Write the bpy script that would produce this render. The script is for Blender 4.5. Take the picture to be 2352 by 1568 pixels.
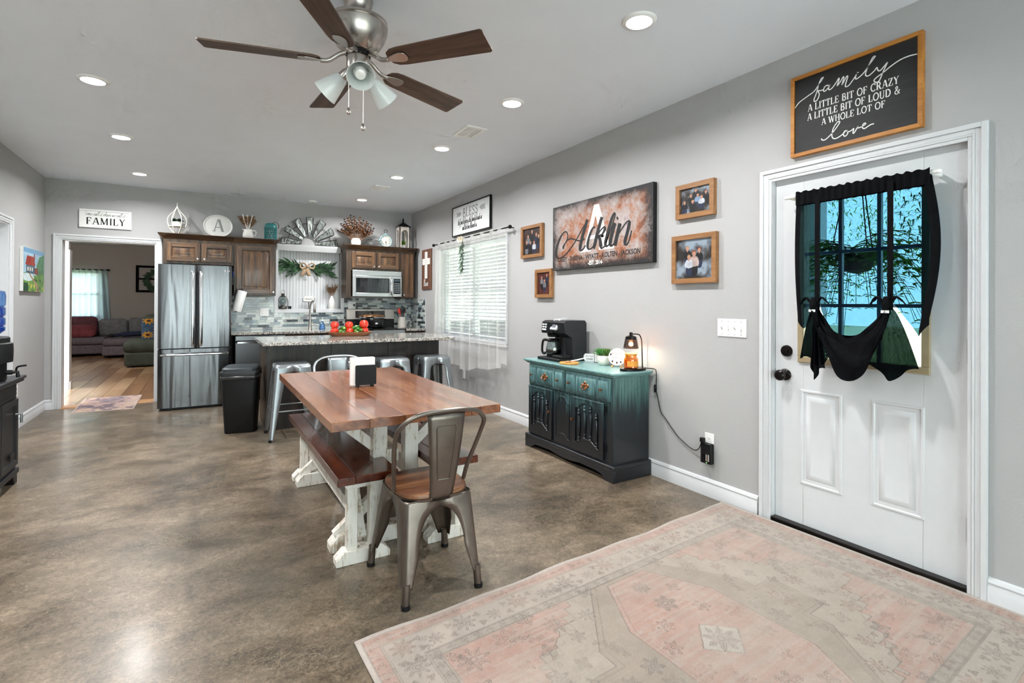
import bpy, math, random
import numpy as np
from mathutils import Matrix, Vector, noise as mnoise
random.seed(7); RNG = np.random.default_rng(11)
for _o in list(bpy.data.objects): bpy.data.objects.remove(_o)
SC = bpy.context.scene; COL = SC.collection
PI = math.pi; R90 = PI / 2
# ------------------------------------------------------------------ camera
XR, YB, XL, H = 2.913, 7.995, -1.605, 2.743        # right wall, back wall, left wall, ceiling
YW = -2.6                                          # wall behind the camera
_f, _cy, _yaw, _pit, _rol, _h = 1168.057, 692.515, math.radians(31.242), math.radians(0.184), math.radians(0.291), 1.288
F = Vector((math.sin(_yaw) * math.cos(_pit), math.cos(_yaw) * math.cos(_pit), math.sin(_pit)))
Rv = Vector((math.cos(_yaw), -math.sin(_yaw), 0)); Uv = Rv.cross(F)
ax = Rv * math.cos(_rol) + Uv * math.sin(_rol); ay = -Rv * math.sin(_rol) + Uv * math.cos(_rol)
cd = bpy.data.cameras.new('camera'); cam = bpy.data.objects.new('camera', cd); COL.objects.link(cam)
cd.sensor_fit = 'HORIZONTAL'; cd.sensor_width = 36; cd.lens = _f / 2352 * 36
cd.shift_y = -(784 - _cy) / 2352; cd.clip_start = 0.05
cam.matrix_world = Matrix(((ax.x, ay.x, -F.x, 0), (ax.y, ay.y, -F.y, 0), (ax.z, ay.z, -F.z, _h), (0, 0, 0, 1)))
SC.camera = cam
# ------------------------------------------------------------------ world and exposure
wd = bpy.data.worlds.new('world'); SC.world = wd; wd.use_nodes = True
bg = wd.node_tree.nodes['Background']; bg.inputs[0].default_value = (1.0, 0.99, 0.985, 1); bg.inputs[1].default_value = 9.0
SC.view_settings.view_transform = 'Standard'; SC.view_settings.look = 'None'
SC.view_settings.exposure = 0.22; SC.view_settings.gamma = 1.0; SC.view_settings.use_curve_mapping = False
CAN_W = 24.0                                        # watts of each recessed light
SC.cycles.max_bounces = 7; SC.cycles.diffuse_bounces = 5; SC.cycles.glossy_bounces = 3
SC.cycles.use_adaptive_sampling = True; SC.cycles.adaptive_threshold = .12; SC.cycles.adaptive_min_samples = 12
SC.cycles.transmission_bounces = 4; SC.cycles.transparent_max_bounces = 12
SC.cycles.caustics_reflective = False; SC.cycles.caustics_refractive = False
SC.cycles.sample_clamp_indirect = 6.0; SC.cycles.use_denoising = True
# ------------------------------------------------------------------ mesh builder
class MB:
    def __init__(s): s.v = []; s.f = []
    def add(s, vs, fs):
        o = len(s.v); s.v += [tuple(p) for p in vs]; s.f += [tuple(i + o for i in q) for q in fs]; return s
    def box(s, x0, x1, y0, y1, z0, z1):
        x0, x1 = min(x0, x1), max(x0, x1); y0, y1 = min(y0, y1), max(y0, y1); z0, z1 = min(z0, z1), max(z0, z1)
        return s.add([(x0, y0, z0), (x1, y0, z0), (x1, y1, z0), (x0, y1, z0), (x0, y0, z1), (x1, y0, z1), (x1, y1, z1), (x0, y1, z1)],
                     [(0, 3, 2, 1), (4, 5, 6, 7), (0, 1, 5, 4), (1, 2, 6, 5), (2, 3, 7, 6), (3, 0, 4, 7)])
    def beam(s, p0, p1, w, h, up=(0, 0, 1)):
        p0 = Vector(p0); p1 = Vector(p1); d = (p1 - p0).normalized(); up = Vector(up)
        if abs(d.dot(up)) > .99: up = Vector((0, 1, 0))
        a = d.cross(up).normalized() * w / 2; b = a.cross(d).normalized() * h / 2
        vs = [p + q for p in (p0, p1) for q in (-a - b, a - b, a + b, -a + b)]
        return s.add(vs, [(0, 1, 2, 3), (7, 6, 5, 4), (0, 4, 5, 1), (1, 5, 6, 2), (2, 6, 7, 3), (3, 7, 4, 0)])
    def tube(s, path, r, n=8, closed=False, caps=True, flat=1.0):
        P = [Vector(p) for p in path]; m = len(P); rr = r if isinstance(r, (list, tuple)) else [r] * m
        T = []
        for i in range(m):
            a = P[(i - 1) % m] if (closed or i > 0) else P[i]; b = P[(i + 1) % m] if (closed or i < m - 1) else P[i]
            T.append((b - a).normalized())
        up = Vector((0, 0, 1)) if abs(T[0].z) < .9 else Vector((0, 1, 0))
        N = (up - T[0] * up.dot(T[0])).normalized(); vs = []
        for i in range(m):
            N = (N - T[i] * N.dot(T[i])).normalized(); Bn = T[i].cross(N)
            for k in range(n):
                t = 2 * PI * k / n
                vs.append(P[i] + N * math.cos(t) * rr[i] * flat + Bn * math.sin(t) * rr[i])
        fs = []
        for i in range(m if closed else m - 1):
            for k in range(n):
                a = i * n + k; b = i * n + (k + 1) % n; c = ((i + 1) % m) * n + (k + 1) % n; d = ((i + 1) % m) * n + k
                fs.append((a, b, c, d))
        if caps and not closed: fs += [tuple(range(n))[::-1], tuple(range((m - 1) * n, m * n))]
        return s.add(vs, fs)
    def lathe(s, prof, c=(0, 0, 0), n=24, sx=1, sy=1, mat=None):
        vs = []; fs = []; m = len(prof)
        for r, z in prof:
            for k in range(n):
                t = 2 * PI * k / n; vs.append((r * math.cos(t) * sx, r * math.sin(t) * sy, z))
        for i in range(m - 1):
            for k in range(n): fs.append((i * n + k, i * n + (k + 1) % n, (i + 1) * n + (k + 1) % n, (i + 1) * n + k))
        if prof[0][0] > 1e-5: fs.append(tuple(range(n))[::-1])
        if prof[-1][0] > 1e-5: fs.append(tuple(range((m - 1) * n, m * n)))
        if mat is not None: vs = [mat @ Vector(p) for p in vs]
        return s.add([(p[0] + c[0], p[1] + c[1], p[2] + c[2]) for p in vs], fs)
    def ball(s, c, rx, ry=None, rz=None, n=12, m=8, mat=None):
        ry = ry or rx; rz = rz or rx
        return s.lathe([(max(1e-6, math.sin(PI * i / m)), -math.cos(PI * i / m)) for i in range(m + 1)], c, n,
                       mat=(mat or Matrix.Identity(3)) @ Matrix.Diagonal((rx, ry, rz)))
    def prism(s, poly, d0, d1, plane='xz'):
        def P(a, b, d): return {'xz': (a, d, b), 'yz': (d, a, b), 'xy': (a, b, d)}[plane]
        n = len(poly)
        vs = [P(a, b, d0) for a, b in poly] + [P(a, b, d1) for a, b in poly]
        return s.add(vs, [tuple(range(n)), tuple(range(n, 2 * n))[::-1]] + [(i, i + n, (i + 1) % n + n, (i + 1) % n) for i in range(n)])
    def grid(s, nu, nv, fn):
        vs = [fn(i / (nu - 1), j / (nv - 1)) for j in range(nv) for i in range(nu)]
        return s.add(vs, [(j * nu + i, j * nu + i + 1, (j + 1) * nu + i + 1, (j + 1) * nu + i) for j in range(nv - 1) for i in range(nu - 1)])
    def ribbon(s, pts, w, y=0.0):
        """flat stroke in the local x-z plane; pts (x,z) or (x,z,width factor)"""
        P = [Vector((p[0], p[1])) for p in pts]; W = [(p[2] if len(p) > 2 else 1) * w / 2 for p in pts]; vs = []; m = len(P)
        for i in range(m):
            d = (P[min(i + 1, m - 1)] - P[max(i - 1, 0)])
            d = d.normalized() if d.length > 1e-9 else Vector((1, 0)); nrm = Vector((-d.y, d.x)) * W[i]
            a = P[i] + nrm; b = P[i] - nrm; vs += [(a.x, y, a.y), (b.x, y, b.y)]
        return s.add(vs, [(2 * i, 2 * i + 1, 2 * i + 3, 2 * i + 2) for i in range(m - 1)])
    def xf(s, M): s.v = [tuple(M @ Vector(p)) for p in s.v]; return s
    def mesh(s, name, sharp=35):
        me = bpy.data.meshes.new(name); me.from_pydata(s.v, [], s.f)
        me.polygons.foreach_set('use_smooth', [True] * len(me.polygons))
        me.validate(); 
        import bmesh
        bm = bmesh.new(); bm.from_mesh(me); bmesh.ops.recalc_face_normals(bm, faces=bm.faces); bm.to_mesh(me); bm.free()
        me.set_sharp_from_angle(angle=math.radians(sharp)); me.update(); return me
    def build(s, name, mat, parent=None, bevel=0, solid=0, label=None, sharp=35, world=False, seg=2, loc=None, kind=None):
        if world and parent is not None:
            t = parent
            while t.parent: t = t.parent
            s.xf(t.matrix_basis.inverted())
        o = bpy.data.objects.new(name, s.mesh(name, sharp)); COL.objects.link(o)
        o.data.materials.append(mat)
        if parent is not None: o.parent = parent
        if loc: o.location = loc
        if solid:
            m = o.modifiers.new('solid', 'SOLIDIFY'); m.thickness = solid; m.offset = 0
        if bevel:
            m = o.modifiers.new('bevel', 'BEVEL'); m.width = bevel; m.segments = seg; m.limit_method = 'ANGLE'; m.angle_limit = math.radians(40)
        if label: o['label'] = label
        if kind: o['kind'] = kind
        return o
def bx(*a): return MB().box(*a)
def tag(o, label=None, cat=None, group=None, kind=None):
    if label: o['label'] = label
    if cat: o['category'] = cat
    if group: o['group'] = group
    if kind: o['kind'] = kind
    return o
def thing(name, label, cat, loc=(0, 0, 0), rz=0, group=None):
    o = bpy.data.objects.new(name, None); COL.objects.link(o); o.empty_display_size = .1
    o.location = loc; o.rotation_euler = (0, 0, rz)
    o.matrix_basis = Matrix.Translation(loc) @ Matrix.Rotation(rz, 4, 'Z')
    return tag(o, label, cat, group)
def struct(name, mb, mat, bevel=0):
    o = mb.build(name, mat, bevel=bevel); o['kind'] = 'structure'; return o
def dup(root, loc, rz, label, group=None):
    r = root.copy(); COL.objects.link(r); r.location = loc; r.rotation_euler = (0, 0, rz); r['label'] = label
    if group: r['group'] = group
    def rec(src, dst):
        for ch in list(src.children):
            c = ch.copy(); COL.objects.link(c); c.parent = dst; c.matrix_parent_inverse = Matrix.Identity(4); rec(ch, c)
    rec(root, r); return r
def cr(pts, n=8, closed=False):
    """Catmull-Rom through points of any dimension"""
    P = [np.array(p, float) for p in pts]; m = len(P); out = []
    rng = range(m) if closed else range(m - 1)
    for i in rng:
        p0 = P[(i - 1) % m] if (closed or i > 0) else 2 * P[0] - P[1]
        p1 = P[i]; p2 = P[(i + 1) % m]; p3 = P[(i + 2) % m] if (closed or i < m - 2) else 2 * P[m - 1] - P[m - 2]
        for k in range(n):
            t = k / n
            out.append(tuple(.5 * (2 * p1 + (p2 - p0) * t + (2 * p0 - 5 * p1 + 4 * p2 - p3) * t * t + (3 * p1 - p0 - 3 * p2 + p3) * t ** 3)))
    if not closed: out.append(tuple(P[-1]))
    return out
def arc(cx, cz, rx, rz, a0, a1, n=12):
    return [(cx + rx * math.cos(math.radians(a0 + (a1 - a0) * i / n)), cz + rz * math.sin(math.radians(a0 + (a1 - a0) * i / n))) for i in range(n + 1)]
# ------------------------------------------------------------------ materials
def s2l(c):
    if isinstance(c, str): c = [int(c[i:i + 2], 16) / 255 for i in (0, 2, 4)]
    return tuple(x / 12.92 if x <= .04045 else ((x + .055) / 1.055) ** 2.4 for x in c) + (1,)
class NT:
    def __init__(s, name):
        s.m = bpy.data.materials.new(name); s.m.use_nodes = True; s.n = s.m.node_tree.nodes; s.l = s.m.node_tree.links
        s.b = s.n['Principled BSDF']; s.out = s.n['Material Output']; s._co = None
    def node(s, t, **k):
        q = s.n.new(t)
        for a, b in k.items(): setattr(q, a, b)
        return q
    def co(s, scale=(1, 1, 1), rot=(0, 0, 0), which='Object', loc=(0, 0, 0)):
        if s._co is None: s._co = s.node('ShaderNodeTexCoord')
        m = s.node('ShaderNodeMapping'); m.inputs['Scale'].default_value = scale; m.inputs['Rotation'].default_value = rot; m.inputs['Location'].default_value = loc
        s.l.new(s._co.outputs[which], m.inputs['Vector']); return m.outputs['Vector']
    def noise(s, scale, detail=4, rough=.55, dist=0, vec=None):
        q = s.node('ShaderNodeTexNoise'); q.inputs['Scale'].default_value = scale; q.inputs['Detail'].default_value = detail
        q.inputs['Roughness'].default_value = rough; q.inputs['Distortion'].default_value = dist
        if vec is None: vec = s.co()
        s.l.new(vec, q.inputs['Vector']); return q.outputs['Fac']
    def ramp(s, fac, stops, interp='LINEAR'):
        q = s.node('ShaderNodeValToRGB'); q.color_ramp.interpolation = interp; e = q.color_ramp.elements
        while len(e) < len(stops): e.new(.5)
        for i, (p, c) in enumerate(stops):
            e[i].position = p; e[i].color = s2l(c) if not isinstance(c, float) else (c, c, c, 1)
        s.l.new(fac, q.inputs['Fac']); return q.outputs['Color']
    def mix(s, fac, a, b, blend='MIX'):
        q = s.node('ShaderNodeMix', data_type='RGBA', blend_type=blend)
        for sock, val in ((q.inputs[0], fac), (q.inputs[6], a), (q.inputs[7], b)):
            if hasattr(val, 'is_output'): s.l.new(val, sock)
            elif isinstance(val, (int, float)): sock.default_value = val
            else: sock.default_value = s2l(val)
        return q.outputs[2]
    def math(s, op, a, b=0.0, c=None):
        q = s.node('ShaderNodeMath', operation=op)
        for i, val in enumerate((a, b) + ((c,) if c is not None else ())):
            if hasattr(val, 'is_output'): s.l.new(val, q.inputs[i])
            else: q.inputs[i].default_value = val
        return q.outputs[0]
    def bump(s, h, strength=.2, dist=.002):
        q = s.node('ShaderNodeBump'); q.inputs['Strength'].default_value = strength; q.inputs['Distance'].default_value = dist
        s.l.new(h, q.inputs['Height']); s.l.new(q.outputs[0], s.b.inputs['Normal'])
    def set(s, **k):
        names = dict(col='Base Color', rough='Roughness', metal='Metallic', spec='Specular IOR Level', coat='Coat Weight', coatr='Coat Roughness', trans='Transmission Weight',
                     alpha='Alpha', ior='IOR', emit='Emission Color', estr='Emission Strength', aniso='Anisotropic', sheen='Sheen Weight')
        for a, v in k.items():
            so = s.b.inputs[names[a]]
            if hasattr(v, 'is_output'): s.l.new(v, so)
            elif a in ('col', 'emit'): so.default_value = s2l(v)
            else: so.default_value = v
        return s
def M(name, col, rough=.5, **k):
    """plain material with a little procedural tone variation and fine relief"""
    t = NT(name); var = k.pop('var', .06); sc = k.pop('vs', 14); bmp = k.pop('bump', 0)
    c = s2l(col); n = t.noise(sc, 3)
    hi = tuple(min(1, x * (1 + var) + .002) for x in c[:3]); lo = tuple(x * (1 - var) for x in c[:3])
    q = t.node('ShaderNodeValToRGB'); q.color_ramp.elements[0].color = lo + (1,); q.color_ramp.elements[1].color = hi + (1,)
    q.color_ramp.elements[0].position = .3; q.color_ramp.elements[1].position = .7
    t.l.new(n, q.inputs['Fac']); t.set(col=q.outputs['Color'], rough=rough, **k)
    if bmp: t.bump(t.noise(sc * 8, 2), bmp, .001)
    return t.m
def wood(name, stops, axis=0, scale=1.0, rough=.4, coat=0, bump=.15, knots=False, stretch=14, **k):
    t = NT(name); sc = [stretch * scale] * 3; sc[axis] = 1.1 * scale
    oi = t.node('ShaderNodeObjectInfo')
    def jit(vec):
        q = t.node('ShaderNodeVectorMath', operation='ADD'); t.l.new(vec, q.inputs[0]); w_ = t.math('MULTIPLY', oi.outputs['Random'], 37.0); t.l.new(w_, q.inputs[1]); return q.outputs[0]
    v = jit(t.co(tuple(sc))); n = t.noise(1.6, 5, .62, 1.2, v)
    w = t.node('ShaderNodeTexWave', wave_type='BANDS', bands_direction='XYZ'[(axis + 1) % 3]); w.inputs['Scale'].default_value = .16
    w.inputs['Distortion'].default_value = 14; w.inputs['Detail'].default_value = 3; w.inputs['Detail Scale'].default_value = .7; t.l.new(v, w.inputs['Vector'])
    f = t.math('ADD', t.math('MULTIPLY', n, .84), t.math('MULTIPLY', w.outputs['Fac'], .16))
    col = t.ramp(f, stops)
    if knots:
        kv = [5 * scale] * 3; kv[axis] = 2.2 * scale
        vo = t.node('ShaderNodeTexVoronoi'); vo.inputs['Scale'].default_value = 1.0; t.l.new(jit(t.co(tuple(kv))), vo.inputs['Vector'])
        km = t.ramp(vo.outputs['Distance'], [(0.03, 1.0), (.13, 0.0)]); col = t.mix(km, col, stops[0][1])
    fine = [160 * scale] * 3; fine[axis] = 6 * scale
    fn = t.noise(1.0, 3, .6, 0, t.co(tuple(fine)))
    col = t.mix(t.math('MULTIPLY', fn, .35), col, stops[0][1])
    t.set(col=col, rough=rough, coat=coat, coatr=.12, **k)
    if bump: t.bump(fn, bump, .0015)
    return t.m
def steel(name, col='B9BBBC', rough=.28, axis=2, **k):
    t = NT(name); sc = [260] * 3; sc[axis] = 3
    n = t.noise(1, 3, .6, 0, t.co(tuple(sc)))
    b = t.noise(3.0, 3)
    t.set(col=t.mix(t.math('MULTIPLY', n, .25), col, '8A8C8E'), metal=1.0, rough=t.math('ADD', t.math('MULTIPLY', n, .12), rough), **k)
    h = t.math('ADD', t.math('MULTIPLY', b, 1.0), t.math('MULTIPLY', n, .02)); t.bump(h, k.get('bs', .06), .01)
    return t.m
def vcol(name, rough=.6, fine=0, **k):
    """flat print: colours come from the mesh's own colour attribute"""
    t = NT(name); a = t.node('ShaderNodeVertexColor', layer_name='print'); c = a.outputs['Color']
    if fine: c = t.mix(t.math('MULTIPLY', t.noise(fine, 3), .22), c, 'C9B8A8')
    t.set(col=c, rough=rough, **k)
    if fine: t.bump(t.noise(fine * 2, 2), .4, .001)
    return t.m
def paint(o, img):
    """img: HxWx3 sRGB 0..1, one value per grid vertex (row 0 = v 0)"""
    a = o.data.color_attributes.new('print', 'FLOAT_COLOR', 'POINT')
    c = np.clip(img.reshape(-1, 3), 0, 1); lin = np.where(c <= .04045, c / 12.92, ((c + .055) / 1.055) ** 2.4)
    a.data.foreach_set('color', np.concatenate([lin, np.ones((len(lin), 1))], 1).astype(np.float32).ravel())
def vnoise(h, w, sc, seed=0, oct=3):
    r = np.random.default_rng(seed); out = np.zeros((h, w)); amp = 1; tot = 0
    for k in range(oct):
        gh, gw = max(2, int(h / sc * 2 ** k) + 2), max(2, int(w / sc * 2 ** k) + 2); g = r.random((gh, gw))
        y = np.linspace(0, gh - 1.001, h); x = np.linspace(0, gw - 1.001, w); yi = y.astype(int); xi = x.astype(int)
        fy = (y - yi)[:, None]; fx = (x - xi)[None]; fy = fy * fy * (3 - 2 * fy); fx = fx * fx * (3 - 2 * fx)
        a = g[yi][:, xi]; b = g[yi][:, xi + 1]; c = g[yi + 1][:, xi]; d = g[yi + 1][:, xi + 1]
        out += amp * ((a * (1 - fx) + b * fx) * (1 - fy) + (c * (1 - fx) + d * fx) * fy); tot += amp; amp *= .5
    return out / tot
MAT = {}
def wallmat(name, col, bump=.25, sc=130):
    t = NT(name); n = t.noise(sc, 4, .6); m = t.noise(2.5, 3)
    t.set(col=t.mix(t.math('MULTIPLY', m, .12), col, 'A8A8A8'), rough=.62, spec=.3); t.bump(n, bump, .003); return t.m
MAT['wall'] = wallmat('wall_paint', 'B0B0B0')
MAT['ceil'] = wallmat('ceiling_paint', 'EEF4FC', .35, 26)
MAT['taupe'] = wallmat('taupe_paint', 'A8A19A')
MAT['trim'] = M('trim_white', 'D2D4D6', .38, var=.015)
MAT['white'] = M('white_plastic', 'EEEEEC', .35, var=.015)
MAT['ceramic'] = M('white_ceramic', 'F0EEEA', .2, var=.02, coat=.4)
MAT['black'] = M('black_plastic', '0E1012', .42, var=.1, spec=.3)
MAT['blackmetal'] = M('black_metal', '17181A', .4, metal=.6, var=.1)
MAT['bronze'] = M('dark_bronze', '1B1715', .3, metal=.7, var=.1)
MAT['brass'] = M('copper_brass', 'B07A55', .28, metal=1.0, var=.1)
MAT['nickel'] = steel('brushed_nickel', 'B5AEA8', .24)
MAT['chrome'] = M('chrome', 'D8DADC', .12, metal=1.0, var=.03)
def fridge_steel():
    t = NT('stainless_fridge'); n = t.noise(1, 3, .6, 0, t.co((220, 220, 2))); wv = t.noise(1, 2, .5, .8, t.co((6, 6, .42)))
    t.set(col=t.mix(t.math('MULTIPLY', n, .12), '68696B', '555759'), metal=1.0, rough=t.math('ADD', t.math('MULTIPLY', n, .05), .18)); t.bump(wv, .30, .035); return t.m
MAT['steel'] = fridge_steel()
MAT['galv'] = M('galvanised_grey', '9AA0A4', .32, metal=.85, var=.12, vs=7)
MAT['gunmetal'] = M('brushed_gunmetal', '787069', .33, metal=.95, var=.16, vs=9)
MAT['oak'] = wood('dark_oak', [(.28, '2A1D14'), (.5, '5A3F29'), (.72, '8A6541')], axis=2, scale=1.3, rough=.38, coat=.25)
MAT['oakh'] = wood('dark_oak_rail', [(.28, '2A1D14'), (.5, '523A27'), (.72, '7E5C3C')], axis=0, scale=1.3, rough=.38, coat=.25)
MAT['oakdark'] = wood('dark_oak_frame', [(.28, '231A14'), (.5, '40301F'), (.75, '5D4731')], axis=2, scale=1.3, rough=.42, coat=.15)
MAT['espresso'] = wood('espresso_oak', [(.25, '121011'), (.5, '272220'), (.8, '4A3D33')], axis=2, scale=1.0, rough=.4, coat=.15)
MAT['tabletop'] = wood('stained_pine', [(.24, '47220F'), (.42, '774529'), (.56, '8F5A3A'), (.78, 'AE7B55')], axis=1, scale=1.0, rough=.24, coat=.5, knots=True, bump=.05)
MAT['tabledark'] = wood('stained_pine_end', [(.2, '2E0F08'), (.5, '55200F'), (.8, '7A3A1C')], axis=0, scale=1.0, rough=.28, coat=.4)
MAT['bench'] = wood('dark_stained_pine', [(.2, '2B0E06'), (.5, '4E1D0B'), (.8, '7E3A16')], axis=1, scale=.9, rough=.25, coat=.5, bump=.05)
MAT['seatwood'] = wood('elm_seat', [(.3, '3E2212'), (.5, '70452A'), (.7, '9C6C44')], axis=0, scale=.8, rough=.42, coat=.2)
def chalk():
    t = NT('distressed_white_paint'); n = t.noise(9, 6, .65); g = t.noise(1, 4, .6, .5, t.co((60, 60, 7)))
    f = t.math('MULTIPLY', n, g); t.set(col=t.ramp(f, [(.14, 'A9957C'), (.22, 'E2DED5'), (.6, 'F0EEE8')]), rough=.55); t.bump(g, .15, .002); return t.m
MAT['chalk'] = chalk()
MAT['framewood'] = wood('light_oak_frame', [(.25, '785030'), (.55, '9C7044'), (.85, 'B58A5C')], axis=0, scale=2, rough=.45)
MAT['framegold'] = wood('honey_pine_frame', [(.25, '8F5518'), (.55, 'C0802E'), (.85, 'D79C48')], axis=0, scale=2, rough=.45)
MAT['fanblade'] = wood('walnut_blade', [(.25, '2F2019'), (.5, '523B2E'), (.8, '755846')], axis=0, scale=2.0, rough=.45)
def granite():
    t = NT('granite'); v = t.node('ShaderNodeTexVoronoi'); v.inputs['Scale'].default_value = 85; t.l.new(t.co(), v.inputs['Vector'])
    n = t.noise(38, 5, .7); c1 = t.ramp(v.outputs['Color'], [(.0, '161514'), (.30, '4A4744'), (.46, 'A39C92'), (.72, 'CFCAC2')], 'CONSTANT')
    t.set(col=t.mix(t.ramp(n, [(.40, 1.0), (.62, .35)]), 'C4BFB8', c1), rough=.12, coat=.5, coatr=.05); return t.m
MAT['granite'] = granite()
def concrete():
    t = NT('stained_concrete'); a = t.noise(1.3, 5, .66, .4); st = t.noise(3.2, 7, .72, .9, t.co((1.0, 1.5, 1), (0, 0, .45)))
    fine = t.noise(42, 4, .75, 1.2); f = t.math('ADD', t.math('MULTIPLY', a, .36), t.math('ADD', t.math('MULTIPLY', st, .32), t.math('MULTIPLY', fine, .32)))
    base = t.ramp(f, [(.36, '2F2821'), (.44, '4F4538'), (.50, '685B4B'), (.56, '7F705E'), (.64, 'A6957F')])
    cool = t.noise(.55, 4); base = t.mix(t.ramp(cool, [(.50, 0.0), (.66, .5)]), base, '57574F')
    wv = t.node('ShaderNodeTexNoise'); wv.inputs['Scale'].default_value = 9; wv.inputs['Detail'].default_value = 4; t.l.new(t.co(), wv.inputs['Vector'])
    ml = t.mix(.16, t.co(), wv.outputs['Color'])
    for sc, lo, amt in ((30, .50, .45), (60, .44, .35)):
        vo = t.node('ShaderNodeTexVoronoi', feature='DISTANCE_TO_EDGE'); vo.inputs['Scale'].default_value = sc; t.l.new(ml, vo.inputs['Vector'])
        vein = t.math('MULTIPLY', t.ramp(vo.outputs['Distance'], [(0, 1.0), (.05, 0.0)]), t.ramp(t.noise(2.1 + sc / 40, 4), [(lo, 0.0), (lo + .14, amt)])); base = t.mix(vein, base, 'A39584')
    t.set(col=base, rough=t.ramp(t.noise(2.6, 6), [(.3, .26), (.7, .42)]), coat=.2, coatr=.18, spec=.5); t.bump(t.math('ADD', st, t.math('MULTIPLY', fine, .4)), .10, .004); return t.m
MAT['concrete'] = concrete()
def hutchpaint(side=False):
    """teal paint brushed down over near-black: a drip gradient with ragged streaks"""
    t = NT('teal_to_navy_paint' + ('_side' if side else '')); g = t.node('ShaderNodeSeparateXYZ'); t.l.new(t.co(), g.inputs[0])
    st = t.noise(1, 5, .65, .3, t.co((46, 46, 3.2))); st2 = t.noise(1, 3, .6, .3, t.co((130, 130, 5)))
    z = t.math('ADD', g.outputs['Z'], t.math('MULTIPLY', t.math('SUBTRACT', st, .5), .62)); z = t.math('ADD', z, t.math('MULTIPLY', t.math('SUBTRACT', st2, .5), .12))
    col = t.ramp(z, [(.36, '11161C'), (.47, '18272D'), (.55, '345154'), (.66, '507678'), (.80, '7AA3A4')])
    if side:
        col = t.ramp(z, [(.36, '1A1E23'), (.50, '1D292D'), (.58, '345050'), (.68, '4F7472'), (.80, '658A86')])
    rub = t.noise(1, 4, .7, 0, t.co((20, 20, 60))); col = t.mix(t.ramp(rub, [(.56, 0.0), (.72, .35)]), col, '0F1418')
    t.set(col=col, rough=.36, coat=.25, coatr=.2); return t.m
MAT['hutch'] = hutchpaint(); MAT['hutchside'] = hutchpaint(True)
MAT['hutchdark'] = M('navy_black_paint', '14181E', .36, coat=.25, var=.15)
def teal_top():
    t = NT('teal_top_paint'); n = t.noise(1, 5, .6, .3, t.co((50, 4, 50)))
    t.set(col=t.ramp(n, [(.25, '557B7B'), (.5, '749C9B'), (.8, '90B4B2')]), rough=.34, coat=.3, coatr=.2); return t.m
MAT['tealtop'] = teal_top()
def glassmat(name, col='FFFFFF', rough=0.0, alpha=.12):
    t = NT(name); t.n.remove(t.b); g = t.node('ShaderNodeBsdfGlossy'); g.inputs['Roughness'].default_value = rough
    tr = t.node('ShaderNodeBsdfTransparent'); tr.inputs[0].default_value = s2l(col); mx = t.node('ShaderNodeMixShader'); fr = t.node('ShaderNodeLayerWeight'); fr.inputs[0].default_value = .5
    t.l.new(t.math('ADD', t.math('MULTIPLY', t.math('POWER', fr.outputs['Facing'], 4.0), .55), alpha), mx.inputs[0]); t.l.new(tr.outputs[0], mx.inputs[1]); t.l.new(g.outputs[0], mx.inputs[2]); t.l.new(mx.outputs[0], t.out.inputs[0]); return t.m
MAT['glass'] = glassmat('window_glass', 'F2FAFA', 0, .06)
MAT['jarglass'] = glassmat('clear_glass', 'E8EEEE', 0, .12)
MAT['blueglass'] = glassmat('blue_water_bottle', 'A6CBF4', .05, .16)
MAT['soapglass'] = glassmat('blue_soap_bottle', '9CC6E8', .05, .14)
def sheer(name, col, transp, weave=900, tint='FFFFFF'):
    t = NT(name); t.n.remove(t.b); d = t.node('ShaderNodeBsdfDiffuse'); tl = t.node('ShaderNodeBsdfTranslucent'); tr = t.node('ShaderNodeBsdfTransparent')
    d.inputs[0].default_value = s2l(col); tl.inputs[0].default_value = s2l(col); tr.inputs[0].default_value = s2l(tint)
    m1 = t.node('ShaderNodeMixShader'); m1.inputs[0].default_value = .5; t.l.new(d.outputs[0], m1.inputs[1]); t.l.new(tl.outputs[0], m1.inputs[2])
    m2 = t.node('ShaderNodeMixShader'); n = t.noise(weave, 2)
    t.l.new(t.math('ADD', t.math('MULTIPLY', t.math('SUBTRACT', n, .5), .25), transp), m2.inputs[0]); t.l.new(m1.outputs[0], m2.inputs[1]); t.l.new(tr.outputs[0], m2.inputs[2]); t.l.new(m2.outputs[0], t.out.inputs[0]); return t.m
MAT['sheerwhite'] = sheer('sheer_white_voile', 'F4F4F2', .62)
MAT['sheernavy'] = sheer('sheer_black_navy_voile', '07080C', .13, 700, '91D9FF')
MAT['navycloth'] = M('black_navy_cloth', '07080C', .9, var=.15, bump=.3, spec=.12)
MAT['leaf'] = M('leaf_green', '2E5A30', .5, var=.35, vs=20)
MAT['leafdark'] = M('dark_leaf_green', '26422B', .5, var=.35, vs=20)
MAT['succulent'] = M('succulent_green', '4C8A45', .45, var=.35, vs=30)
MAT['fern'] = sheer('fern_leaf', '6E9E3C', .0, 30)
MAT['dried'] = M('dried_brown', '8A5E38', .8, var=.4, vs=30)
MAT['pampas'] = M('pampas_tan', 'A88A68', .9, var=.3, vs=40)
MAT['burlap'] = M('burlap', 'B79A7C', .9, var=.25, vs=60, bump=.5)
MAT['tealmetal'] = M('teal_enamel', '2F7F82', .35, var=.2)
MAT['wicker'] = M('white_metal', 'E6E4DC', .4, var=.05)
def emis(name, col, s):
    t = NT(name); t.set(col='FFFFFF', emit=col, estr=s); return t.m
MAT['lens'] = emis('lit_lens', 'FFFFFF', 14)
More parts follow.
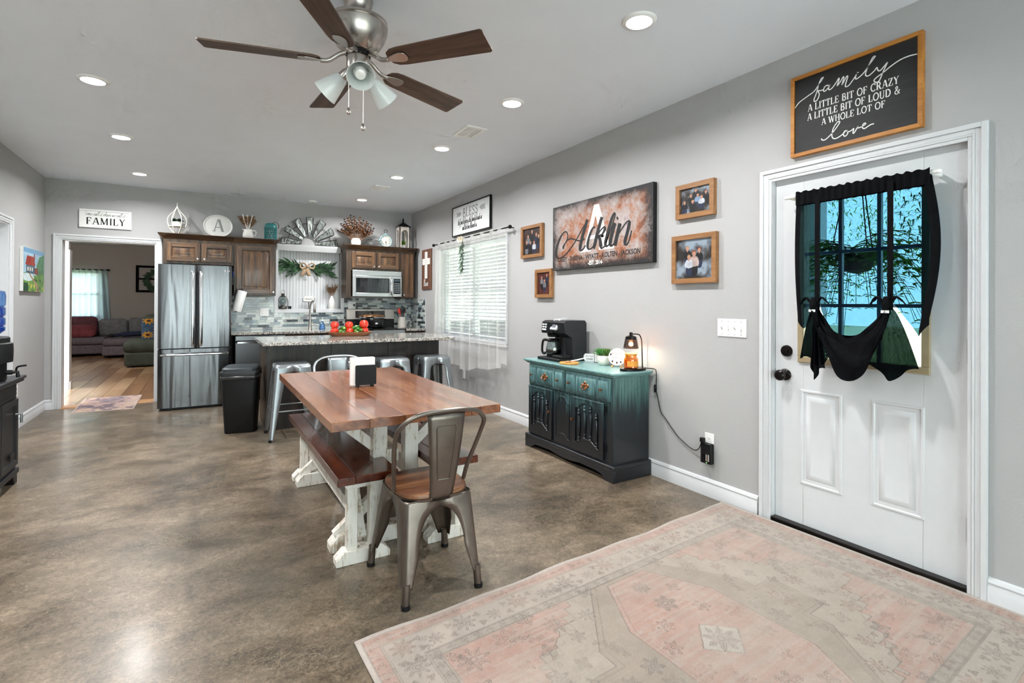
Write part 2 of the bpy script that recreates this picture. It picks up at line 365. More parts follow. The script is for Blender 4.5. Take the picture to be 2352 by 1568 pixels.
# ================================================================== the setting
def ringpanel(mb, x0, x1, z0, z1, prof):
    """rectangular moulding in the local x-z plane: rings at (inset, y)"""
    R = [[(x0 + i, y, z0 + i), (x1 - i, y, z0 + i), (x1 - i, y, z1 - i), (x0 + i, y, z1 - i)] for i, y in prof]
    vs = [p for r in R for p in r]; fs = []
    for k in range(len(R) - 1):
        for j in range(4): fs.append((4 * k + j, 4 * k + (j + 1) % 4, 4 * k + 4 + (j + 1) % 4, 4 * k + 4 + j))
    n = 4 * (len(R) - 1); fs.append((n, n + 1, n + 2, n + 3)); return mb.add(vs, fs)
def place(o, loc, rz=0): o.matrix_basis = Matrix.Translation(loc) @ Matrix.Rotation(rz, 4, 'Z'); return o
RW = -R90                                            # things on the right wall face -x
WT = .15
floor = struct('floor', bx(XL - .15, XR + .15, YW - .15, YB + .02, -.1, 0), MAT['concrete'])
struct('ceiling', bx(XL - .15, XR + .15, YW - .15, YB + .15, H, H + .1), MAT['ceil'])
# right wall with front door and window openings
DY0, DY1, DZ = .868, 1.812, 2.045                     # front door rough opening
WY0, WY1, WZ0, WZ1 = 4.93, 6.77, .83, 2.05
m = MB(); a, b = XR, XR + WT
m.box(a, b, YW - WT, DY0, 0, H); m.box(a, b, DY0, DY1, DZ, H); m.box(a, b, DY1, WY0, 0, H)
m.box(a, b, WY0, WY1, 0, WZ0); m.box(a, b, WY0, WY1, WZ1, H); m.box(a, b, WY1, YB + WT, 0, H)
struct('wall_right', m, MAT['wall'])
# back wall with doorway and recessed niche
OX0, OX1, OZ = -1.466, -.526, 2.035
NX0, NX1, NZ0, NZ1 = .915, 1.79, 1.185, 2.06
m = MB(); a, b = YB, YB + WT
m.box(XL - WT, OX0, a, b, 0, H); m.box(OX0, OX1, a, b, OZ, H); m.box(OX1, NX0, a, b, 0, H); m.box(NX0, NX1, a, b, 0, NZ0)
m.box(NX0, NX1, a, b, NZ1, H); m.box(NX1, XR, a, b, 0, H); m.box(NX0 - .02, NX1 + .02, a + .11, b + .001, NZ0 - .02, NZ1 + .02)
struct('wall_back', m, MAT['wall'])
# left wall with a door
LY0, LY1 = 5.88, 6.705
m = MB(); a, b = XL - WT, XL
m.box(a, b, YW - WT, LY0, 0, H); m.box(a, b, LY0, LY1, OZ, H); m.box(a, b, LY1, YB + WT, 0, H)
struct('wall_left', m, MAT['wall'])
# wall behind the camera; its two wide glazed openings are added for daylight
m = MB(); a, b = YW - WT, YW
BW = [(-1.4, .45), (.85, 2.7)]; BZ0, BZ1 = .06, 2.2     # two unseen patio doors, made this wide to brighten the ceiling
m.box(XL - WT, XR + WT, a, b, 0, BZ0); m.box(XL - WT, XR + WT, a, b, BZ1, H)
for x0, x1 in ((XL - WT, -1.4), (.45, .85), (2.7, XR + WT)): m.box(x0, x1, a, b, BZ0, BZ1)
struct('wall_front', m, MAT['wall'])
def base_prof(s): return [(0, 0), (s * .018, 0), (s * .018, .075), (s * .012, .085), (s * .012, .092), (s * .016, .098), (s * .010, .112), (0, .118)]
def baseboard(name, plane, at, s, spans):
    m = MB()
    for d0, d1 in spans:
        if plane == 'x': m.prism([(at + p[0], p[1]) for p in base_prof(s)], d0, d1, 'xz')
        else: m.prism([(at + p[0], p[1]) for p in base_prof(s)], d0, d1, 'yz')
    return struct(name, m, MAT['trim'])
baseboard('baseboard_right', 'x', XR, -1, [(YW, .812), (1.878, YB - .62)])
baseboard('baseboard_back', 'y', YB, -1, [(XL, -1.53)])
baseboard('baseboard_left', 'x', XL, 1, [(YW, LY0 - .07), (LY1 + .07, YB)])
baseboard('baseboard_front', 'y', YW, 1, [(.45, .85)])
def casing(name, u0, u1, z1, w, loc, rz, z0=0, bottom=False):
    """moulded casing round an opening u0..u1, local x-z plane, front -y"""
    m = MB()
    for a, b, t in ((0, .016, .010), (.016, .026, .014), (.026, w - .022, .012), (w - .022, w, .020)):
        m.box(u0 - b, u0 - a, -t, 0, z0, z1 + b); m.box(u1 + a, u1 + b, -t, 0, z0, z1 + b); m.box(u0 - a, u1 + a, -t, 0, z1 + a, z1 + b)
        if bottom: m.box(u0 - b, u1 + b, -t, 0, z0 - b, z0 - a)
    return place(struct(name, m, MAT['trim'], .002), loc, rz)
casing('trim_1', 0, DY1 - DY0 - .03, 2.022, .07, (XR, DY1 - .015, 0), RW)
casing('trim_2', OX0, OX1, 2.03, .064, (0, YB, 0), 0)
casing('trim_3', LY0, LY1, 2.03, .064, (XL, 0, 0), R90)
casing('trim_4', 0, WY1 - WY0, WZ1, .04, (XR, WY1, 0), RW, WZ0, True)
# jambs
m = MB(); m.box(XR, XR + WT, DY1 - .018, DY1, 0, DZ); m.box(XR, XR + WT, DY0, DY0 + .018, 0, DZ); m.box(XR, XR + WT, DY0 + .018, DY1 - .018, DZ - .018, DZ)
m.box(XR + .05, XR + .062, DY0 + .018, DY0 + .028, .03, DZ); m.box(XR + .05, XR + .062, DY1 - .028, DY1 - .018, .03, DZ)
struct('trim_5', m, MAT['trim'])
m = MB(); m.box(OX0 - .001, OX0 + .016, YB, YB + WT, 0, OZ); m.box(OX1 - .016, OX1 + .001, YB, YB + WT, 0, OZ); m.box(OX0 + .016, OX1 - .016, YB, YB + WT, OZ - .016, OZ)
struct('trim_6', m, MAT['trim'])
m = MB(); m.box(XL - WT, XL, LY1 - .016, LY1, 0, OZ); m.box(XL - WT, XL, LY0, LY0 + .016, 0, OZ); m.box(XL - WT, XL, LY0 + .016, LY1 - .016, OZ - .016, OZ)
struct('trim_7', m, MAT['trim'])
thr = struct('trim_8', bx(XR - .012, XR + WT, DY0 + .018, DY1 - .018, 0, .03), MAT['bronze'], .004)
struct('trim_9', MB().prism([(YB - .035, 0), (YB + .17, 0), (YB + .16, .012), (YB - .02, .012)], OX0 + .016, OX1 - .016, 'yz'), wood('oak_threshold', [(.2, 'A8764C'), (.5, 'C99A6C'), (.8, 'DDB488')], axis=0, rough=.4))
# left interior door, closed, white, deep in its jamb
dl = struct('door_3', bx(0, LY1 - LY0 - .04, 0, .035, .01, 2.01), MAT['trim']); place(dl, (XL - .09, LY0 + .02, 0), R90)
for z0, z1 in ((.2, .85), (1.0, 1.85)):
    for x0 in (.11, .42):
        p = MB(); ringpanel(p, x0, x0 + .25, z0, z1, [(0, 0), (.012, -.006), (.022, .004), (.05, -.003)]); p.build('door_panel', MAT['trim'], dl)
# ---------------- front door
door = struct('door_1', MB().box(0, .167, 0, .044, .0, 2.0).box(.735, .906, 0, .044, .0, 2.0).box(.167, .735, 0, .044, .0, .945).box(.167, .735, 0, .044, 1.84, 2.0), MAT['trim'], .002)
place(door, (XR + .03, DY1 - .019, .028), RW)
for x0, x1 in ((.148, .376), (.513, .743)):
    p = MB(); ringpanel(p, x0, x1, .232, .776, [(0, .001), (.006, -.005), (.014, -.006), (.022, .004), (.032, .004), (.036, 0.0), (.062, -.005), (.065, -.004)]); p.build('raised_panel', MAT['trim'], door)
fr = MB(); tan = M('bronze_beige_vinyl', 'A89878', .45, var=.06)
for (x0, x1, z0, z1) in ((.137, .764, .93, .965), (.137, .764, 1.84, 1.875), (.137, .172, .965, 1.84), (.729, .764, .965, 1.84)): fr.box(x0, x1, -.012, .05, z0, z1)
fr.build('glass_frame', tan, door, .004, label='beige frame round the door glass')
cols = [.172, .3577, .5433, .729]; rows = [.965, 1.2567, 1.5483, 1.84]
mu = MB()
for c in cols[1:3]: mu.box(c - .009, c + .009, .008, .03, .965, 1.84)
for r in rows[1:3]:
    for i in range(3): mu.box(cols[i] + (.009 if i else 0), cols[i + 1] - (.009 if i < 2 else 0), .008, .03, r - .009, r + .009)
mu.build('muntins', M('grey_muntin', 'B8C4CC', .4, var=.03), door)
for i in range(3):
    for j in range(3): bx(cols[i], cols[i + 1], .017, .021, rows[j], rows[j + 1]).build('pane', MAT['glass'], door)
rot = Matrix.Rotation(R90, 4, 'X')
kb = MB().lathe([(.001, 0), (.034, 0), (.034, .006), (.028, .012), (.013, .016), (.013, .034), (.026, .042), (.032, .054), (.031, .066), (.022, .074), (.001, .076)], n=24, mat=rot.to_3x3(), c=(.062, 0, .848))
kb.build('door_knob', MAT['bronze'], door, label='round dark bronze knob')
db = MB().lathe([(.001, 0), (.034, 0), (.033, .010), (.028, .016), (.001, .018)], n=24, mat=rot.to_3x3(), c=(.070, 0, .988)).box(.052, .088, -.026, -.016, .982, .994)
db.build('deadbolt', MAT['bronze'], door, label='round dark bronze deadbolt')
for z in (.2, 1.0, 1.72): bx(.900, .913, -.012, .0, z, z + .11).build('hinge', MAT['nickel'], door)
bx(-.006, .0, .0, .02, .82, .88).build('latch_plate', MAT['bronze'], door)
# ---------------- kitchen window (right wall)
win = struct('window_1', MB().box(XR + .06, XR + .13, WY0, WY0 + .05, WZ0, WZ1).box(XR + .06, XR + .13, WY1 - .05, WY1, WZ0, WZ1).box(XR + .06, XR + .13, WY0, WY1, WZ1 - .05, WZ1).box(XR + .06, XR + .13, WY0, WY1, WZ0, WZ0 + .05).box(XR + .06, XR + .13, 5.81, 5.89, WZ0, WZ1), MAT['trim'])
for y0, y1 in ((4.98, 5.81), (5.89, 6.72)):
    bx(XR + .075, XR + .115, y0, y1, 1.42, 1.46).build('meeting_rail', MAT['trim'], win)
    for z0, z1 in ((.88, 1.42), (1.46, 2.0)): bx(XR + .09, XR + .096, y0, y1, z0, z1).build('pane', MAT['glass'], win)
bx(XR - .02, XR + .06, WY0, WY1, WZ0 - .012, WZ0 + .012).build('window_sill', MAT['trim'], win, .003)
# ---------------- frames and panes of the added patio doors behind the camera
for k, (x0, x1) in enumerate(BW):
    w = MB()
    for q in ((x0, x0 + .05, BZ0, BZ1), (x1 - .05, x1, BZ0, BZ1), (x0, x1, BZ0, BZ0 + .06), (x0, x1, BZ1 - .05, BZ1), ((x0 + x1) / 2 - .03, (x0 + x1) / 2 + .03, BZ0, BZ1)): w.box(q[0], q[1], YW - .11, YW - .05, q[2], q[3])
    wo = struct('window_%d' % (4 + k), w, MAT['trim'])  # unseen glazing added to let daylight in from behind
    for p0, p1 in ((x0 + .05, (x0 + x1) / 2 - .03), ((x0 + x1) / 2 + .03, x1 - .05)): bx(p0, p1, YW - .085, YW - .08, BZ0 + .06, BZ1 - .05).build('pane', MAT['glass'], wo)
# ---------------- niche: beadboard back, white frame and header
nb = MB(); k = 0; x = NX0; bw = .0425
while x < NX1 - .005:
    x1 = min(x + bw, NX1)
    nb.prism([(x + .0035, YB + .105), (x1 - .0035, YB + .105), (x1, YB + .112), (x, YB + .112)], NZ0, NZ1, 'xy'); x = x1
no = struct('wall_niche', nb, MAT['trim'])
nf = MB(); nf.box(NX0 - .05, NX1 + .05, YB - .014, YB, NZ0 - .052, NZ0); nf.box(NX0 - .05, NX0, YB - .014, YB, NZ0, NZ1 + .03); nf.box(NX1, NX1 + .05, YB - .014, YB, NZ0, NZ1 + .03)
nf.box(NX0, NX1, YB - .012, YB + .106, NZ0 - .008, NZ0 + .004)
struct('trim_10', nf, MAT['trim'], .003)
struct('trim_11', MB().prism([(YB, 2.035), (YB - .02, 2.035), (YB - .03, 2.06), (YB - .05, 2.10), (YB - .055, 2.125), (YB, 2.125)], .895, 1.78, 'yz'), MAT['trim'])
# ---------------- living room behind the doorway
LYE = 16.2; LX0, LX1, LH = -4.6, 1.6, 2.70
struct('floor_living', bx(LX0 - .1, LX1 + .1, YB + WT, LYE + .1, -.1, -.004), M('subfloor', '5A4A3C', .7))
FL = bpy.data.objects['floor_living']
pm = [wood('laminate_plank', [(.2, '7A5A40'), (.5, 'A07B58'), (.8, 'BF9C78')], axis=1, scale=.9, rough=.3, coat=.3),
      wood('laminate_plank_pale', [(.2, '947558'), (.5, 'B2916E'), (.8, 'CBB08E')], axis=1, scale=.9, rough=.3, coat=.3),
      wood('laminate_plank_brown', [(.2, '6B4C34'), (.5, '8E6A4A'), (.8, 'AC8662')], axis=1, scale=.9, rough=.3, coat=.3)]
pmesh = []
for mt in pm:
    t = bx(0, .196, 0, 1.296, -.004, .008).mesh('plank'); t.materials.append(mt); pmesh.append(t)
rr = random.Random(3)
for i in range(13):
    y = YB + WT + .02 - rr.random() * .9
    y = max(y, YB + WT) if y > YB + WT else y
    y0 = YB + WT + .01 + (i * .47) % 1.3 - 1.3
    for j in range(8):
        yy = y0 + j * 1.3
        if yy < YB + WT + .005:
            me = bx(0, .196, YB + WT + .012 - yy, 1.296, -.004, .008).mesh('plank'); me.materials.append(pm[rr.randrange(3)])
        elif yy + 1.3 > LYE: continue
        else: me = pmesh[rr.randrange(3)]
        o = bpy.data.objects.new('plank', me); COL.objects.link(o); o.location = (-2.75 + i * .2, yy, 0); o.parent = FL
struct('ceiling_living', bx(LX0, LX1, YB + WT, LYE, LH, LH + .1), MAT['ceil'])
VX0, VX1, VZ0, VZ1 = -3.3, -2.2, .88, 2.03
m = MB(); m.box(LX0, VX0, LYE, LYE + .15, 0, LH); m.box(VX1, LX1, LYE, LYE + .15, 0, LH); m.box(VX0, VX1, LYE, LYE + .15, 0, VZ0); m.box(VX0, VX1, LYE, LYE + .15, VZ1, LH)
struct('wall_living_back', m, MAT['taupe'])
struct('wall_living_left', bx(LX0 - .1, LX0, YB + WT, LYE, 0, LH), MAT['taupe'])
struct('wall_living_right', bx(LX1, LX1 + .1, YB + WT, LYE, 0, LH), MAT['taupe'])
struct('wall_hall', MB().box(LX0, -1.672, 9.62, 9.74, 0, LH), MAT['taupe'])
struct('trim_12', MB().box(-1.745, -1.672, 9.605, 9.62, 0, 2.03).box(-1.672, -1.655, 9.605, 9.755, 0, 2.03).box(-1.655, -1.64, 9.62, 9.74, 0, .12), MAT['trim'], .003)
struct('ceiling_hall', MB().box(LX0, LX1, YB + WT, 9.6, LH - .001, LH), MAT['ceil'])
lw = struct('window_2', MB().box(VX0, VX1, LYE + .05, LYE + .1, VZ0, VZ0 + .05).box(VX0, VX1, LYE + .05, LYE + .1, VZ1 - .05, VZ1).box(VX0, VX0 + .05, LYE + .05, LYE + .1, VZ0, VZ1).box(VX1 - .05, VX1, LYE + .05, LYE + .1, VZ0, VZ1).box(VX0, VX1, LYE + .06, LYE + .09, 1.44, 1.48), MAT['trim'])
for z0, z1 in ((VZ0 + .05, 1.44), (1.48, VZ1 - .05)): bx(VX0 + .05, VX1 - .05, LYE + .07, LYE + .075, z0, z1).build('pane', MAT['glass'], lw)
# ---------------- outdoors: ground and distant planting seen through the glass
gm = NT('dry_lawn'); gm.set(col=gm.ramp(gm.noise(.8, 5), [(.3, '8E9A68'), (.5, 'B3B68A'), (.7, 'CFC8AC')]), rough=.9)
struct('ground_outdoors', bx(XR + WT + .02, 40, -20, 40, -.35, -.2), gm.m)
struct('porch_slab', bx(XR + WT, 5.6, -1.5, 9, -.2, -.06), M('porch_concrete', 'C9C6BE', .8, bump=.2))
pr = MB().box(XR + WT, 5.7, -1.6, 9.2, 2.62, 2.72)
struct('added_porch_roof', pr, M('added_roof_boards', 'B9C2C4', .7))  # unseen roof added to block bright sky outside the door and kitchen window
for k_, yy_ in enumerate((-1.2, 2.9, 6.3, 9.0)): struct('trim_%d' % (13 + k_), MB().box(5.45, 5.57, yy_ - .06, yy_ + .06, -.06, 2.62), MAT['trim'])  # posts under the added porch roof
struct('ground_behind', MB().box(-25, 25, LYE + .3, 40, -.4, -.2), gm.m)
# ================================================================== ceiling fixtures
def can_light(x, y, label, lit=True):
    t = thing('recessed_light', label, 'ceiling light', (x, y, H), 0, 'recessed lights in two ceiling rows')
    MB().lathe([(.062, -.002), (.066, -.012), (.078, -.010), (.086, -.004), (.088, 0), (.062, 0)], n=32).build('trim_ring', MAT['white'], t)
    MB().lathe([(.001, -.0105), (.045, -.0095), (.062, -.004), (.062, 0), (.001, 0)], n=32).build('lens', MAT['lens'], t)
    l = bpy.data.lights.new('can_bulb', 'AREA'); l.shape = 'DISK'; l.size = .13; l.energy = CAN_W; l.spread = math.radians(160); l.color = (1.0, .995, .99)
    lo = bpy.data.objects.new('can_bulb', l); COL.objects.link(lo); lo.parent = t; lo.location = (0, 0, -.013)
    return t
LXc, RXc = -.63, 1.905
for x, y, s in ((LXc, 4.286, 'lit recessed ceiling light nearest the camera in the left-hand row'),
                (LXc, 5.63, 'lit recessed ceiling light in the middle of the left-hand row'),
                (LXc, 7.141, 'lit recessed ceiling light above the doorway to the living room'),
                (RXc, 1.895, 'large lit recessed ceiling light closest to the black framed sign'),
                (RXc, 3.155, 'lit recessed ceiling light right of the fan, above the big air vent'),
                (RXc, 4.425, 'lit recessed ceiling light just beyond the big ceiling air vent'),
                (RXc, 5.721, 'lit recessed ceiling light in front of the small far air vent'),
                (RXc, 7.241, 'lit recessed ceiling light above the microwave and range'),
                (LXc, 2.95, 'added unseen recessed ceiling light of the left-hand row, left of the fan'),
                (LXc, 1.6, 'added unseen recessed ceiling light of the left-hand row beside the camera')):  # the last two lamps are out of view, added to light the room
    can_light(x, y, s)
t = thing('smoke_alarm', 'small round white disc on the ceiling above the windmill decor', 'smoke alarm', (1.336, 7.75, H))
MB().lathe([(.001, -.02), (.05, -.02), (.06, -.012), (.062, 0), (.001, 0)], n=24).build('cover', MAT['white'], t)
MB().lathe([(.030, -.0205), (.034, -.024), (.038, -.0205)], n=24).build('ring', MAT['white'], t)
def vent(loc, w, d, rz, label):
    t = thing('air_vent', label, 'air vent', loc, rz)
    m = MB(); b = .03
    m.box(-w / 2, w / 2, -d / 2, -d / 2 + b, -.008, 0); m.box(-w / 2, w / 2, d / 2 - b, d / 2, -.008, 0); m.box(-w / 2, -w / 2 + b, -d / 2 + b, d / 2 - b, -.008, 0); m.box(w / 2 - b, w / 2, -d / 2 + b, d / 2 - b, -.008, 0)
    m.build('frame', MAT['white'], t, .002)
    bx(-w / 2 + b, w / 2 - b, -d / 2 + b, d / 2 - b, -.0015, 0).build('duct', M('duct_dark', '15171A', .6), t)
    n = 11
    for i in range(n):
        y = -d / 2 + b + (d - 2 * b) * (i + .5) / n
        MB().add([(-w / 2 + b, y - .005, -.003), (w / 2 - b, y - .005, -.003), (w / 2 - b, y + .003, -.009), (-w / 2 + b, y + .003, -.009)], [(0, 1, 2, 3)]).build('slat', MAT['white'], t, solid=.001)
    bx(-.004, .004, -d / 2 + b, d / 2 - b, -.0095, -.0085).build('damper_bar', MAT['white'], t)
vent((1.925, 3.88, H), .19, .29, 0, 'large white ceiling air vent right of the fan')
vent((1.905, 6.40, H), .19, .29, 0, 'small-looking white ceiling air vent far back over the kitchen')
# ---------------- ceiling fan
fan = thing('ceiling_fan', 'brushed nickel ceiling fan with five walnut blades and three glass shades', 'ceiling fan', (.622, 2.45, H))
MB().lathe([(.066, 0), (.07, -.02), (.062, -.05), (.048, -.07), (.03, -.088), (.024, -.095), (.001, -.095)], n=32).build('canopy', MAT['nickel'], fan)
MB().lathe([(.012, -.09), (.012, -.14)], n=16).build('downrod', MAT['nickel'], fan)
MB().lathe([(.001, -.112), (.055, -.112), (.105, -.116), (.135, -.122), (.137, -.135), (.131, -.140), (.137, -.146), (.134, -.170), (.122, -.205), (.10, -.238), (.07, -.262), (.05, -.268), (.001, -.268)], n=48).build('motor_housing', MAT['nickel'], fan)
MB().lathe([(.001, -.262), (.058, -.262), (.058, -.285), (.001, -.285)], n=24).build('flywheel', MAT['blackmetal'], fan)
bz = -.318
tips = [165.5, 93.5, 21.5, -50.5, -122.5]
for a in tips:
    rm = Matrix.Rotation(math.radians(a), 4, 'Z') @ Matrix.Translation((0, 0, bz)) @ Matrix.Rotation(math.radians(-12), 4, 'X')
    pl_ = [(.175, -.035), (.20, -.052), (.24, -.058), (.655, -.07), (.664, -.062), (.664, .062), (.655, .07), (.24, .058), (.20, .052), (.175, .035), (.165, 0)]
    b = MB().prism(pl_, -.004, .004, 'xy').build('blade', MAT['fanblade'], fan, .0015)
    b.matrix_local = rm
    arm = MB().tube(cr([(.045, 0, .045), (.085, 0, .03), (.13, 0, -.002), (.17, 0, -.008)], 5), [.011] * 16, 8)
    arm.prism(cr([(.155, 0), (.19, -.020), (.235, -.030), (.26, -.022), (.268, 0), (.26, .022), (.235, .030), (.19, .020)], 4, True), -.010, -.004, 'xy')
    ao = arm.build('blade_iron', MAT['nickel'], b, .002)
MB().lathe([(.001, -.285), (.05, -.285), (.054, -.30), (.054, -.345), (.045, -.37), (.02, -.385), (.001, -.387)], n=32).build('switch_housing', MAT['nickel'], fan)
frost = NT('frosted_glass'); frost.set(col='EDF2F0', rough=.35, trans=.25, coat=.3); frost = frost.m
dirs = [(-100, 0), (20, 0), (140, 0)]
for a, _ in dirs:
    rm = Matrix.Rotation(math.radians(a), 4, 'Z') @ Matrix.Translation((.05, 0, -.355)) @ Matrix.Rotation(math.radians(-52), 4, 'Y') @ Matrix.Rotation(PI, 4, 'X')
    MB().lathe([(.020, -.005), (.024, .01), (.024, .035), (.028, .04), (.001, .04)], n=20).xf(rm).build('lamp_arm', MAT['nickel'], fan)
    sh = MB().lathe([(.026, .036), (.034, .048), (.042, .075), (.054, .12), (.063, .152), (.060, .152), (.050, .118), (.038, .075), (.028, .05)], n=32).xf(rm).build('glass_shade', frost, fan, label='frosted white glass shade')
    MB().lathe([(.012, .04), (.014, .06), (.026, .085), (.030, .105), (.022, .128), (.001, .135)], n=20).xf(rm).build('bulb', MAT['ceramic'], sh)
for (dx, dy, ln) in ((-.05, -.03, .57), (.012, -.05, .64)):
    c = MB().tube([(dx, dy, -.37), (dx, dy, -ln + .02)], .0016, 6).build('pull_chain', MAT['nickel'], fan)
    MB().lathe([(.001, 0), (.009, .006), (.011, .014), (.007, .026), (.002, .036)], n=14, c=(dx, dy, -ln - .012)).build('chain_fob', MAT['nickel'], c)
# ================================================================== kitchen
YF = 7.66
def cab_door(t, x0, x1, z0, z1, y, fr=.058, knob=None, flat=False):
    d = MB().box(x0 + .002, x1 - .002, y - .004, y, z0 + .002, z1 - .002).build('door', MAT['oak'], t, world=True)
    for a, b in ((x0, x0 + fr), (x1 - fr, x1)): MB().box(a, b, y - .02, y - .001, z0, z1).build('stile', MAT['oak'], d, .003, world=True)
    for a, b in ((z0, z0 + fr), (z1 - fr, z1)): MB().box(x0 + fr, x1 - fr, y - .0195, y - .001, a, b).build('rail', MAT['oakh'], d, .002, world=True)
    p = MB(); ringpanel(p, x0 + fr, x1 - fr, z0 + fr, z1 - fr, [(0, y - .0195), (.006, y - .0065), (.013, y - .0065), (.034, y - .0165), (.036, y - .017)])
    p.build('panel', MAT['oak'], d, world=True)
    if knob:
        k = MB().lathe([(.006, 0), (.005, .012), (.013, .018), (.015, .025), (.010, .031), (.001, .032)], n=16, mat=Matrix.Rotation(R90, 3, 'X'), c=(knob[0], y - .02, knob[1])); k.build('knob', MAT['chrome'], d, world=True)
def crown(t, x0, x1, yf, z0, z1, xl=True, xr=True):
    p = .055; n = 5; pr = [(0, 0), (.006, .012), (.018, .022), (.036, .045), (.05, .058), (p, .064), (p, 1)]
    hgt = z1 - z0; m = MB(); rings = []
    for o, zz in pr:
        z = z0 + min(zz, hgt) if zz < 1 else z1
        rings.append([(x0 - (o if xl else 0), YB - .001, z), (x0 - (o if xl else 0), yf - o, z), (x1 + (o if xr else 0), yf - o, z), (x1 + (o if xr else 0), YB - .001, z)])
    vs = [q for r in rings for q in r]; fs = []
    for k in range(len(rings) - 1):
        for j in range(3): fs.append((4 * k + j, 4 * k + j + 1, 4 * k + 5 + j, 4 * k + 4 + j))
    e = 4 * (len(rings) - 1); fs.append((e, e + 1, e + 2, e + 3)); fs.append((0, 3, 2, 1)); m.add(vs, fs)
    return m.build('crown_moulding', MAT['oakh'], t, world=True, sharp=60)
ZC0, ZC1 = 2.075, 2.142
c1 = thing('wall_cabinet', 'low dark oak wall cabinet with two doors above the refrigerator', 'cabinet', (-.06, YB, 1.76))
MB().box(-.437, .340, YF, YB - .003, 1.765, ZC0).build('body', MAT['oakdark'], c1, .002, world=True)
cab_door(c1, -.400, -.040, 1.80, 2.035, YF, knob=(-.068, 1.835)); cab_door(c1, -.026, .312, 1.80, 2.035, YF, knob=(.005, 1.835))
crown(c1, -.437, .340, YF, ZC0, ZC1, True, False)
c2 = thing('wall_cabinet', 'tall dark oak wall cabinet with one door beside the white niche', 'cabinet', (.6, YB, 1.37))
MB().box(.342, .848, YF, YB - .003, 1.372, ZC0).build('body', MAT['oakdark'], c2, .002, world=True)
cab_door(c2, .372, .832, 1.40, 2.04, YF, fr=.062, knob=(.815, 1.425)); crown(c2, .342, .848, YF, ZC0, ZC1, False, True)
c3 = thing('wall_cabinet', 'low dark oak wall cabinet with two doors above the microwave', 'cabinet', (2.2, YB, 1.77))
MB().box(1.792, 1.862, YF, YB - .003, 1.355, 1.772).box(1.792, 2.622, YF, YB - .003, 1.772, ZC0).build('body', MAT['oakdark'], c3, .002, world=True)
cab_door(c3, 1.872, 2.225, 1.80, 2.045, YF, knob=(2.197, 1.835)); cab_door(c3, 2.240, 2.588, 1.80, 2.045, YF, knob=(2.268, 1.835)); crown(c3, 1.792, 2.622, YF, ZC0, ZC1, True, False)
c4 = thing('wall_cabinet', 'narrow dark oak wall cabinet at the right end by the wall', 'cabinet', (2.73, YB, 1.355))
MB().box(2.624, 2.842, YF, YB - .003, 1.355, ZC0).build('body', MAT['oakdark'], c4, .002, world=True)
MB().box(2.640, 2.815, YF - .018, YF, 1.375, 2.045).build('door', MAT['oak'], c4, .003, world=True)
d4 = [o for o in c4.children if o.name.startswith('door')][0]
MB().lathe([(.006, 0), (.005, .012), (.013, .018), (.015, .025), (.010, .031), (.001, .032)], n=16, mat=Matrix.Rotation(R90, 3, 'X'), c=(2.662, YF - .018, 1.41)).build('knob', MAT['chrome'], d4, world=True)
crown(c4, 2.624, 2.842, YF, ZC0, ZC1, False, True)
# ---------------- refrigerator
fx0, fx1, fy, fh = -.455, .296, 7.20, 1.728
fr = thing('refrigerator', 'stainless steel french-door refrigerator with bottom freezer drawer', 'refrigerator', ((fx0 + fx1) / 2, 7.6, 0))
MB().box(fx0 + .004, fx1 - .004, fy + .075, YB - .03, .03, fh - .01).build('body', M('fridge_side_grey', '2A2C2E', .45, metal=.3), fr, .006, world=True)
MB().box(fx0 + .02, fx1 - .02, fy + .09, YB - .1, 0, .03).build('base_grille', MAT['black'], fr, world=True)
mx = (fx0 + fx1) / 2 + .012
def fdoor(x0, x1, z0, z1, nm):
    def fn(u, v):
        s = math.sin(PI * u); return (x0 + (x1 - x0) * u, fy + .012 * (1 - s ** .25) , z0 + (z1 - z0) * v)
    m = MB().grid(25, 2, fn); m.add([(x0, fy + .018, z0), (x1, fy + .018, z0), (x1, fy + .07, z0), (x0, fy + .07, z0), (x0, fy + .018, z1), (x1, fy + .018, z1), (x1, fy + .07, z1), (x0, fy + .07, z1)],
        [(1, 2, 6, 5), (0, 3, 7, 4), (3, 2, 6, 7), (0, 1, 2, 3), (4, 5, 6, 7)])
    return m.build(nm, MAT['steel'], fr, world=True, sharp=50)
dL = fdoor(fx0, mx - .004, .735, fh, 'door'); dR = fdoor(mx + .004, fx1, .735, fh, 'door'); dW = fdoor(fx0, fx1, .035, .722, 'freezer_drawer')
for hx, dd in ((mx - .042, dL), (mx + .042, dR)):
    h = MB(); P = cr([(hx, fy - .004, .765), (hx, fy - .045, .80), (hx, fy - .058, 1.15), (hx, fy - .045, 1.60), (hx, fy - .004, 1.64)], 8)
    h.tube(P, .017, 10, flat=.45); h.build('handle', MAT['chrome'], dd, world=True)
h = MB().tube(cr([(fx0 + .045, fy - .004, .655), (fx0 + .07, fy - .045, .66), (mx, fy - .06, .662), (fx1 - .07, fy - .045, .66), (fx1 - .045, fy - .004, .655)], 8), .017, 10, flat=.8)
h.build('handle', MAT['chrome'], dW, world=True)
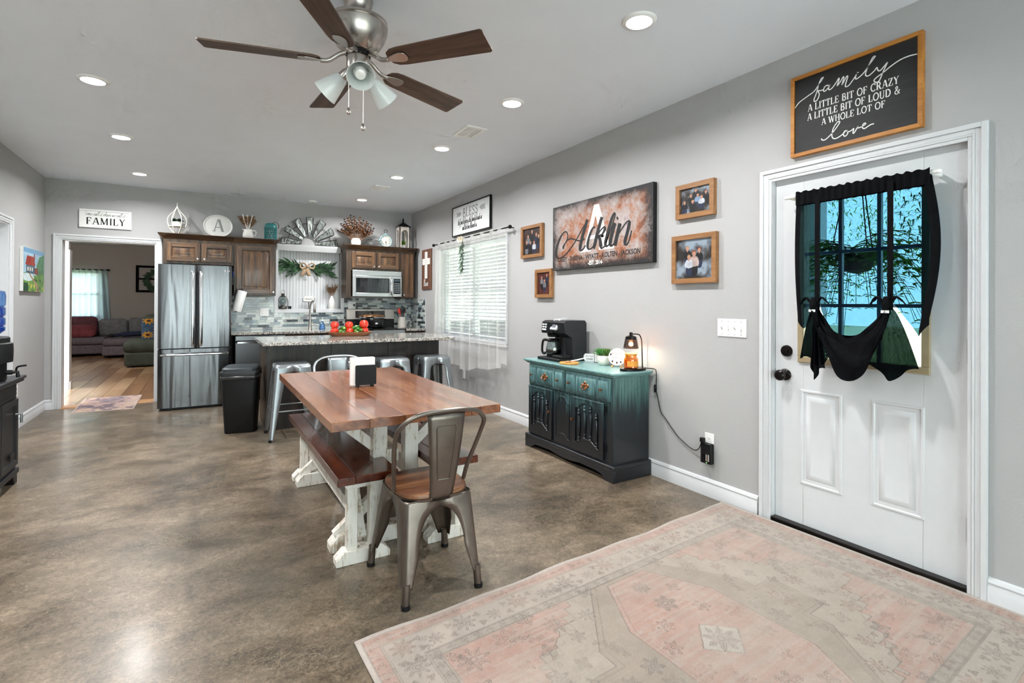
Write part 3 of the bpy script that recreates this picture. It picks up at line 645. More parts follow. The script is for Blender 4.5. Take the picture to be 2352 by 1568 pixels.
# ---------------- paper towel roll and a magnetic caddy on the refrigerator side
pt = thing('paper_towel_roll', 'white paper towel roll clipped at a slant to the refrigerator side', 'paper towel', (.392, 7.40, 1.30))
tm = Matrix.Rotation(math.radians(15), 4, 'Y')
MB().lathe([(.018, -.135), (.056, -.135), (.058, -.13), (.058, .13), (.056, .135), (.018, .135)], n=28).xf(tm).build('paper', M('paper_towel', 'F2F2F2', .9, var=.02, bump=.3), pt)
MB().lathe([(.008, -.15), (.008, .15), (.001, .15)], n=10).xf(tm).box(-.075, -.062, -.02, .02, -.02, .02).tube([(-.06, 0, 0), (-.03, 0, .15), (0.035, 0, .15)], .005, 6).build('holder', MAT['blackmetal'], pt)
mg = thing('utensil_caddy', 'small dark magnetic caddy with blue tool on the refrigerator side', 'caddy', (.30, 7.34, 1.50))
MB().box(.0, .03, -.04, .04, 0, .10).build('pocket', MAT['black'], mg, .003); MB().tube([(.015, 0, .05), (.018, 0, .17)], .008, 8).build('tool', M('blue_grip', '27418A', .4), mg)
# ---------------- backsplash tiles
tcols = [M('tile_slate', '3C4850', .18, coat=.4, var=.12), M('tile_charcoal', '2C3236', .18, coat=.4, var=.12), M('tile_bluegrey', '75868D', .2, coat=.4, var=.15, vs=30),
         M('tile_sage', 'A9B5B2', .22, coat=.3, var=.12, vs=40), M('tile_marble', 'C6CCC8', .25, coat=.3, var=.1, vs=40), M('tile_grey', '8C9092', .22, coat=.3, var=.14, vs=40)]
tw = [.15, .10, .14, .22, .29, .10]; rows_h = .0355; gap = .003
bs = thing('tile_backsplash', 'mosaic backsplash of slate, sage and marble strip tiles above the counter', 'backsplash', (1.6, YB, .895))
grout = M('grout', 'C9CCC8', .8)
MB().box(.30, .865, YB - .003, YB, .895, 1.372).box(.865, 1.84, YB - .003, YB, .895, 1.133).box(1.84, XR, YB - .003, YB, .895, 1.356).box(XR - .003, XR, YB - .64, YB - .003, .895, 1.345).build('grout_bed', grout, bs, world=True)
MB().box(XR - .008, XR, YB - .646, YB - .64, .895, 1.347).box(XR - .008, XR, YB - .646, YB - .15, 1.345, 1.349).build('edge_strip', MAT['trim'], bs, world=True)
tiles = []; rt = random.Random(5)
def lay(a0, a1, z0, z1, wall):
    nr = int((z1 - z0) / rows_h + .35)
    for r in range(nr):
        zz = z0 + r * rows_h + gap / 2; zt = min(zz + rows_h - gap, z1)
        p = a0 + gap / 2 - rt.random() * .05
        while p < a1 - .012:
            L = rt.choice([.048, .075, .1, .1, .125, .15]); q = min(p + L - gap, a1); s = max(p, a0)
            if q - s > .012: tiles.append((wall, s, q, zz, zt, rt.choices(range(6), tw)[0]))
            p += L
lay(.30, .865, .895, 1.372, 'b'); lay(.865, 1.84, .895, 1.133, 'b'); lay(1.84, XR - .004, .895, 1.356, 'b'); lay(YB - .64, YB - .006, .895, 1.345, 'r')
tiles.sort(key=lambda q: -(q[2] - q[1]) * (q[4] - q[3]) * (1 if q[0] == 'b' else .45))
cache = {}; rest = MB()
for i, (wl, s, q, z0, z1, c) in enumerate(tiles):
    L = round(q - s, 4); hh = round(z1 - z0, 4); th = .0075
    if i < 300:
        key = (wl, L, hh, c)
        if key not in cache:
            me = (bx(0, L, -th, -.002, 0, hh) if wl == 'b' else bx(-th, -.002, 0, L, 0, hh)).mesh('tile'); me.materials.append(tcols[c]); cache[key] = me
        o = bpy.data.objects.new('tile', cache[key]); COL.objects.link(o); o.parent = bs
        o.location = (s - 1.6, 0, z0 - .895) if wl == 'b' else (XR - 1.6, s - YB, z0 - .895)
    else:
        (rest.box(s, q, YB - th, YB - .002, z0, z1) if wl == 'b' else rest.box(XR - th, XR - .002, s, q, z0, z1))
tr_ = NT('tile_mix'); gi_ = tr_.node('ShaderNodeNewGeometry'); tr_.set(col=tr_.ramp(gi_.outputs['Random Per Island'], [(0, '3C4850'), (.15, '2C3236'), (.25, '75868D'), (.4, 'A9B5B2'), (.62, 'C6CCC8'), (.9, '8C9092')], 'CONSTANT'), rough=.2, coat=.4)
if rest.v: rest.build('tile_remainder', tr_.m, bs, world=True, kind='stuff')
# ---------------- counters, base units
ct = MB().box(.30, 1.846, 7.345, YB - .009, .864, .895); 
tag(ct.build('countertop', MAT['granite'], bevel=.004), 'speckled granite countertop with the sink faucet along the back wall', 'countertop')
tag(MB().box(2.604, XR - .01, 7.345, YB - .009, .864, .895).build('countertop', MAT['granite'], bevel=.004), 'short speckled granite countertop right of the range', 'countertop')
b1 = thing('base_cabinet', 'dark oak sink base cabinet under the left countertop', 'cabinet', (1.4, 7.6, 0))
MB().box(.95, 1.846, 7.40, YB - .01, .1, .864).box(.95, 1.846, 7.46, YB - .01, 0, .1).build('body', MAT['oakdark'], b1, .002, world=True)
cab_door(b1, .97, 1.39, .14, .84, 7.40, knob=(1.36, .78)); cab_door(b1, 1.405, 1.83, .14, .84, 7.40, knob=(1.435, .78))
b2 = thing('base_cabinet', 'dark oak base cabinet in the corner right of the range', 'cabinet', (2.75, 7.6, 0))
MB().box(2.604, XR - .01, 7.40, YB - .01, .1, .864).box(2.604, XR - .01, 7.46, YB - .01, 0, .1).build('body', MAT['espresso'], b2, .002, world=True); cab_door(b2, 2.62, XR - .02, .14, .84, 7.40, knob=(2.65, .78))
dw = thing('dishwasher', 'dark stainless dishwasher between refrigerator and sink cabinet', 'dishwasher', (.645, 7.6, 0))
MB().box(.347, .943, 7.40, YB - .02, .1, .862).box(.347, .943, 7.47, YB - .02, 0, .1).build('body', MAT['black'], dw, world=True)
dst = steel('dark_stainless', '6A6C6E', .3, 0)
MB().box(.35, .94, 7.365, 7.40, .11, .76).build('door', dst, dw, .004, world=True); MB().box(.35, .94, 7.36, 7.40, .79, .848).build('control_panel', steel('panel_stainless', '85898C', .3, 0), dw, .003, world=True)
MB().box(.37, .92, 7.355, 7.365, .752, .778).build('pocket_handle', MAT['chrome'], dw, .003, world=True)
for k in range(5): MB().box(.60 + k * .03, .615 + k * .03, 7.358, 7.3602, .815, .822).build('button', MAT['white'], dw, world=True)
# ---------------- range
rg = thing('kitchen_range', 'stainless electric range with black glass cooktop and backguard', 'range', (2.225, 7.65, 0))
rx0, rx1 = 1.852, 2.598
MB().box(rx0, rx1, 7.37, YB - .02, .0, .885).build('body', steel('range_stainless', 'A7A9AA', .3, 0), rg, .003, world=True)
MB().box(rx0 - .002, rx1 + .002, 7.33, 7.90, .885, .905).build('cooktop', M('black_glass', '08090A', .08, coat=.5), rg, .004, world=True)
MB().box(rx0, rx1, 7.90, YB - .02, .885, 1.03).build('backguard_base', MAT['black'], rg, .003, world=True)
bp = MB().prism([(7.875, 1.03), (7.895, 1.185), (7.97, 1.19), (7.97, 1.03)], rx0 + .002, rx1 - .002, 'yz').build('control_panel', steel('backguard_stainless', 'AAA59E', .3, 0), rg, .003, world=True)
MB().prism([(7.874, 1.055), (7.889, 1.160), (7.893, 1.160), (7.879, 1.055)], 1.985, 2.44, 'yz').build('display', M('black_display', '0A0B0D', .1, coat=.6), bp, world=True)
MB().box(rx0 + .02, rx1 - .02, 7.345, 7.37, .22, .78).build('oven_door', MAT['black'], rg, .004, world=True)
MB().tube([(rx0 + .06, 7.345, .74), (rx0 + .06, 7.30, .745), (rx1 - .06, 7.30, .745), (rx1 - .06, 7.345, .74)], .011, 8).build('oven_handle', MAT['chrome'], rg, world=True)
for cx, cy, r in ((2.03, 7.5, .1), (2.42, 7.5, .08), (2.03, 7.77, .08), (2.42, 7.77, .1)): MB().lathe([(r - .002, 0), (r, .0005), (r + .002, 0)], n=32, c=(cx, cy, .9052)).build('burner_ring', MAT['galv'], rg, world=True)
# ---------------- microwave
mw = thing('microwave', 'stainless over-the-range microwave hung under the oak cabinet', 'microwave', (2.24, YF, 1.375))
mx0, mx1, mz0, mz1, my = 1.868, 2.612, 1.378, 1.766, 7.60
MB().box(mx0 + .004, mx1 - .004, my + .02, YB - .02, mz0, mz1).build('body', MAT['black'], mw, .003, world=True)
mst = steel('microwave_stainless', 'C2C4C5', .26, 0)
MB().box(mx0, mx1, my, my + .02, mz0 + .315, mz1).build('vent_grille', mst, mw, .003, world=True)
md = MB(); 
for q in ((mx0, mx0 + .05, mz0, mz0 + .312), (2.418, 2.46, mz0, mz0 + .312), (mx0 + .05, 2.418, mz0, mz0 + .055), (mx0 + .05, 2.418, mz0 + .275, mz0 + .312)): md.box(q[0], q[1], my - .012, my + .02, q[2], q[3])
md = md.build('door', mst, mw, .003, world=True)
MB().box(mx0 + .05, 2.418, my - .006, my + .01, mz0 + .055, mz0 + .275).build('door_window', M('microwave_glass', '1A2024', .06, coat=.8, metal=.3), md, world=True)
MB().tube(cr([(2.445, my - .012, mz0 + .03), (2.44, my - .05, mz0 + .06), (2.44, my - .058, mz0 + .155), (2.44, my - .05, mz0 + .25), (2.445, my - .012, mz0 + .285)], 6), .013, 10, flat=.7).build('handle', MAT['chrome'], md, world=True)
pn = MB(); 
for q in ((2.464, 2.484, mz0, mz0 + .312), (2.592, mx1, mz0, mz0 + .312), (2.484, 2.592, mz0, mz0 + .045), (2.484, 2.592, mz0 + .275, mz0 + .312)): pn.box(q[0], q[1], my - .012, my + .02, q[2], q[3])
pn = pn.build('control_frame', mst, mw, .003, world=True)
MB().box(2.484, 2.592, my - .008, my + .01, mz0 + .045, mz0 + .275).build('keypad', MAT['black'], pn, world=True)
for r in range(6):
    for c in range(3): MB().box(2.497 + c * .031, 2.515 + c * .031, my - .0085, my - .0079, mz0 + .065 + r * .026, mz0 + .079 + r * .026).build('key', M('key_grey', '9AA6AE', .5) if 'key_grey' not in bpy.data.materials else bpy.data.materials['key_grey'], pn, world=True)
MB().box(2.494, 2.582, my - .0085, my - .0079, mz0 + .235, mz0 + .262).build('clock_display', M('clock_blue', '3C4E58', .2), pn, world=True)
# ---------------- outlets on the backsplash
def outlet(name, loc, rz, label, gang=1, kind='duplex', plug=False):
    t = thing(name, label, 'outlet' if kind == 'duplex' else 'light switch', loc, rz); w = .035 + .023 * (gang - 1) if gang > 1 else .035
    w = {1: .035, 2: .058, 3: .08, 4: .105}[gang]
    MB().box(-w, w, -.006, 0, -.058, .058).build('cover_plate', MAT['white'], t, .003)
    for g in range(gang):
        gx = (g - (gang - 1) / 2) * .046
        if kind == 'duplex':
            for s in (-1, 1):
                r = MB().lathe([(.0165, 0), (.0165, .0075), (.001, .0075)], n=20, mat=Matrix.Rotation(R90, 3, 'X'), c=(gx, 0, s * .02)).build('socket', MAT['white'], t)
                MB().box(gx - .0075, gx - .005, -.0082, -.0074, s * .02 - .002, s * .02 + .006).box(gx + .005, gx + .0075, -.0082, -.0074, s * .02 - .002, s * .02 + .006).build('slots', MAT['black'], r)
        else:
            MB().box(gx - .005, gx + .005, -.0075, -.006, -.013, .013).build('slot', M('switch_slot', 'CFCFCF', .5), t)
            u = 1 if g % 2 else -1
            MB().prism([(-.006, -.006), (-.006, .006), (-.020, -u * .010 + .003), (-.020, -u * .010 - .003)], gx - .004, gx + .004, 'yz').build('toggle', MAT['white'], t, .001)
            for s in (-1, 1): MB().lathe([(.003, 0), (.003, .0068), (.001, .007)], n=10, mat=Matrix.Rotation(R90, 3, 'X'), c=(gx, 0, s * .042)).build('screw', MAT['galv'], t)
    return t
outlet('wall_outlet', (.737, YB - .0085, 1.145), 0, 'white double outlet in the backsplash right of the paper towels', 2)
o2 = outlet('wall_outlet', (1.957, YB - .0085, 1.247), 0, 'white outlet in the backsplash above the left of the range', 2)
cp = thing('power_cord', 'short black cord plugged in behind the range', 'cord', (1.985, YB - .016, 1.25))
MB().box(-.012, .012, -.03, 0, -.012, .012).build('plug', MAT['black'], cp, .003); MB().tube(cr([(0, -.02, -.01), (.03, -.035, -.05), (.035, -.03, -.12)], 6), .003, 6).build('cable', MAT['black'], cp)
# ================================================================== island, stools, table, benches, chairs
isl = thing('kitchen_island', 'dark espresso oak kitchen island base with plain panels behind the stools', 'kitchen island', (1.48, 5.98, 0))
ix0, ix1, iy0, iy1 = .545, 2.40, 5.63, 6.33
MB().box(ix0 + .012, ix1 - .012, iy0 + .012, iy1, 0, .864).build('body', MAT['espresso'], isl, world=True)
for k in range(3):
    w = (ix1 - ix0) / 3; MB().box(ix0 + k * w + .001, ix0 + (k + 1) * w - .001, iy0, iy0 + .012, 0, .862).build('front_panel', MAT['espresso'], isl, .001, world=True)
MB().box(ix0, ix0 + .012, iy0 + .012, iy1 - .02, 0, .862).build('end_panel', MAT['oakdark'], isl, world=True); MB().box(ix1 - .012, ix1, iy0 + .012, iy1 - .02, 0, .862).build('end_panel', MAT['espresso'], isl, world=True)
tag(MB().prism([(.495, 5.365), (2.478, 5.365), (2.49, 5.377), (2.49, 6.36), (.485, 6.36), (.485, 5.375)], .864, .896, 'xy').build('island_countertop', MAT['granite'], bevel=.005), 'wide speckled granite countertop on the island', 'countertop')
def metal_leg(sx, sy, top, foot, zt, zs, hA, hB, foot_w, pw=2.0, r=.02, ztop=None, n=22, zmin=0.0):
    """pressed-sheet corner leg: two flanges that widen into half an arch on each side"""
    m = MB(); ztop = ztop or zt; rows = []
    for i in range(n + 1):
        t = i / n; z = zmin + (ztop - zmin) * (1 - t)
        cx = top[0] + (foot[0] - top[0]) * (1 - z / ztop); cy = top[1] + (foot[1] - top[1]) * (1 - z / ztop); fl = []
        for c, h in ((cx, hA), (cy, hB)):
            if z >= zt: f = c
            elif z > zs: f = c - h * (1 - ((z - zs) / (zt - zs)) ** pw) ** (1 / pw)
            else:
                cs = (top[0] + (foot[0] - top[0]) * (1 - zs / ztop)) if c is cx else (top[1] + (foot[1] - top[1]) * (1 - zs / ztop))
                f = foot_w + (cs - h - foot_w) * (z / zs)
            fl.append(max(f, .012))
        rc = min(r, fl[0] * .8, fl[1] * .8)
        pts = [(cx - fl[0], cy), (cx - (fl[0] + rc) / 2, cy)] + [(cx - rc + rc * math.sin(a), cy - rc + rc * math.cos(a)) for a in (0, .4, .8, 1.17, 1.57)] + [(cx, cy - (fl[1] + rc) / 2), (cx, cy - fl[1])]
        rows.append([(sx * p[0], sy * p[1], z) for p in pts])
    k = len(rows[0]); vs = [p for q in rows for p in q]
    m.add(vs, [(i * k + j, i * k + j + 1, (i + 1) * k + j + 1, (i + 1) * k + j) for i in range(n) for j in range(k - 1)]); return m
def rrect(hx, hy, r, n=5):
    out = []
    for cx, cy, a0 in ((hx - r, hy - r, 0), (-hx + r, hy - r, 90), (-hx + r, -hy + r, 180), (hx - r, -hy + r, 270)):
        out += [(cx + r * math.cos(math.radians(a0 + 90 * i / n)), cy + r * math.sin(math.radians(a0 + 90 * i / n))) for i in range(n + 1)]
    return out
def loft(rings, capb=True, capt=True):
    m = MB(); k = len(rings[0]); vs = [p for r in rings for p in r]
    fs = [(i * k + j, i * k + (j + 1) % k, (i + 1) * k + (j + 1) % k, (i + 1) * k + j) for i in range(len(rings) - 1) for j in range(k)]
    if capb: fs.append(tuple(range(k))[::-1])
    if capt: fs.append(tuple(range((len(rings) - 1) * k, len(rings) * k)))
    return m.add(vs, fs)
def stool(label, loc, rz):
    t = thing('bar_stool', label, 'bar stool', loc, rz, 'metal stools along the island')
    hz = .70; rings = []
    for z, g in ((hz - .045, .0), (hz - .012, -.003), (hz - .004, -.007), (hz, -.014), (hz - .001, -.022)): rings.append([(x, y, z) for x, y in rrect(.158 + g, .158 + g, .04)])
    loft(rings, False, True).build('seat', MAT['galv'], t, solid=.0015)
    for sx in (-1, 1):
        for sy in (-1, 1):
            metal_leg(sx, sy, (.155, .155), (.218, .218), hz - .065, .50, .09, .09, .034, 3.0, .022, hz - .012, 26).build('leg', MAT['galv'], t, solid=.002)
            lg = t.children[-1]
            MB().lathe([(.017, 0), (.017, .022), (.012, .024)], n=12, c=(sx * .205, sy * .205, 0)).build('foot_cap', MAT['black'], lg)
    q = .218 - (.218 - .155) * (.27 / (hz - .012)) - .006
    for sx, sy, ex, ey in ((-1, -1, 1, -1), (1, -1, 1, 1), (1, 1, -1, 1), (-1, 1, -1, -1)): MB().tube([(sx * q, sy * q, .27), (ex * q, ey * q, .27)], .0065, 8).build('brace', MAT['galv'], t)
    for sgn in (-1, 1): MB().beam((-.15, sgn * -.15, .60), (.15, sgn * .15, .60 + .0005), .022, .003).build('cross_strap', MAT['blackmetal'], t)
    return t
s0 = stool('grey metal bar stool at the left end of the island, beside the trash can', (.735, 5.335, 0), .0)
dup(s0, (1.255, 5.34, 0), .02, 'grey metal bar stool mostly hidden behind the napkin holder and far chair')
dup(s0, (1.725, 5.335, 0), -.02, 'grey metal bar stool third along the island, right of the napkin holder')
dup(s0, (2.195, 5.345, 0), .03, 'grey metal bar stool at the right end of the island near the curtain')
# ---------------- trash can
tc = thing('trash_can', 'black plastic step trash can with a bag under its lid', 'trash can', (.335, 5.80, 0), math.radians(-11))
rg_ = []
for z, hx, hy in ((0, .128, .142), (.012, .135, .15), (.30, .148, .172), (.545, .158, .19)): rg_.append([(x, y, z) for x, y in rrect(hx, hy, .035)])
loft(rg_).build('bin', MAT['black'], tc)
loft([[(x, y, z) for x, y in rrect(.164 + g, .197 + g, .04)] for z, g in ((.56, .0), (.60, .006), (.608, .003))]).build('lid_rim', M('black_rim', '1C1F22', .45), tc)
loft([[(x, y + .0, z) for x, y in rrect(.150 + g, .186 + g, .05)] for z, g in ((.608, .004), (.632, .004), (.642, -.004), (.646, -.016))]).build('lid', M('slate_lid', '2E353B', .4), tc)
rb = []
rngb = random.Random(2)
for z, g in ((.562, .007), (.55, .010), (.535, .006)): rb.append([(x * (1 + rngb.uniform(-.01, .012)), y * (1 + rngb.uniform(-.01, .012)), z + rngb.uniform(-.006, .006)) for x, y in rrect(.158 + g, .19 + g, .035)])
loft(rb, False, False).build('bag', M('bag_plastic', '202226', .15, coat=.5), tc, solid=.001)
# ---------------- farmhouse dining table
tb = thing('dining_table', 'farmhouse dining table with reddish stained plank top and white trestle base', 'table', (.9075, 3.2, 0))
tx0, tx1, ty0, ty1 = .480, 1.335, 2.31, 4.09
for k in range(5):
    w = (tx1 - tx0) / 5; MB().box(tx0 + k * w + .0003, tx0 + (k + 1) * w - .0003, ty0, ty1, .717, .76).build('plank', MAT['tabletop'], tb, .002, world=True)
def foot_poly(x0, x1, h, c): return [(x0, 0), (x1, 0), (x1, h * .45), (x1 - c, h), (x0 + c, h), (x0, h * .45)]
def trestle(t, xc, y, hw, h, dep, pz, pw, pgap, cap, brace=True):
    MB().prism([(xc + a, b) for a, b in foot_poly(-hw, hw, h, .04)], y - dep / 2, y + dep / 2, 'xz').build('foot', MAT['chalk'], t, .003, world=True)
    for s in (-1, 1): MB().box(xc + s * pgap - pw / 2, xc + s * pgap + pw / 2, y - pw / 2, y + pw / 2, h, pz - .045).build('post', MAT['chalk'], t, .002, world=True)
    MB().prism([(xc - cap, pz), (xc + cap, pz), (xc + cap - .03, pz - .045), (xc - cap + .03, pz - .045)], y - dep / 2, y + dep / 2, 'xz').build('top_bar', MAT['chalk'], t, .002, world=True)
    if brace:
        for s in (-1, 1):
            L = hw * .62
            MB().beam((xc + s * (pgap + pw / 2 - .01), y, h + L * .72), (xc + s * (pgap + L + .01), y, h - .012), pw * .7, pw * .55, (0, 1, 0)).build('brace', MAT['chalk'], t, world=True)
            MB().beam((xc + s * (pgap + pw / 2 - .01), y, pz - .05 - L * .72), (xc + s * (pgap + L + .01), y, pz - .035), pw * .7, pw * .55, (0, 1, 0)).build('brace', MAT['chalk'], t, world=True)
for y in (2.745, 3.83): trestle(tb, .9075, y, .345, .085, .088, .717, .075, .088, .36)
MB().box(.87, .945, 2.78, 3.79, .40, .47).build('stretcher', MAT['chalk'], tb, .003, world=True)
def bench(label, xc, y0, y1, hwid):
    t = thing('dining_bench', label, 'bench', (xc, (y0 + y1) / 2, 0), 0, 'benches along the dining table')
    for k in range(2):
        a, b = ((-hwid, -hwid * .42), (-hwid * .42, hwid))[k]
        MB().box(a + .0003, b - .0003, y0 - (y0 + y1) / 2, y1 - (y0 + y1) / 2, .418, .458).build('seat_plank', MAT['bench'], t, .003)
    for y in (y0 + .115, y1 - .10): trestle(t, xc, y, .133, .068, .075, .418, .05, .055, .115, False)
    yc = (y0 + y1) / 2
    MB().box(-.028, .028, y0 - yc + .19, y1 - yc - .14, .17, .235).build('stretcher', MAT['chalk'], t, .002)
    for s, y in ((1, y0 + .115 - yc), (-1, y1 - .10 - yc)): MB().beam((0, y + s * .02, .10), (0, y + s * .22, .40), .04, .045).build('brace', MAT['chalk'], t)
    return t
bench('dark stained bench on the left long side of the table', .690, 2.465, 4.07, .147)
bench('dark stained bench on the right long side of the table, partly behind the chair', 1.165, 2.475, 4.07, .125)
# ---------------- metal chairs with wooden seats
def chair(label, loc, rz, mat):
    t = thing('dining_chair', label, 'chair', loc, rz, 'metal chairs at the table ends')
    sp = []
    for a in range(40):
        th = 2 * PI * a / 40; c, s = math.cos(th), math.sin(th); e = .55
        wx = .168 - .012 * (s < 0) * abs(s)
        sp.append((wx * abs(c) ** e * (1 if c > 0 else -1), .185 * abs(s) ** e * (1 if s > 0 else -1)))
    loft([[(x * g, y * g, z) for x, y in sp] for z, g in ((.418, 1.0), (.430, 1.02), (.432, 1.02))], True, True).build('seat_frame', mat, t)
    loft([[(x * g, y * g, z) for x, y in sp] for z, g in ((.432, .985), (.434, 1.0), (.446, 1.0), (.451, .985), (.452, .96))]).build('seat', MAT['seatwood'], t, label='brown wooden seat with visible grain')
    for sx in (-1, 1):
        for sy in (-1, 1):
            fw = .178 if sy < 0 else .202
            l = metal_leg(sx, sy, (.160, .172), (fw + .012, .232), .385, .20, .108, .115, .022, 2.0, .03, .425, 34, zmin=.075).build('leg', mat, t, solid=.002)
            MB().tube([(sx * (fw - .006), sy * .216, .0), (sx * (fw - .012), sy * .209, .10)], .0175, 14).build('leg_tip', mat, l)
            MB().lathe([(.0195, 0), (.0195, .018), (.001, .018)], n=14, c=(sx * (fw - .006), sy * .216, 0)).build('foot_cap', MAT['black'], l)
    hp = cr([(-.172, -.055, .445), (-.182, -.085, .53), (-.205, -.165, .69), (-.195, -.215, .765), (-.13, -.242, .812), (0, -.252, .824), (.13, -.242, .812), (.195, -.215, .765), (.205, -.165, .69), (.182, -.085, .53), (.172, -.055, .445)], 7)
    MB().tube(hp, .0105, 10).build('back_hoop', mat, t)
    def spl(u, v):
        w = .053 + .036 * v; return ((u - .5) * 2 * w, -.186 - .062 * v - .012 * math.sin(PI * v) + .006 * (abs(u - .5) * 2) ** 2, .415 + .40 * v)
    b = MB().grid(7, 14, spl).build('backrest', mat, t, solid=.003)
    em = []
    for u, v in [(.30, .86), (.70, .86)]: em.append((u, v))
    P = [spl(*q) for q in [(.27, .28), (.24, .55), (.22, .82), (.26, .855), (.74, .855), (.78, .82), (.76, .55), (.73, .28), (.70, .25), (.30, .25)]]
    MB().tube([(x, y - .002, z) for x, y, z in P], .0032, 6, closed=True).build('embossed_line', mat, b)
    return t
ch0 = chair('brushed gunmetal chair with wooden seat at the near end of the table', (.905, 2.275, 0), 0, MAT['gunmetal'])
ch1 = chair('grey metal chair at the far end of the table, only its back showing', (1.0, 4.30, 0), PI, MAT['galv'])
# ---------------- napkin holder
nh = thing('napkin_holder', 'black napkin holder filled with white napkins on the table', 'napkin holder', (.875, 3.235, .76), math.radians(-4))
for y in (-.038, .030):
    q = MB().prism([(x, z + .075) for x, z in rrect(.064, .062, .008, 3)], y - .003, y + .003, 'xz'); q.build('plate', M('navy_black', '0A0B10', .5, spec=.25) if y < 0 else MAT['black'], nh)
for sx in (-.045, .045):
    MB().tube([(sx, -.038, .02), (sx, -.04, .006), (sx, .032, .006), (sx, .03, .02)], .004, 6).build('wire_foot', MAT['black'], nh)
    for y in (-.040, .032): MB().lathe([(.005, 0), (.005, .012), (.001, .013)], n=8, c=(sx, y, 0)).build('leg', MAT['black'], nh)
np_ = thing('napkin_stack', 'stack of white paper napkins standing in the black holder', 'napkins', (.875, 3.235, .773), math.radians(-4))
rn = random.Random(4)
for k in range(14):
    y = -.031 + k * .0042; dx = rn.uniform(-.004, .004) - .012; MB().box(-.078 + dx, .068 + dx, y, y + .0035, rn.uniform(0, .003), .166 + rn.uniform(-.006, .004)).build('napkin', MAT['white'] if k else M('napkin_paper', 'F3F1EE', .9), np_)
# ================================================================== lettering tools
def text2d(s, size, bold=0.0, align='CENTER', sx=1.0, spacing=1.0, shear=0.0):
    cu = bpy.data.curves.new('lettering', 'FONT'); cu.body = s; cu.size = size; cu.align_x = align; cu.align_y = 'CENTER'; cu.offset = bold; cu.space_character = spacing; cu.shear = shear; cu.resolution_u = 3
    ob = bpy.data.objects.new('lettering', cu); COL.objects.link(ob); dg = bpy.context.evaluated_depsgraph_get(); me = ob.evaluated_get(dg).to_mesh()
    vs = [(v.co.x * sx, v.co.y) for v in me.vertices]; fs = [tuple(p.vertices) for p in me.polygons]; ob.evaluated_get(dg).to_mesh_clear()
    bpy.data.objects.remove(ob); bpy.data.curves.remove(cu); return vs, fs
def text(mb, s, x, z, size, y=-.001, **k):
    vs, fs = text2d(s, size, **k); return mb.add([(x + a, y, z + b) for a, b in vs], fs)
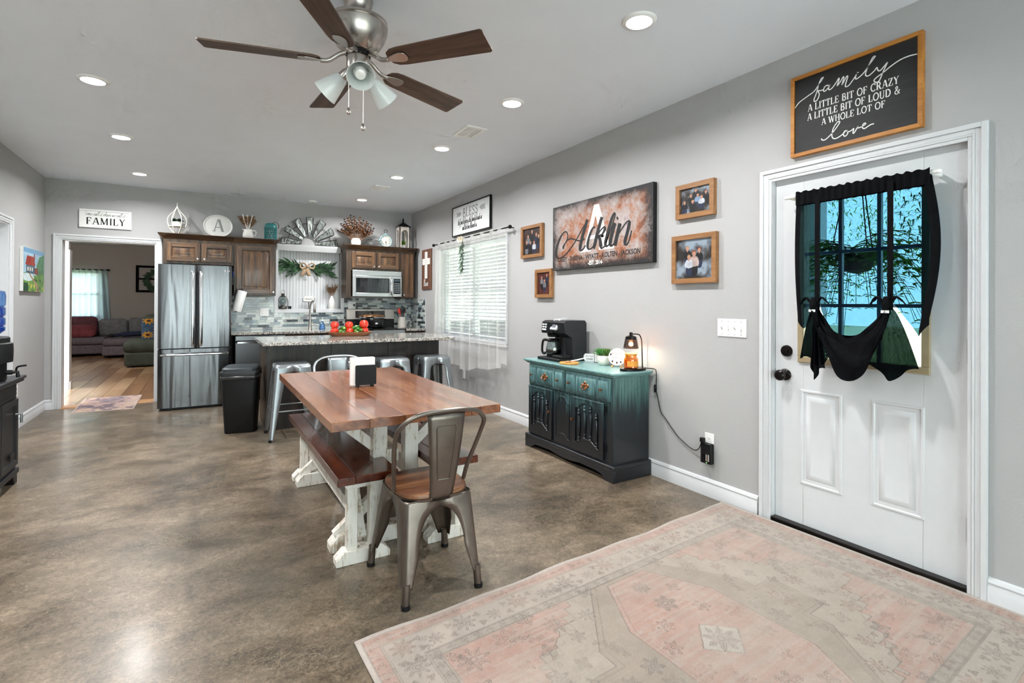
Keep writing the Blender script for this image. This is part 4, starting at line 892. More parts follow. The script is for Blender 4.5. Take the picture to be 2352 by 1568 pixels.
SG = {  # serif capitals: (width, strokes); stroke = (weight, points...), serif = ('s', x, z)
 'A': (.78, [(1, (.44, 1), (.70, 0)), (.45, (.38, 1), (.10, 0)), (.4, (.2, .34), (.58, .34)), ('s', .10, 0), ('s', .70, 0)]),
 'L': (.62, [(1, (.14, 0), (.14, 1)), (.45, (.14, .02), (.56, .02)), (.45, (.55, 0), (.57, .26)), ('s', .14, 1), ('s', .1, 0)]),
 'I': (.34, [(1, (.17, 0), (.17, 1)), ('s', .17, 0), ('s', .17, 1)]),
 'T': (.70, [(1, (.35, 0), (.35, 1)), (.45, (.04, .98), (.66, .98)), (.45, (.05, 1), (.04, .74)), (.45, (.65, 1), (.66, .74)), ('s', .35, 0)]),
 'E': (.64, [(1, (.14, 0), (.14, 1)), (.45, (.1, .98), (.56, .98)), (.45, (.1, .02), (.57, .02)), (.45, (.14, .52), (.42, .52)), (.45, (.55, 1), (.56, .78)), (.45, (.57, 0), (.59, .25)), (.4, (.42, .42), (.42, .62))]),
 'B': (.68, [(1, (.14, 0), (.14, 1)), (.5, (.08, .98), (.34, .98)), (.8,) + tuple(arc(.32, .75, .22, .235, 90, -90)), (.9,) + tuple(arc(.34, .27, .26, .255, 90, -90)), (.5, (.08, .02), (.36, .02)), (.4, (.14, .52), (.34, .52))]),
 'O': (.86, [(.85,) + tuple(arc(.43, .5, .36, .5, 0, 360, 26))]),
 'F': (.62, [(1, (.14, 0), (.14, 1)), (.45, (.08, .98), (.56, .98)), (.45, (.14, .52), (.42, .52)), (.45, (.55, 1), (.56, .76)), (.4, (.42, .42), (.42, .62)), ('s', .14, 0)]),
 'C': (.76, [(.85,) + tuple(arc(.42, .5, .35, .5, 45, 318, 20)), (.45, (.67, 1), (.68, .72))]),
 'R': (.74, [(1, (.14, 0), (.14, 1)), (.5, (.08, .98), (.34, .98)), (.85,) + tuple(arc(.32, .74, .23, .245, 90, -90)), (.4, (.14, .5), (.34, .5)), (1, (.36, .5), (.62, 0)), ('s', .14, 0), ('s', .66, 0)]),
 'Z': (.68, [(.45, (.08, .98), (.6, .98)), (1, (.57, .97), (.1, .03)), (.45, (.08, .02), (.62, .02)), (.45, (.09, 1), (.08, .76)), (.45, (.62, 0), (.63, .25))]),
 'Y': (.72, [(.95, (.1, 1), (.36, .46)), (.45, (.64, 1), (.36, .46)), (1, (.36, .48), (.36, 0)), ('s', .1, 1), ('s', .64, 1), ('s', .36, 0)]),
 'U': (.78, [(1, (.15, 1), (.15, .35)), (.7,) + tuple(arc(.39, .33, .24, .33, 180, 360, 14)), (.45, (.63, .33), (.63, 1)), ('s', .15, 1), ('s', .63, 1)]),
 'D': (.80, [(1, (.14, 0), (.14, 1)), (.5, (.08, .98), (.34, .98)), (.9,) + tuple(arc(.32, .5, .38, .48, 90, -90, 18)), (.5, (.08, .02), (.34, .02))]),
 'W': (1.06, [(1, (.08, 1), (.31, 0)), (.45, (.31, 0), (.52, .95)), (1, (.50, 1), (.74, 0)), (.45, (.74, 0), (.97, 1)), ('s', .08, 1), ('s', .52, 1), ('s', .97, 1)]),
 'H': (.82, [(1, (.15, 0), (.15, 1)), (1, (.66, 0), (.66, 1)), (.4, (.15, .52), (.66, .52)), ('s', .15, 0), ('s', .15, 1), ('s', .66, 0), ('s', .66, 1)]),
 'M': (.98, [(.5, (.14, 0), (.14, 1)), (1, (.16, 1), (.47, .05)), (.45, (.47, .05), (.80, 1)), (1, (.82, 1), (.82, 0)), ('s', .14, 0), ('s', .12, 1), ('s', .82, 0), ('s', .84, 1)]),
 'S': (.60, [(.8,) + tuple(cr([(.5, .82), (.38, .98), (.18, .93), (.1, .74), (.24, .56), (.44, .42), (.5, .22), (.36, .03), (.18, .04), (.08, .2)], 5)), (.4, (.52, .98), (.52, .74)), (.4, (.07, .02), (.07, .27))]),
 '&': (.84, [(.7,) + tuple(cr([(.70, .5), (.52, .1), (.3, .0), (.1, .14), (.14, .4), (.4, .62), (.46, .84), (.34, 1), (.2, .86), (.28, .6), (.52, .22), (.74, 0)], 5)), ('s', .7, .5)]),
 ' ': (.34, []) }
def serif(mb, s, x, z, h, wt=.14, y=-.001, track=.06, align='c', sx=1.0):
    tot = sum((SG[c][0] + track) * h * sx for c in s) - track * h * sx; px = x - (tot / 2 if align == 'c' else 0); k = 0
    for c in s:
        w, st = SG[c]
        for q in st:
            k += 1; yy = y - .00002 * (k % 7)
            if q[0] == 's': mb.ribbon([(px + (q[1] - .12) * h * sx, z + (q[2] + (.02 if q[2] < .5 else -.02)) * h), (px + (q[1] + .12) * h * sx, z + (q[2] + (.02 if q[2] < .5 else -.02)) * h)], .055 * h, yy)
            else: mb.ribbon([(px + p[0] * h * sx, z + p[1] * h) for p in q[1:]], wt * q[0] * h, yy)
        px += (w + track) * h * sx
    return mb
# monoline script: letters as point runs in a unit x-height frame, joined into one pen line
SC_ = {
 'a': (.9, [[(.0, .05), (.25, .25), (.62, .86), (.45, 1.0), (.18, .75), (.12, .2), (.32, .0), (.58, .45), (.68, .95), (.62, .25), (.72, .0), (.95, .12)]]),
 'c': (.75, [[(0, .05), (.2, .3), (.55, .95), (.6, .75), (.38, .98), (.15, .6), (.15, .18), (.35, 0), (.8, .15)]]),
 'e': (.7, [[(0, .1), (.3, .35), (.52, .75), (.4, 1), (.2, .75), (.17, .25), (.35, 0), (.75, .15)]]),
 'f': (.8, [[(0, .1), (.3, .55), (.62, 1.7), (.55, 2.15), (.38, 1.9), (.25, .8), (.12, -.6), (.22, -.95), (.38, -.6), (.3, .05), (.5, .12), (.85, .15)]]),
 'h': (.9, [[(0, .1), (.3, .8), (.5, 1.8), (.4, 2.05), (.27, 1.7), (.12, 0), (.3, .6), (.55, .98), (.66, .8), (.62, .2), (.72, 0), (.95, .12)]]),
 'i': (.5, [[(0, .08), (.2, .5), (.3, .98), (.22, .25), (.32, 0), (.52, .12)], [(.36, 1.42), (.38, 1.5)]]),
 'k': (.9, [[(0, .1), (.3, .8), (.5, 1.8), (.4, 2.05), (.27, 1.7), (.12, 0), (.25, .55), (.55, .95), (.6, .75), (.25, .5), (.5, .4), (.7, 0), (.95, .15)]]),
 'l': (.55, [[(0, .1), (.3, .9), (.5, 1.8), (.4, 2.1), (.26, 1.7), (.17, .3), (.3, 0), (.58, .15)]]),
 'm': (1.3, [[(0, .1), (.15, .8), (.22, .95), (.14, 0), (.3, .65), (.5, 1.0), (.56, .7), (.5, 0), (.66, .65), (.88, 1.0), (.95, .7), (.9, .2), (1.0, 0), (1.3, .15)]]),
 'n': (.95, [[(0, .1), (.15, .8), (.22, .95), (.14, 0), (.32, .65), (.55, 1.0), (.62, .7), (.56, .2), (.68, 0), (1.0, .15)]]),
 'o': (.8, [[(0, .1), (.2, .5), (.42, 1.0), (.16, .7), (.15, .15), (.4, 0), (.62, .45), (.5, .95), (.48, .75), (.85, .8)]]),
 's': (.65, [[(0, .1), (.3, .6), (.42, 1.0), (.48, .5), (.4, .1), (.18, .02), (.65, .15)]]),
 't': (.55, [[(0, .1), (.25, .7), (.38, 1.6), (.2, .3), (.32, 0), (.56, .15)], [(.1, 1.1), (.5, 1.18)]]),
 'v': (.75, [[(0, .2), (.15, .95), (.25, .6), (.3, .02), (.55, .6), (.6, .95), (.78, .85)]]),
 'w': (1.1, [[(0, .2), (.15, .95), (.2, .3), (.32, .0), (.55, .9), (.56, .3), (.68, 0), (.95, .95), (1.12, .85)]]),
 'y': (.8, [[(0, .2), (.15, .95), (.18, .4), (.35, .2), (.6, .95), (.55, .2), (.38, -.85), (.18, -1.0), (.15, -.7), (.5, -.1), (.85, .2)]]),
 'b': (.8, [[(0, .1), (.3, .9), (.5, 1.8), (.4, 2.1), (.26, 1.7), (.15, .2), (.35, 0), (.58, .45), (.5, .9), (.8, .85)]]),
 'd': (.85, [[(0, .1), (.25, .3), (.58, .9), (.35, 1.0), (.12, .5), (.25, 0), (.5, .3), (.75, 2.0), (.6, .3), (.7, 0), (.9, .12)]]),
 'g': (.85, [[(0, .1), (.25, .3), (.58, .9), (.35, 1.0), (.12, .5), (.28, .05), (.62, .95), (.52, -.6), (.3, -1.0), (.15, -.7), (.85, .2)]]),
 'r': (.6, [[(0, .1), (.2, 1.1), (.32, .9), (.5, .92), (.38, .2), (.48, 0), (.65, .15)]]),
 'u': (.9, [[(0, .15), (.15, .95), (.15, .3), (.3, 0), (.55, .5), (.62, .98), (.58, .25), (.68, 0), (.92, .15)]]),
 'p': (.8, [[(0, .1), (.2, 1.0), (.05, -.9), (.25, .6), (.5, 1.0), (.6, .5), (.4, .05), (.25, .2), (.8, .2)]]),
 'S': (1.0, [[(.1, .1), (.4, .0), (.65, .35), (.3, 1.1), (.35, 1.75), (.7, 1.8), (.8, 1.5)], [(.65, .35), (1.0, .15)]]),
 ' ': (.45, []) }
def script(mb, s, x, z, h, pen, y=-.001, slant=.25, xs=1.0, align='c', swash=None, rise=0.0):
    tot = sum(SC_[c][0] for c in s) * h * xs; px = x - (tot / 2 if align == 'c' else 0); x_0 = px; k = 0
    for c in s:
        w, runs = SC_[c]
        for r in runs:
            k += 1
            pts = cr([(px + (p[0] * xs + slant * p[1]) * h, z + p[1] * h + rise * (px - x_0)) for p in r], 6)
            mb.ribbon(pts, pen, y - .00003 * (k % 5))
        px += w * h * xs
    return x_0, px
def frame_board(t, w, h, fw, dep, fmat, bmat, recess, inner='board', bevel=.001):
    """picture frame: four mitred bars round a recessed board; local x-z, front -y"""
    def bar(a, b, horizontal):
        return a
    for nm, poly in (('frame_bar', [(-w / 2, h / 2), (w / 2, h / 2), (w / 2 - fw, h / 2 - fw), (-w / 2 + fw, h / 2 - fw)]), ('frame_bar', [(-w / 2, -h / 2), (w / 2, -h / 2), (w / 2 - fw, -h / 2 + fw), (-w / 2 + fw, -h / 2 + fw)]),
                     ('frame_bar', [(-w / 2, -h / 2), (-w / 2, h / 2), (-w / 2 + fw, h / 2 - fw), (-w / 2 + fw, -h / 2 + fw)]), ('frame_bar', [(w / 2, -h / 2), (w / 2, h / 2), (w / 2 - fw, h / 2 - fw), (w / 2 - fw, -h / 2 + fw)])):
        MB().prism(poly, -dep, 0, 'xz').build(nm, fmat, t, bevel)
    return MB().box(-w / 2 + fw * .6, w / 2 - fw * .6, -dep + recess, -.002, -h / 2 + fw * .6, h / 2 - fw * .6).build(inner, bmat, t)
# maker's mark on the refrigerator
lg_ = M('silver_mark', 'C9CBCD', .4, var=.02); m = MB(); text(m, 'LG', .262, 1.668, .026, fy - .0015, bold=.0005); m.build('brand_lettering', lg_, dR, world=True)
MB().add([(.226 + .010 * math.cos(a), fy - .0015, 1.668 + .010 * math.sin(a)) for a in np.linspace(0, 2 * PI, 20, endpoint=False)], [tuple(range(20))]).build('brand_mark', lg_, dR, world=True)
# ================================================================== decor above the cabinets
ZT = ZC1
# hanging-style white lantern with a potted plant
t = thing('plant_lantern', 'white teardrop wire lantern with a tiny potted plant on the left cabinet', 'lantern', (-.293, 7.74, ZT))
for k in range(6):
    a = k * PI / 3; P = cr([(.02, .0), (.075, .07), (.103, .16), (.085, .23), (.035, .29), (.006, .345)], 6)
    MB().tube([(r * math.cos(a), r * math.sin(a), z) for r, z in P], .005, 6).build('wire_rib', MAT['wicker'], t)
MB().lathe([(.03, 0), (.03, .008), (.001, .008)], n=18).build('base', MAT['wicker'], t); MB().lathe([(.006, .335), (.009, .35), (.004, .365), (.003, .40), (.001, .402)], n=10).build('finial', MAT['wicker'], t)
MB().lathe([(.05, .09), (.092, .096), (.092, .102), (.001, .102)], n=24).build('shelf', MAT['wicker'], t)
p = thing('potted_plant', 'small dark green plant in a white pot inside the wire lantern', 'plant', (-.293, 7.74, ZT + .1025))
MB().lathe([(.04, 0), (.055, .05), (.058, .055), (.052, .055), (.001, .045)], n=20).build('pot', MAT['ceramic'], p)
def leaf(mb, base, d, L, w, curl=.3, up=(0, 0, 1), n=4):
    d = Vector(d).normalized(); u = Vector(up); s = d.cross(u); s = s.normalized() if s.length > 1e-4 else Vector((1, 0, 0)); nn = s.cross(d); vs = []
    for i in range(n + 1):
        q = i / n; c = Vector(base) + d * L * q - nn * curl * L * q * q; ww = w * math.sin(PI * min(1, q * .92 + .08)) ** .8 / 2
        vs += [c - s * ww + nn * ww * .2, c - nn * ww * .12, c + s * ww + nn * ww * .2]
    mb.add(vs, [(3 * i + j, 3 * i + j + 1, 3 * i + 4 + j, 3 * i + 3 + j) for i in range(n) for j in (0, 1)])
rl = random.Random(9)
f = MB()
for k in range(70):
    a = rl.uniform(0, 2 * PI); e = rl.uniform(.1, 1.3); r = rl.uniform(0, .035); leaf(f, (r * math.cos(a), r * math.sin(a), .05 + rl.uniform(0, .025)), (math.cos(a) * math.cos(e), math.sin(a) * math.cos(e), math.sin(e)), rl.uniform(.04, .07), .024)
f.build('foliage', MAT['leafdark'], p, kind='stuff')
# round sign with letter A
t = thing('letter_plate', 'round white plate with a large grey serif letter A', 'plate', (.162, 7.80, ZT + .002))
tilt = Matrix.Rotation(math.radians(-9), 4, 'X')
rx, rz_ = .172, .155
def disc(mb, prof): # elliptical dish facing -y
    n = 48; rings = [[(rx * g * math.cos(2 * PI * k / n), yy, rz_ + rz_ * g * math.sin(2 * PI * k / n)) for k in range(n)] for g, yy in prof]
    vs = [q for r in rings for q in r]; fs = [(i * n + k, i * n + (k + 1) % n, (i + 1) * n + (k + 1) % n, (i + 1) * n + k) for i in range(len(rings) - 1) for k in range(n)]
    fs.append(tuple(range(n))); fs.append(tuple(range((len(rings) - 1) * n, len(rings) * n))); return mb.add(vs, fs)
disc(MB(), [(.9, .012), (1.0, .006), (1.0, -.004), (.96, -.010), (.90, -.006), (.86, .0), (.84, .0)]).xf(tilt).build('plate', M('grey_white_enamel', 'D9D9D6', .35, var=.04), t)
disc(MB(), [(.995, -.004), (1.0, -.006), (.97, -.0105), (.965, -.0095)]).xf(tilt).build('rim', MAT['white'], t) if False else None
serif(MB(), 'A', 0, .080, .165, .17, -.0015).xf(tilt).build('letter', M('letter_grey', '8B8F90', .6), t)
# pitcher with pampas
t = thing('pitcher', 'white ceramic pitcher holding dried grasses', 'pitcher', (.51, 7.76, ZT))
MB().lathe([(.045, 0), (.062, .02), (.068, .05), (.060, .085), (.050, .108), (.054, .128), (.048, .128), (.044, .108), (.054, .085), (.06, .05), (.001, .01)], n=28).build('body', MAT['ceramic'], t)
MB().add([(-.05, -.012, .128), (-.05, .012, .128), (-.074, 0, .137), (-.052, 0, .105)], [(0, 1, 2), (0, 2, 3), (1, 3, 2)]).build('spout', MAT['ceramic'], t, solid=.003)
MB().tube(cr([(.05, 0, .112), (.085, 0, .118), (.10, 0, .085), (.085, 0, .045), (.062, 0, .032)], 6), .008, 8).build('handle', MAT['ceramic'], t)
g = thing('dried_grass_bunch', 'tan dried grasses and white stems standing in the pitcher', 'dried plant', (.51, 7.76, ZT + .09))
def plume(mb, base, d, L, r, n=60, rnd=rl):
    d = Vector(d).normalized()
    for k in range(n):
        q = rnd.uniform(.45, 1); c = Vector(base) + d * L * q; a = rnd.uniform(0, 2 * PI); rr_ = r * math.sin(PI * min(1, (q - .42) / .6)) ** .5
        e = Vector((math.cos(a), math.sin(a), 0)) * rr_; leaf(mb, c, e * .8 + d * rr_ * 1.1, rr_ * 1.6 + .008, .006, .2, n=2)
    mb.tube([Vector(base), Vector(base) + d * L], .0018, 5)
for k in range(9):
    a = -1.0 + k * .25; q = MB(); plume(q, (0, 0, 0), (math.sin(a) * .62, rl.uniform(-.25, .25), 1), rl.uniform(.17, .23), .042, 64); q.build('plume', MAT['pampas'] if k % 3 else MAT['dried'], g)
for a in (-.28, -.05, .22): MB().tube([(0, 0, 0), (a * .24, -.02, .235)], [.005, .009], 8).build('white_stem', MAT['ceramic'], g)
# teal lattice lantern
t = thing('lattice_lantern', 'teal pierced metal candle lantern with a wire handle', 'lantern', (.79, 7.76, ZT))
MB().lathe([(.0, 0), (.075, 0), (.078, .01), (.001, .012)], n=28).build('base', MAT['tealmetal'], t)
MB().lathe([(.074, .165), (.078, .17), (.078, .20), (.062, .228), (.055, .232), (.05, .225), (.07, .195), (.07, .168)], n=28).build('collar', MAT['tealmetal'], t)
for s in (1, -1):
    lt = MB()
    for k in range(16):
        a0 = 2 * PI * k / 16; lt.tube([(.075 * math.cos(a0 + s * .95 * q / 10), .075 * math.sin(a0 + s * .95 * q / 10), .008 + .162 * q / 10) for q in range(11)], .0045, 5)
    lt.build('lattice', MAT['tealmetal'], t)
MB().tube(cr([(.0, -.06, .22), (.055, -.05, .25), (.098, -.02, .22), (.10, 0, .17)], 6), .003, 6).build('handle', MAT['blackmetal'], t)
# half windmill wall piece
t = thing('windmill_decor', 'galvanised metal half windmill hung on the wall between the cabinets', 'wall decor', (1.335, YB - .012, 2.15))
gw = NT('galvanised_sheet'); v_ = gw.node('ShaderNodeTexVoronoi'); v_.inputs['Scale'].default_value = 60; gw.l.new(gw.co((1, 1, .35)), v_.inputs['Vector'])
gw.set(col=gw.ramp(v_.outputs['Color'], [(.1, '3E4143'), (.45, '747A78'), (.8, 'AEB5AF')]), metal=.35, rough=.45); gw.bump(v_.outputs['Distance'], .4, .003); gw = gw.m
for k in range(7):
    a = math.radians(4 + k * 172 / 6); r0, r1 = .115, .385; h0, h1 = .085, .140
    pts = [(r0, -r0 * h0 * 2.1), (r1, -r1 * h1), (r1 + .006, 0), (r1, r1 * h1), (r0, r0 * h0 * 2.1)]
    m = Matrix.Rotation(-a, 4, 'Y') @ Matrix.Rotation(math.radians(16), 4, 'X')
    b = MB().prism(pts, -.0015, .0015, 'xz').xf(Matrix.Translation((0, -.03, 0)) @ m).build('vane', gw, t)
    MB().tube([(p[0], 0, p[1]) for p in pts], .0048, 5, closed=True).xf(Matrix.Translation((0, -.03, 0)) @ m).build('vane_rim', MAT['blackmetal'], b)
for r in (.115, .30): MB().tube([(r * math.cos(math.radians(q)), -.008 if r > .2 else -.03, r * math.sin(math.radians(q))) for q in range(0, 181, 6)], .006 if r < .2 else .0035, 6).build('ring', M('galv_ring%d' % (r * 100), '8E9494', .4, metal=.8) if r < .2 else MAT['blackmetal'], t)
# white jar with dried eucalyptus
t = thing('ceramic_jar', 'round white ceramic jar on the right cabinet', 'vase', (1.955, 7.76, ZT))
MB().lathe([(.058, 0), (.07, .012), (.073, .05), (.07, .075), (.056, .098), (.058, .108), (.052, .108), (.05, .096), (.064, .07), (.001, .01)], n=28).build('jar', MAT['ceramic'], t)
g = thing('dried_bouquet', 'rust brown dried bouquet standing in the white jar', 'dried plant', (1.955, 7.76, ZT + .085))
for k in range(24):
    a = -1.15 + k * 2.3 / 23; L = rl.uniform(.26, .40) * (1 - .15 * abs(a)); d = Vector((math.sin(a), rl.uniform(-.35, .3), math.cos(a) * 1.0)); d.normalize(); q = MB(); q.tube([(0, 0, -.05), d * L], .002, 5)
    for j in range(16):
        s = .35 + .65 * j / 16; th = j * 2.4; e = Vector((math.cos(th), math.sin(th), .6)); leaf(q, d * L * s, e, .058 * (1.25 - s * .6), .036, .2, n=2)
    q.build('sprig', MAT['dried'] if k % 3 else M('dark_dried%d' % k, '4A342A', .8, var=.3), g)
br = thing('bare_twig', 'thin dark dried branch lying between jar and clock', 'twig', (2.16, 7.72, ZT))
tw_ = MB(); tw_.tube(cr([(-.11, 0, .02), (-.03, 0, .10), (.05, 0, .098), (.13, 0, .09), (.19, 0, .086)], 5), .0025, 5); tw_.tube([(-.11, 0, .02), (-.13, 0, .003)], .0025, 5); tw_ = tw_.build('stem', MAT['bronze'], br)
bd = MB()
for k in range(16): bd.ball((-.03 + k * .0135, rl.uniform(-.01, .01), .098 - k * .0006 + rl.uniform(-.008, .008)), .0045, n=6, m=4)
bd.build('buds', MAT['bronze'], tw_, kind='stuff')
# clock
t = thing('table_clock', 'pale blue pocket-watch style clock with a ring on top', 'clock', (2.41, 7.76, ZT))
cm = M('pale_blue_metal', '8FB0B2', .4, var=.1); rx90 = Matrix.Rotation(R90, 3, 'X')
MB().lathe([(.001, -.02), (.09, -.02), (.098, -.012), (.099, .012), (.092, .022), (.084, .018), (.084, .01), (.001, .01)], n=40, mat=rx90, c=(0, 0, .10)).build('case', cm, t)
MB().lathe([(.001, .0), (.084, .0), (.084, .0115), (.001, .0115)], n=40, mat=rx90, c=(0, 0, .10)).build('dial', M('cream_dial', 'C9C8C0', .6, var=.03), t)
nm = MB(); dl_ = ['XII', 'I', 'II', 'III', 'IIII', 'V', 'VI', 'VII', 'VIII', 'IX', 'X', 'XI']
for k in range(12):
    a = math.radians(90 - 30 * k); vs, fs = text2d(dl_[k], .022, .0004); ca, sa = math.cos(a - R90), math.sin(a - R90)
    nm.add([(.066 * math.cos(a) + p * ca - q * sa, -.012, .10 + .066 * math.sin(a) + p * sa + q * ca) for p, q in vs], fs)
nm.build('numerals', MAT['black'], t)
for L, a, w in ((.042, -95, .006), (.058, -82, .004)): MB().ribbon([(0, .10), (L * math.cos(math.radians(a)), .10 + L * math.sin(math.radians(a)))], w, -.0135).build('hand', MAT['black'], t)
MB().lathe([(.014, 0), (.016, .012), (.008, .02), (.012, .03), (.001, .034)], n=14, c=(0, 0, .197)).build('crown', cm, t); MB().tube([(.026 * math.cos(a), 0, .25 + .026 * math.sin(a)) for a in np.linspace(0, 2 * PI, 24, endpoint=False)], .004, 6, closed=True).build('ring', MAT['blackmetal'], t)
MB().box(-.05, .05, -.02, .03, 0, .006).build('stand', cm, t)
# white lantern
t = thing('wood_lantern', 'tall white wooden lantern with black roof at the cabinet end', 'lantern', (2.695, 7.78, ZT)); lw_ = M('whitewashed_wood', 'D8D0C8', .6, var=.08, vs=20)
a_ = arc(0, .225, .055, .06, 0, 180, 14)
for nm_, rot_ in (('front_panel', 0), ('side_panel', 1), ('back_panel', 2), ('side_panel', 3)):
    pol = [(-.085, 0), (-.055, 0), (-.055, .225)] + [(p[0], p[1]) for p in a_[::-1]] + [(.055, 0), (.085, 0), (.085, .335), (-.085, .335)]
    MB().prism(pol, -.085, -.073, 'xz').xf(Matrix.Rotation(rot_ * R90, 4, 'Z')).build(nm_, lw_, t)
MB().box(-.085, .085, -.085, .085, 0, .012).build('floor_board', lw_, t)
MB().add([(-.1, -.1, .335), (.1, -.1, .335), (.1, .1, .335), (-.1, .1, .335), (-.022, -.022, .405), (.022, -.022, .405), (.022, .022, .405), (-.022, .022, .405)], [(0, 1, 5, 4), (1, 2, 6, 5), (2, 3, 7, 6), (3, 0, 4, 7), (4, 5, 6, 7), (0, 3, 2, 1)]).build('roof', MAT['blackmetal'], t)
MB().lathe([(.012, .40), (.018, .415), (.012, .43), (.016, .45), (.001, .49)], n=12).build('finial', MAT['blackmetal'], t)
p = thing('grass_pot', 'small pot of green grass inside the white lantern', 'plant', (2.695, 7.78, ZT + .0125)); MB().lathe([(.038, 0), (.05, .045), (.044, .045), (.001, .03)], n=18).build('pot', MAT['ceramic'], p); f = MB()
for k in range(90): a = rl.uniform(0, 2 * PI); leaf(f, (rl.uniform(-.03, .03), rl.uniform(-.03, .03), .035), (math.cos(a) * .35, math.sin(a) * .35, 1), rl.uniform(.06, .11), .007, .15, n=2)
f.build('grass_blades', MAT['fern'], p, kind='stuff')
# ================================================================== niche
t = thing('hurricane_lantern', 'small antique metal oil lantern standing in the niche corner', 'lantern', (.985, YB + .03, NZ0 + .004)); om = M('aged_pewter', '5C5852', .4, metal=.8, var=.2)
MB().lathe([(.055, 0), (.058, .012), (.05, .035), (.03, .045), (.026, .055), (.001, .055)], n=24).build('font', om, t)
MB().lathe([(.024, .055), (.042, .085), (.048, .115), (.038, .15), (.026, .175)], n=24).build('globe', MAT['jarglass'], t, solid=.002)
MB().lathe([(.03, .175), (.034, .185), (.02, .20), (.026, .212), (.012, .225), (.001, .226)], n=20).build('cap', om, t)
for s in (-1, 1): MB().tube(cr([(s * .05, 0, .02), (s * .066, 0, .06), (s * .062, 0, .13), (s * .03, 0, .185)], 5), .005, 6).build('side_tube', om, t)
MB().tube([(.024 * math.cos(a), 0, .245 + .026 * math.sin(a)) for a in np.linspace(0, 2 * PI, 20, endpoint=False)], .0022, 5, closed=True).build('bail', om, t)
t = thing('black_block', 'small black block beside the oil lantern', 'ornament', (1.075, YB + .03, NZ0 + .004)); MB().box(-.022, .022, -.02, .02, 0, .042).box(-.012, .012, -.024, -.02, .01, .03).build('block', MAT['black'], t, .004)
# swag
t = thing('leaf_swag', 'green leaf swag with a burlap bow hung on the beadboard', 'wreath', (1.315, YB + .098, 1.82))
for s in (-1, 1):
    ax_ = Vector((s * .30, -.02, -.045 if s < 0 else -.075))
    for k in range(24):
        q = MB(); b0 = ax_ * (k / 24 * .8) + Vector((s * .03, 0, 0)); spread = rl.uniform(-.9, .9); d = Vector((s * 1.0, -rl.uniform(.1, .55), spread - .12)).normalized(); L = rl.uniform(.12, .18)
        q.tube([b0, b0 + d * L], .0015, 4)
        for j in range(7):
            w = rl.uniform(-1, 1); leaf(q, b0 + d * L * (j / 7), d + Vector((0, -rl.uniform(.0, .5), w * .8)), rl.uniform(.07, .11), .022, .15, up=(0, -1, 0), n=2)
        q.build('leaf_sprig', MAT['leaf'] if k % 2 else MAT['leafdark'], t)
for s in (-1, 1):
    MB().tube(cr([(0, -.05, 0), (s * .05, -.07, .045), (s * .095, -.06, .03), (s * .085, -.06, -.025), (s * .03, -.06, -.015)], 6), .016, 8, flat=.5).build('bow_loop', MAT['burlap'], t)
    MB().grid(3, 8, lambda u, v, s=s: (s * (.01 + .05 * v) + (u - .5) * .055 - (.03 if s > 0 else 0.01), -.055 - .01 * math.sin(4 * v), -.01 - .13 * v)).build('bow_tail', MAT['burlap'], t, solid=.002)
MB().ball((0, -.06, 0), .024, .018, .022).build('bow_knot', MAT['burlap'], t)
# blessed sign on wire easel
t = thing('blessed_sign', 'small white sign reading blessed on a black wire easel', 'sign', (1.335, YB + .03, NZ0 + .004))
MB().tube([(-.085, -.01, .155), (-.085, -.01, .105), (.085, -.01, .105), (.085, -.01, .155)], .0035, 6).tube([(0, -.005, .105), (0, .0, .0)], .004, 6).tube([(-.05, .03, 0), (0, .0, .004), (.05, .03, 0)], .003, 6).build('easel', MAT['blackmetal'], t)
b = MB().box(-.068, .068, -.02, -.002, .11, .19).build('board', M('sign_white', 'EDEBE6', .6, var=.02), t, .002)
text(MB(), 'blessed', 0, .148, .034, -.0206, bold=.0003).build('lettering', M('ink_grey', '55585A', .7), b)
t = thing('bottle_vase', 'slim white bottle vase standing in the right of the niche', 'vase', (1.665, YB + .035, NZ0 + .004))
MB().lathe([(.045, 0), (.05, .01), (.05, .10), (.036, .145), (.016, .185), (.017, .20), (.012, .20), (.011, .185), (.001, .15)], n=24).build('bottle', MAT['ceramic'], t)
g = thing('dried_heart_bunch', 'brown dried flower bunch standing in the bottle vase', 'dried plant', (1.665, YB + .035, NZ0 + .195))
for k in range(11):
    a = -.7 + k * .14; q = MB(); plume(q, (0, 0, -.03), (math.sin(a) * .75, rl.uniform(-.2, .2), 1), rl.uniform(.15, .235), .024, 34); q.build('dried_stem', MAT['dried'] if k % 2 else MAT['pampas'], g)
# ================================================================== counter items
t = thing('kitchen_faucet', 'tall brushed steel pull-down kitchen faucet behind the island', 'faucet', (1.315, 7.78, .895))
MB().lathe([(.028, 0), (.028, .008), (.022, .02), (.020, .10), (.016, .16), (.014, .20), (.001, .20)], n=20).build('body', MAT['nickel'], t)
MB().tube(cr([(0, 0, .19), (0, 0, .32), (.01, -.03, .385), (.02, -.09, .41), (.03, -.14, .385), (.034, -.155, .34)], 6), .013, 10).build('spout', MAT['nickel'], t)
MB().lathe([(.013, .0), (.017, -.02), (.019, -.09), (.014, -.10), (.001, -.10)], n=16, c=(.034, -.155, .345)).build('spray_head', MAT['nickel'], t); MB().tube([(.018, 0, .06), (.05, 0, .075), (.11, -.01, .07)], [.013, .01, .007], 8).build('lever', MAT['nickel'], t)
t = thing('soap_bottle', 'clear blue soap pump bottle beside the faucet', 'soap bottle', (1.485, 7.80, .895)); MB().lathe([(.042, 0), (.044, .01), (.034, .07), (.018, .105), (.016, .12), (.001, .12)], n=20).build('bottle', MAT['soapglass'], t)
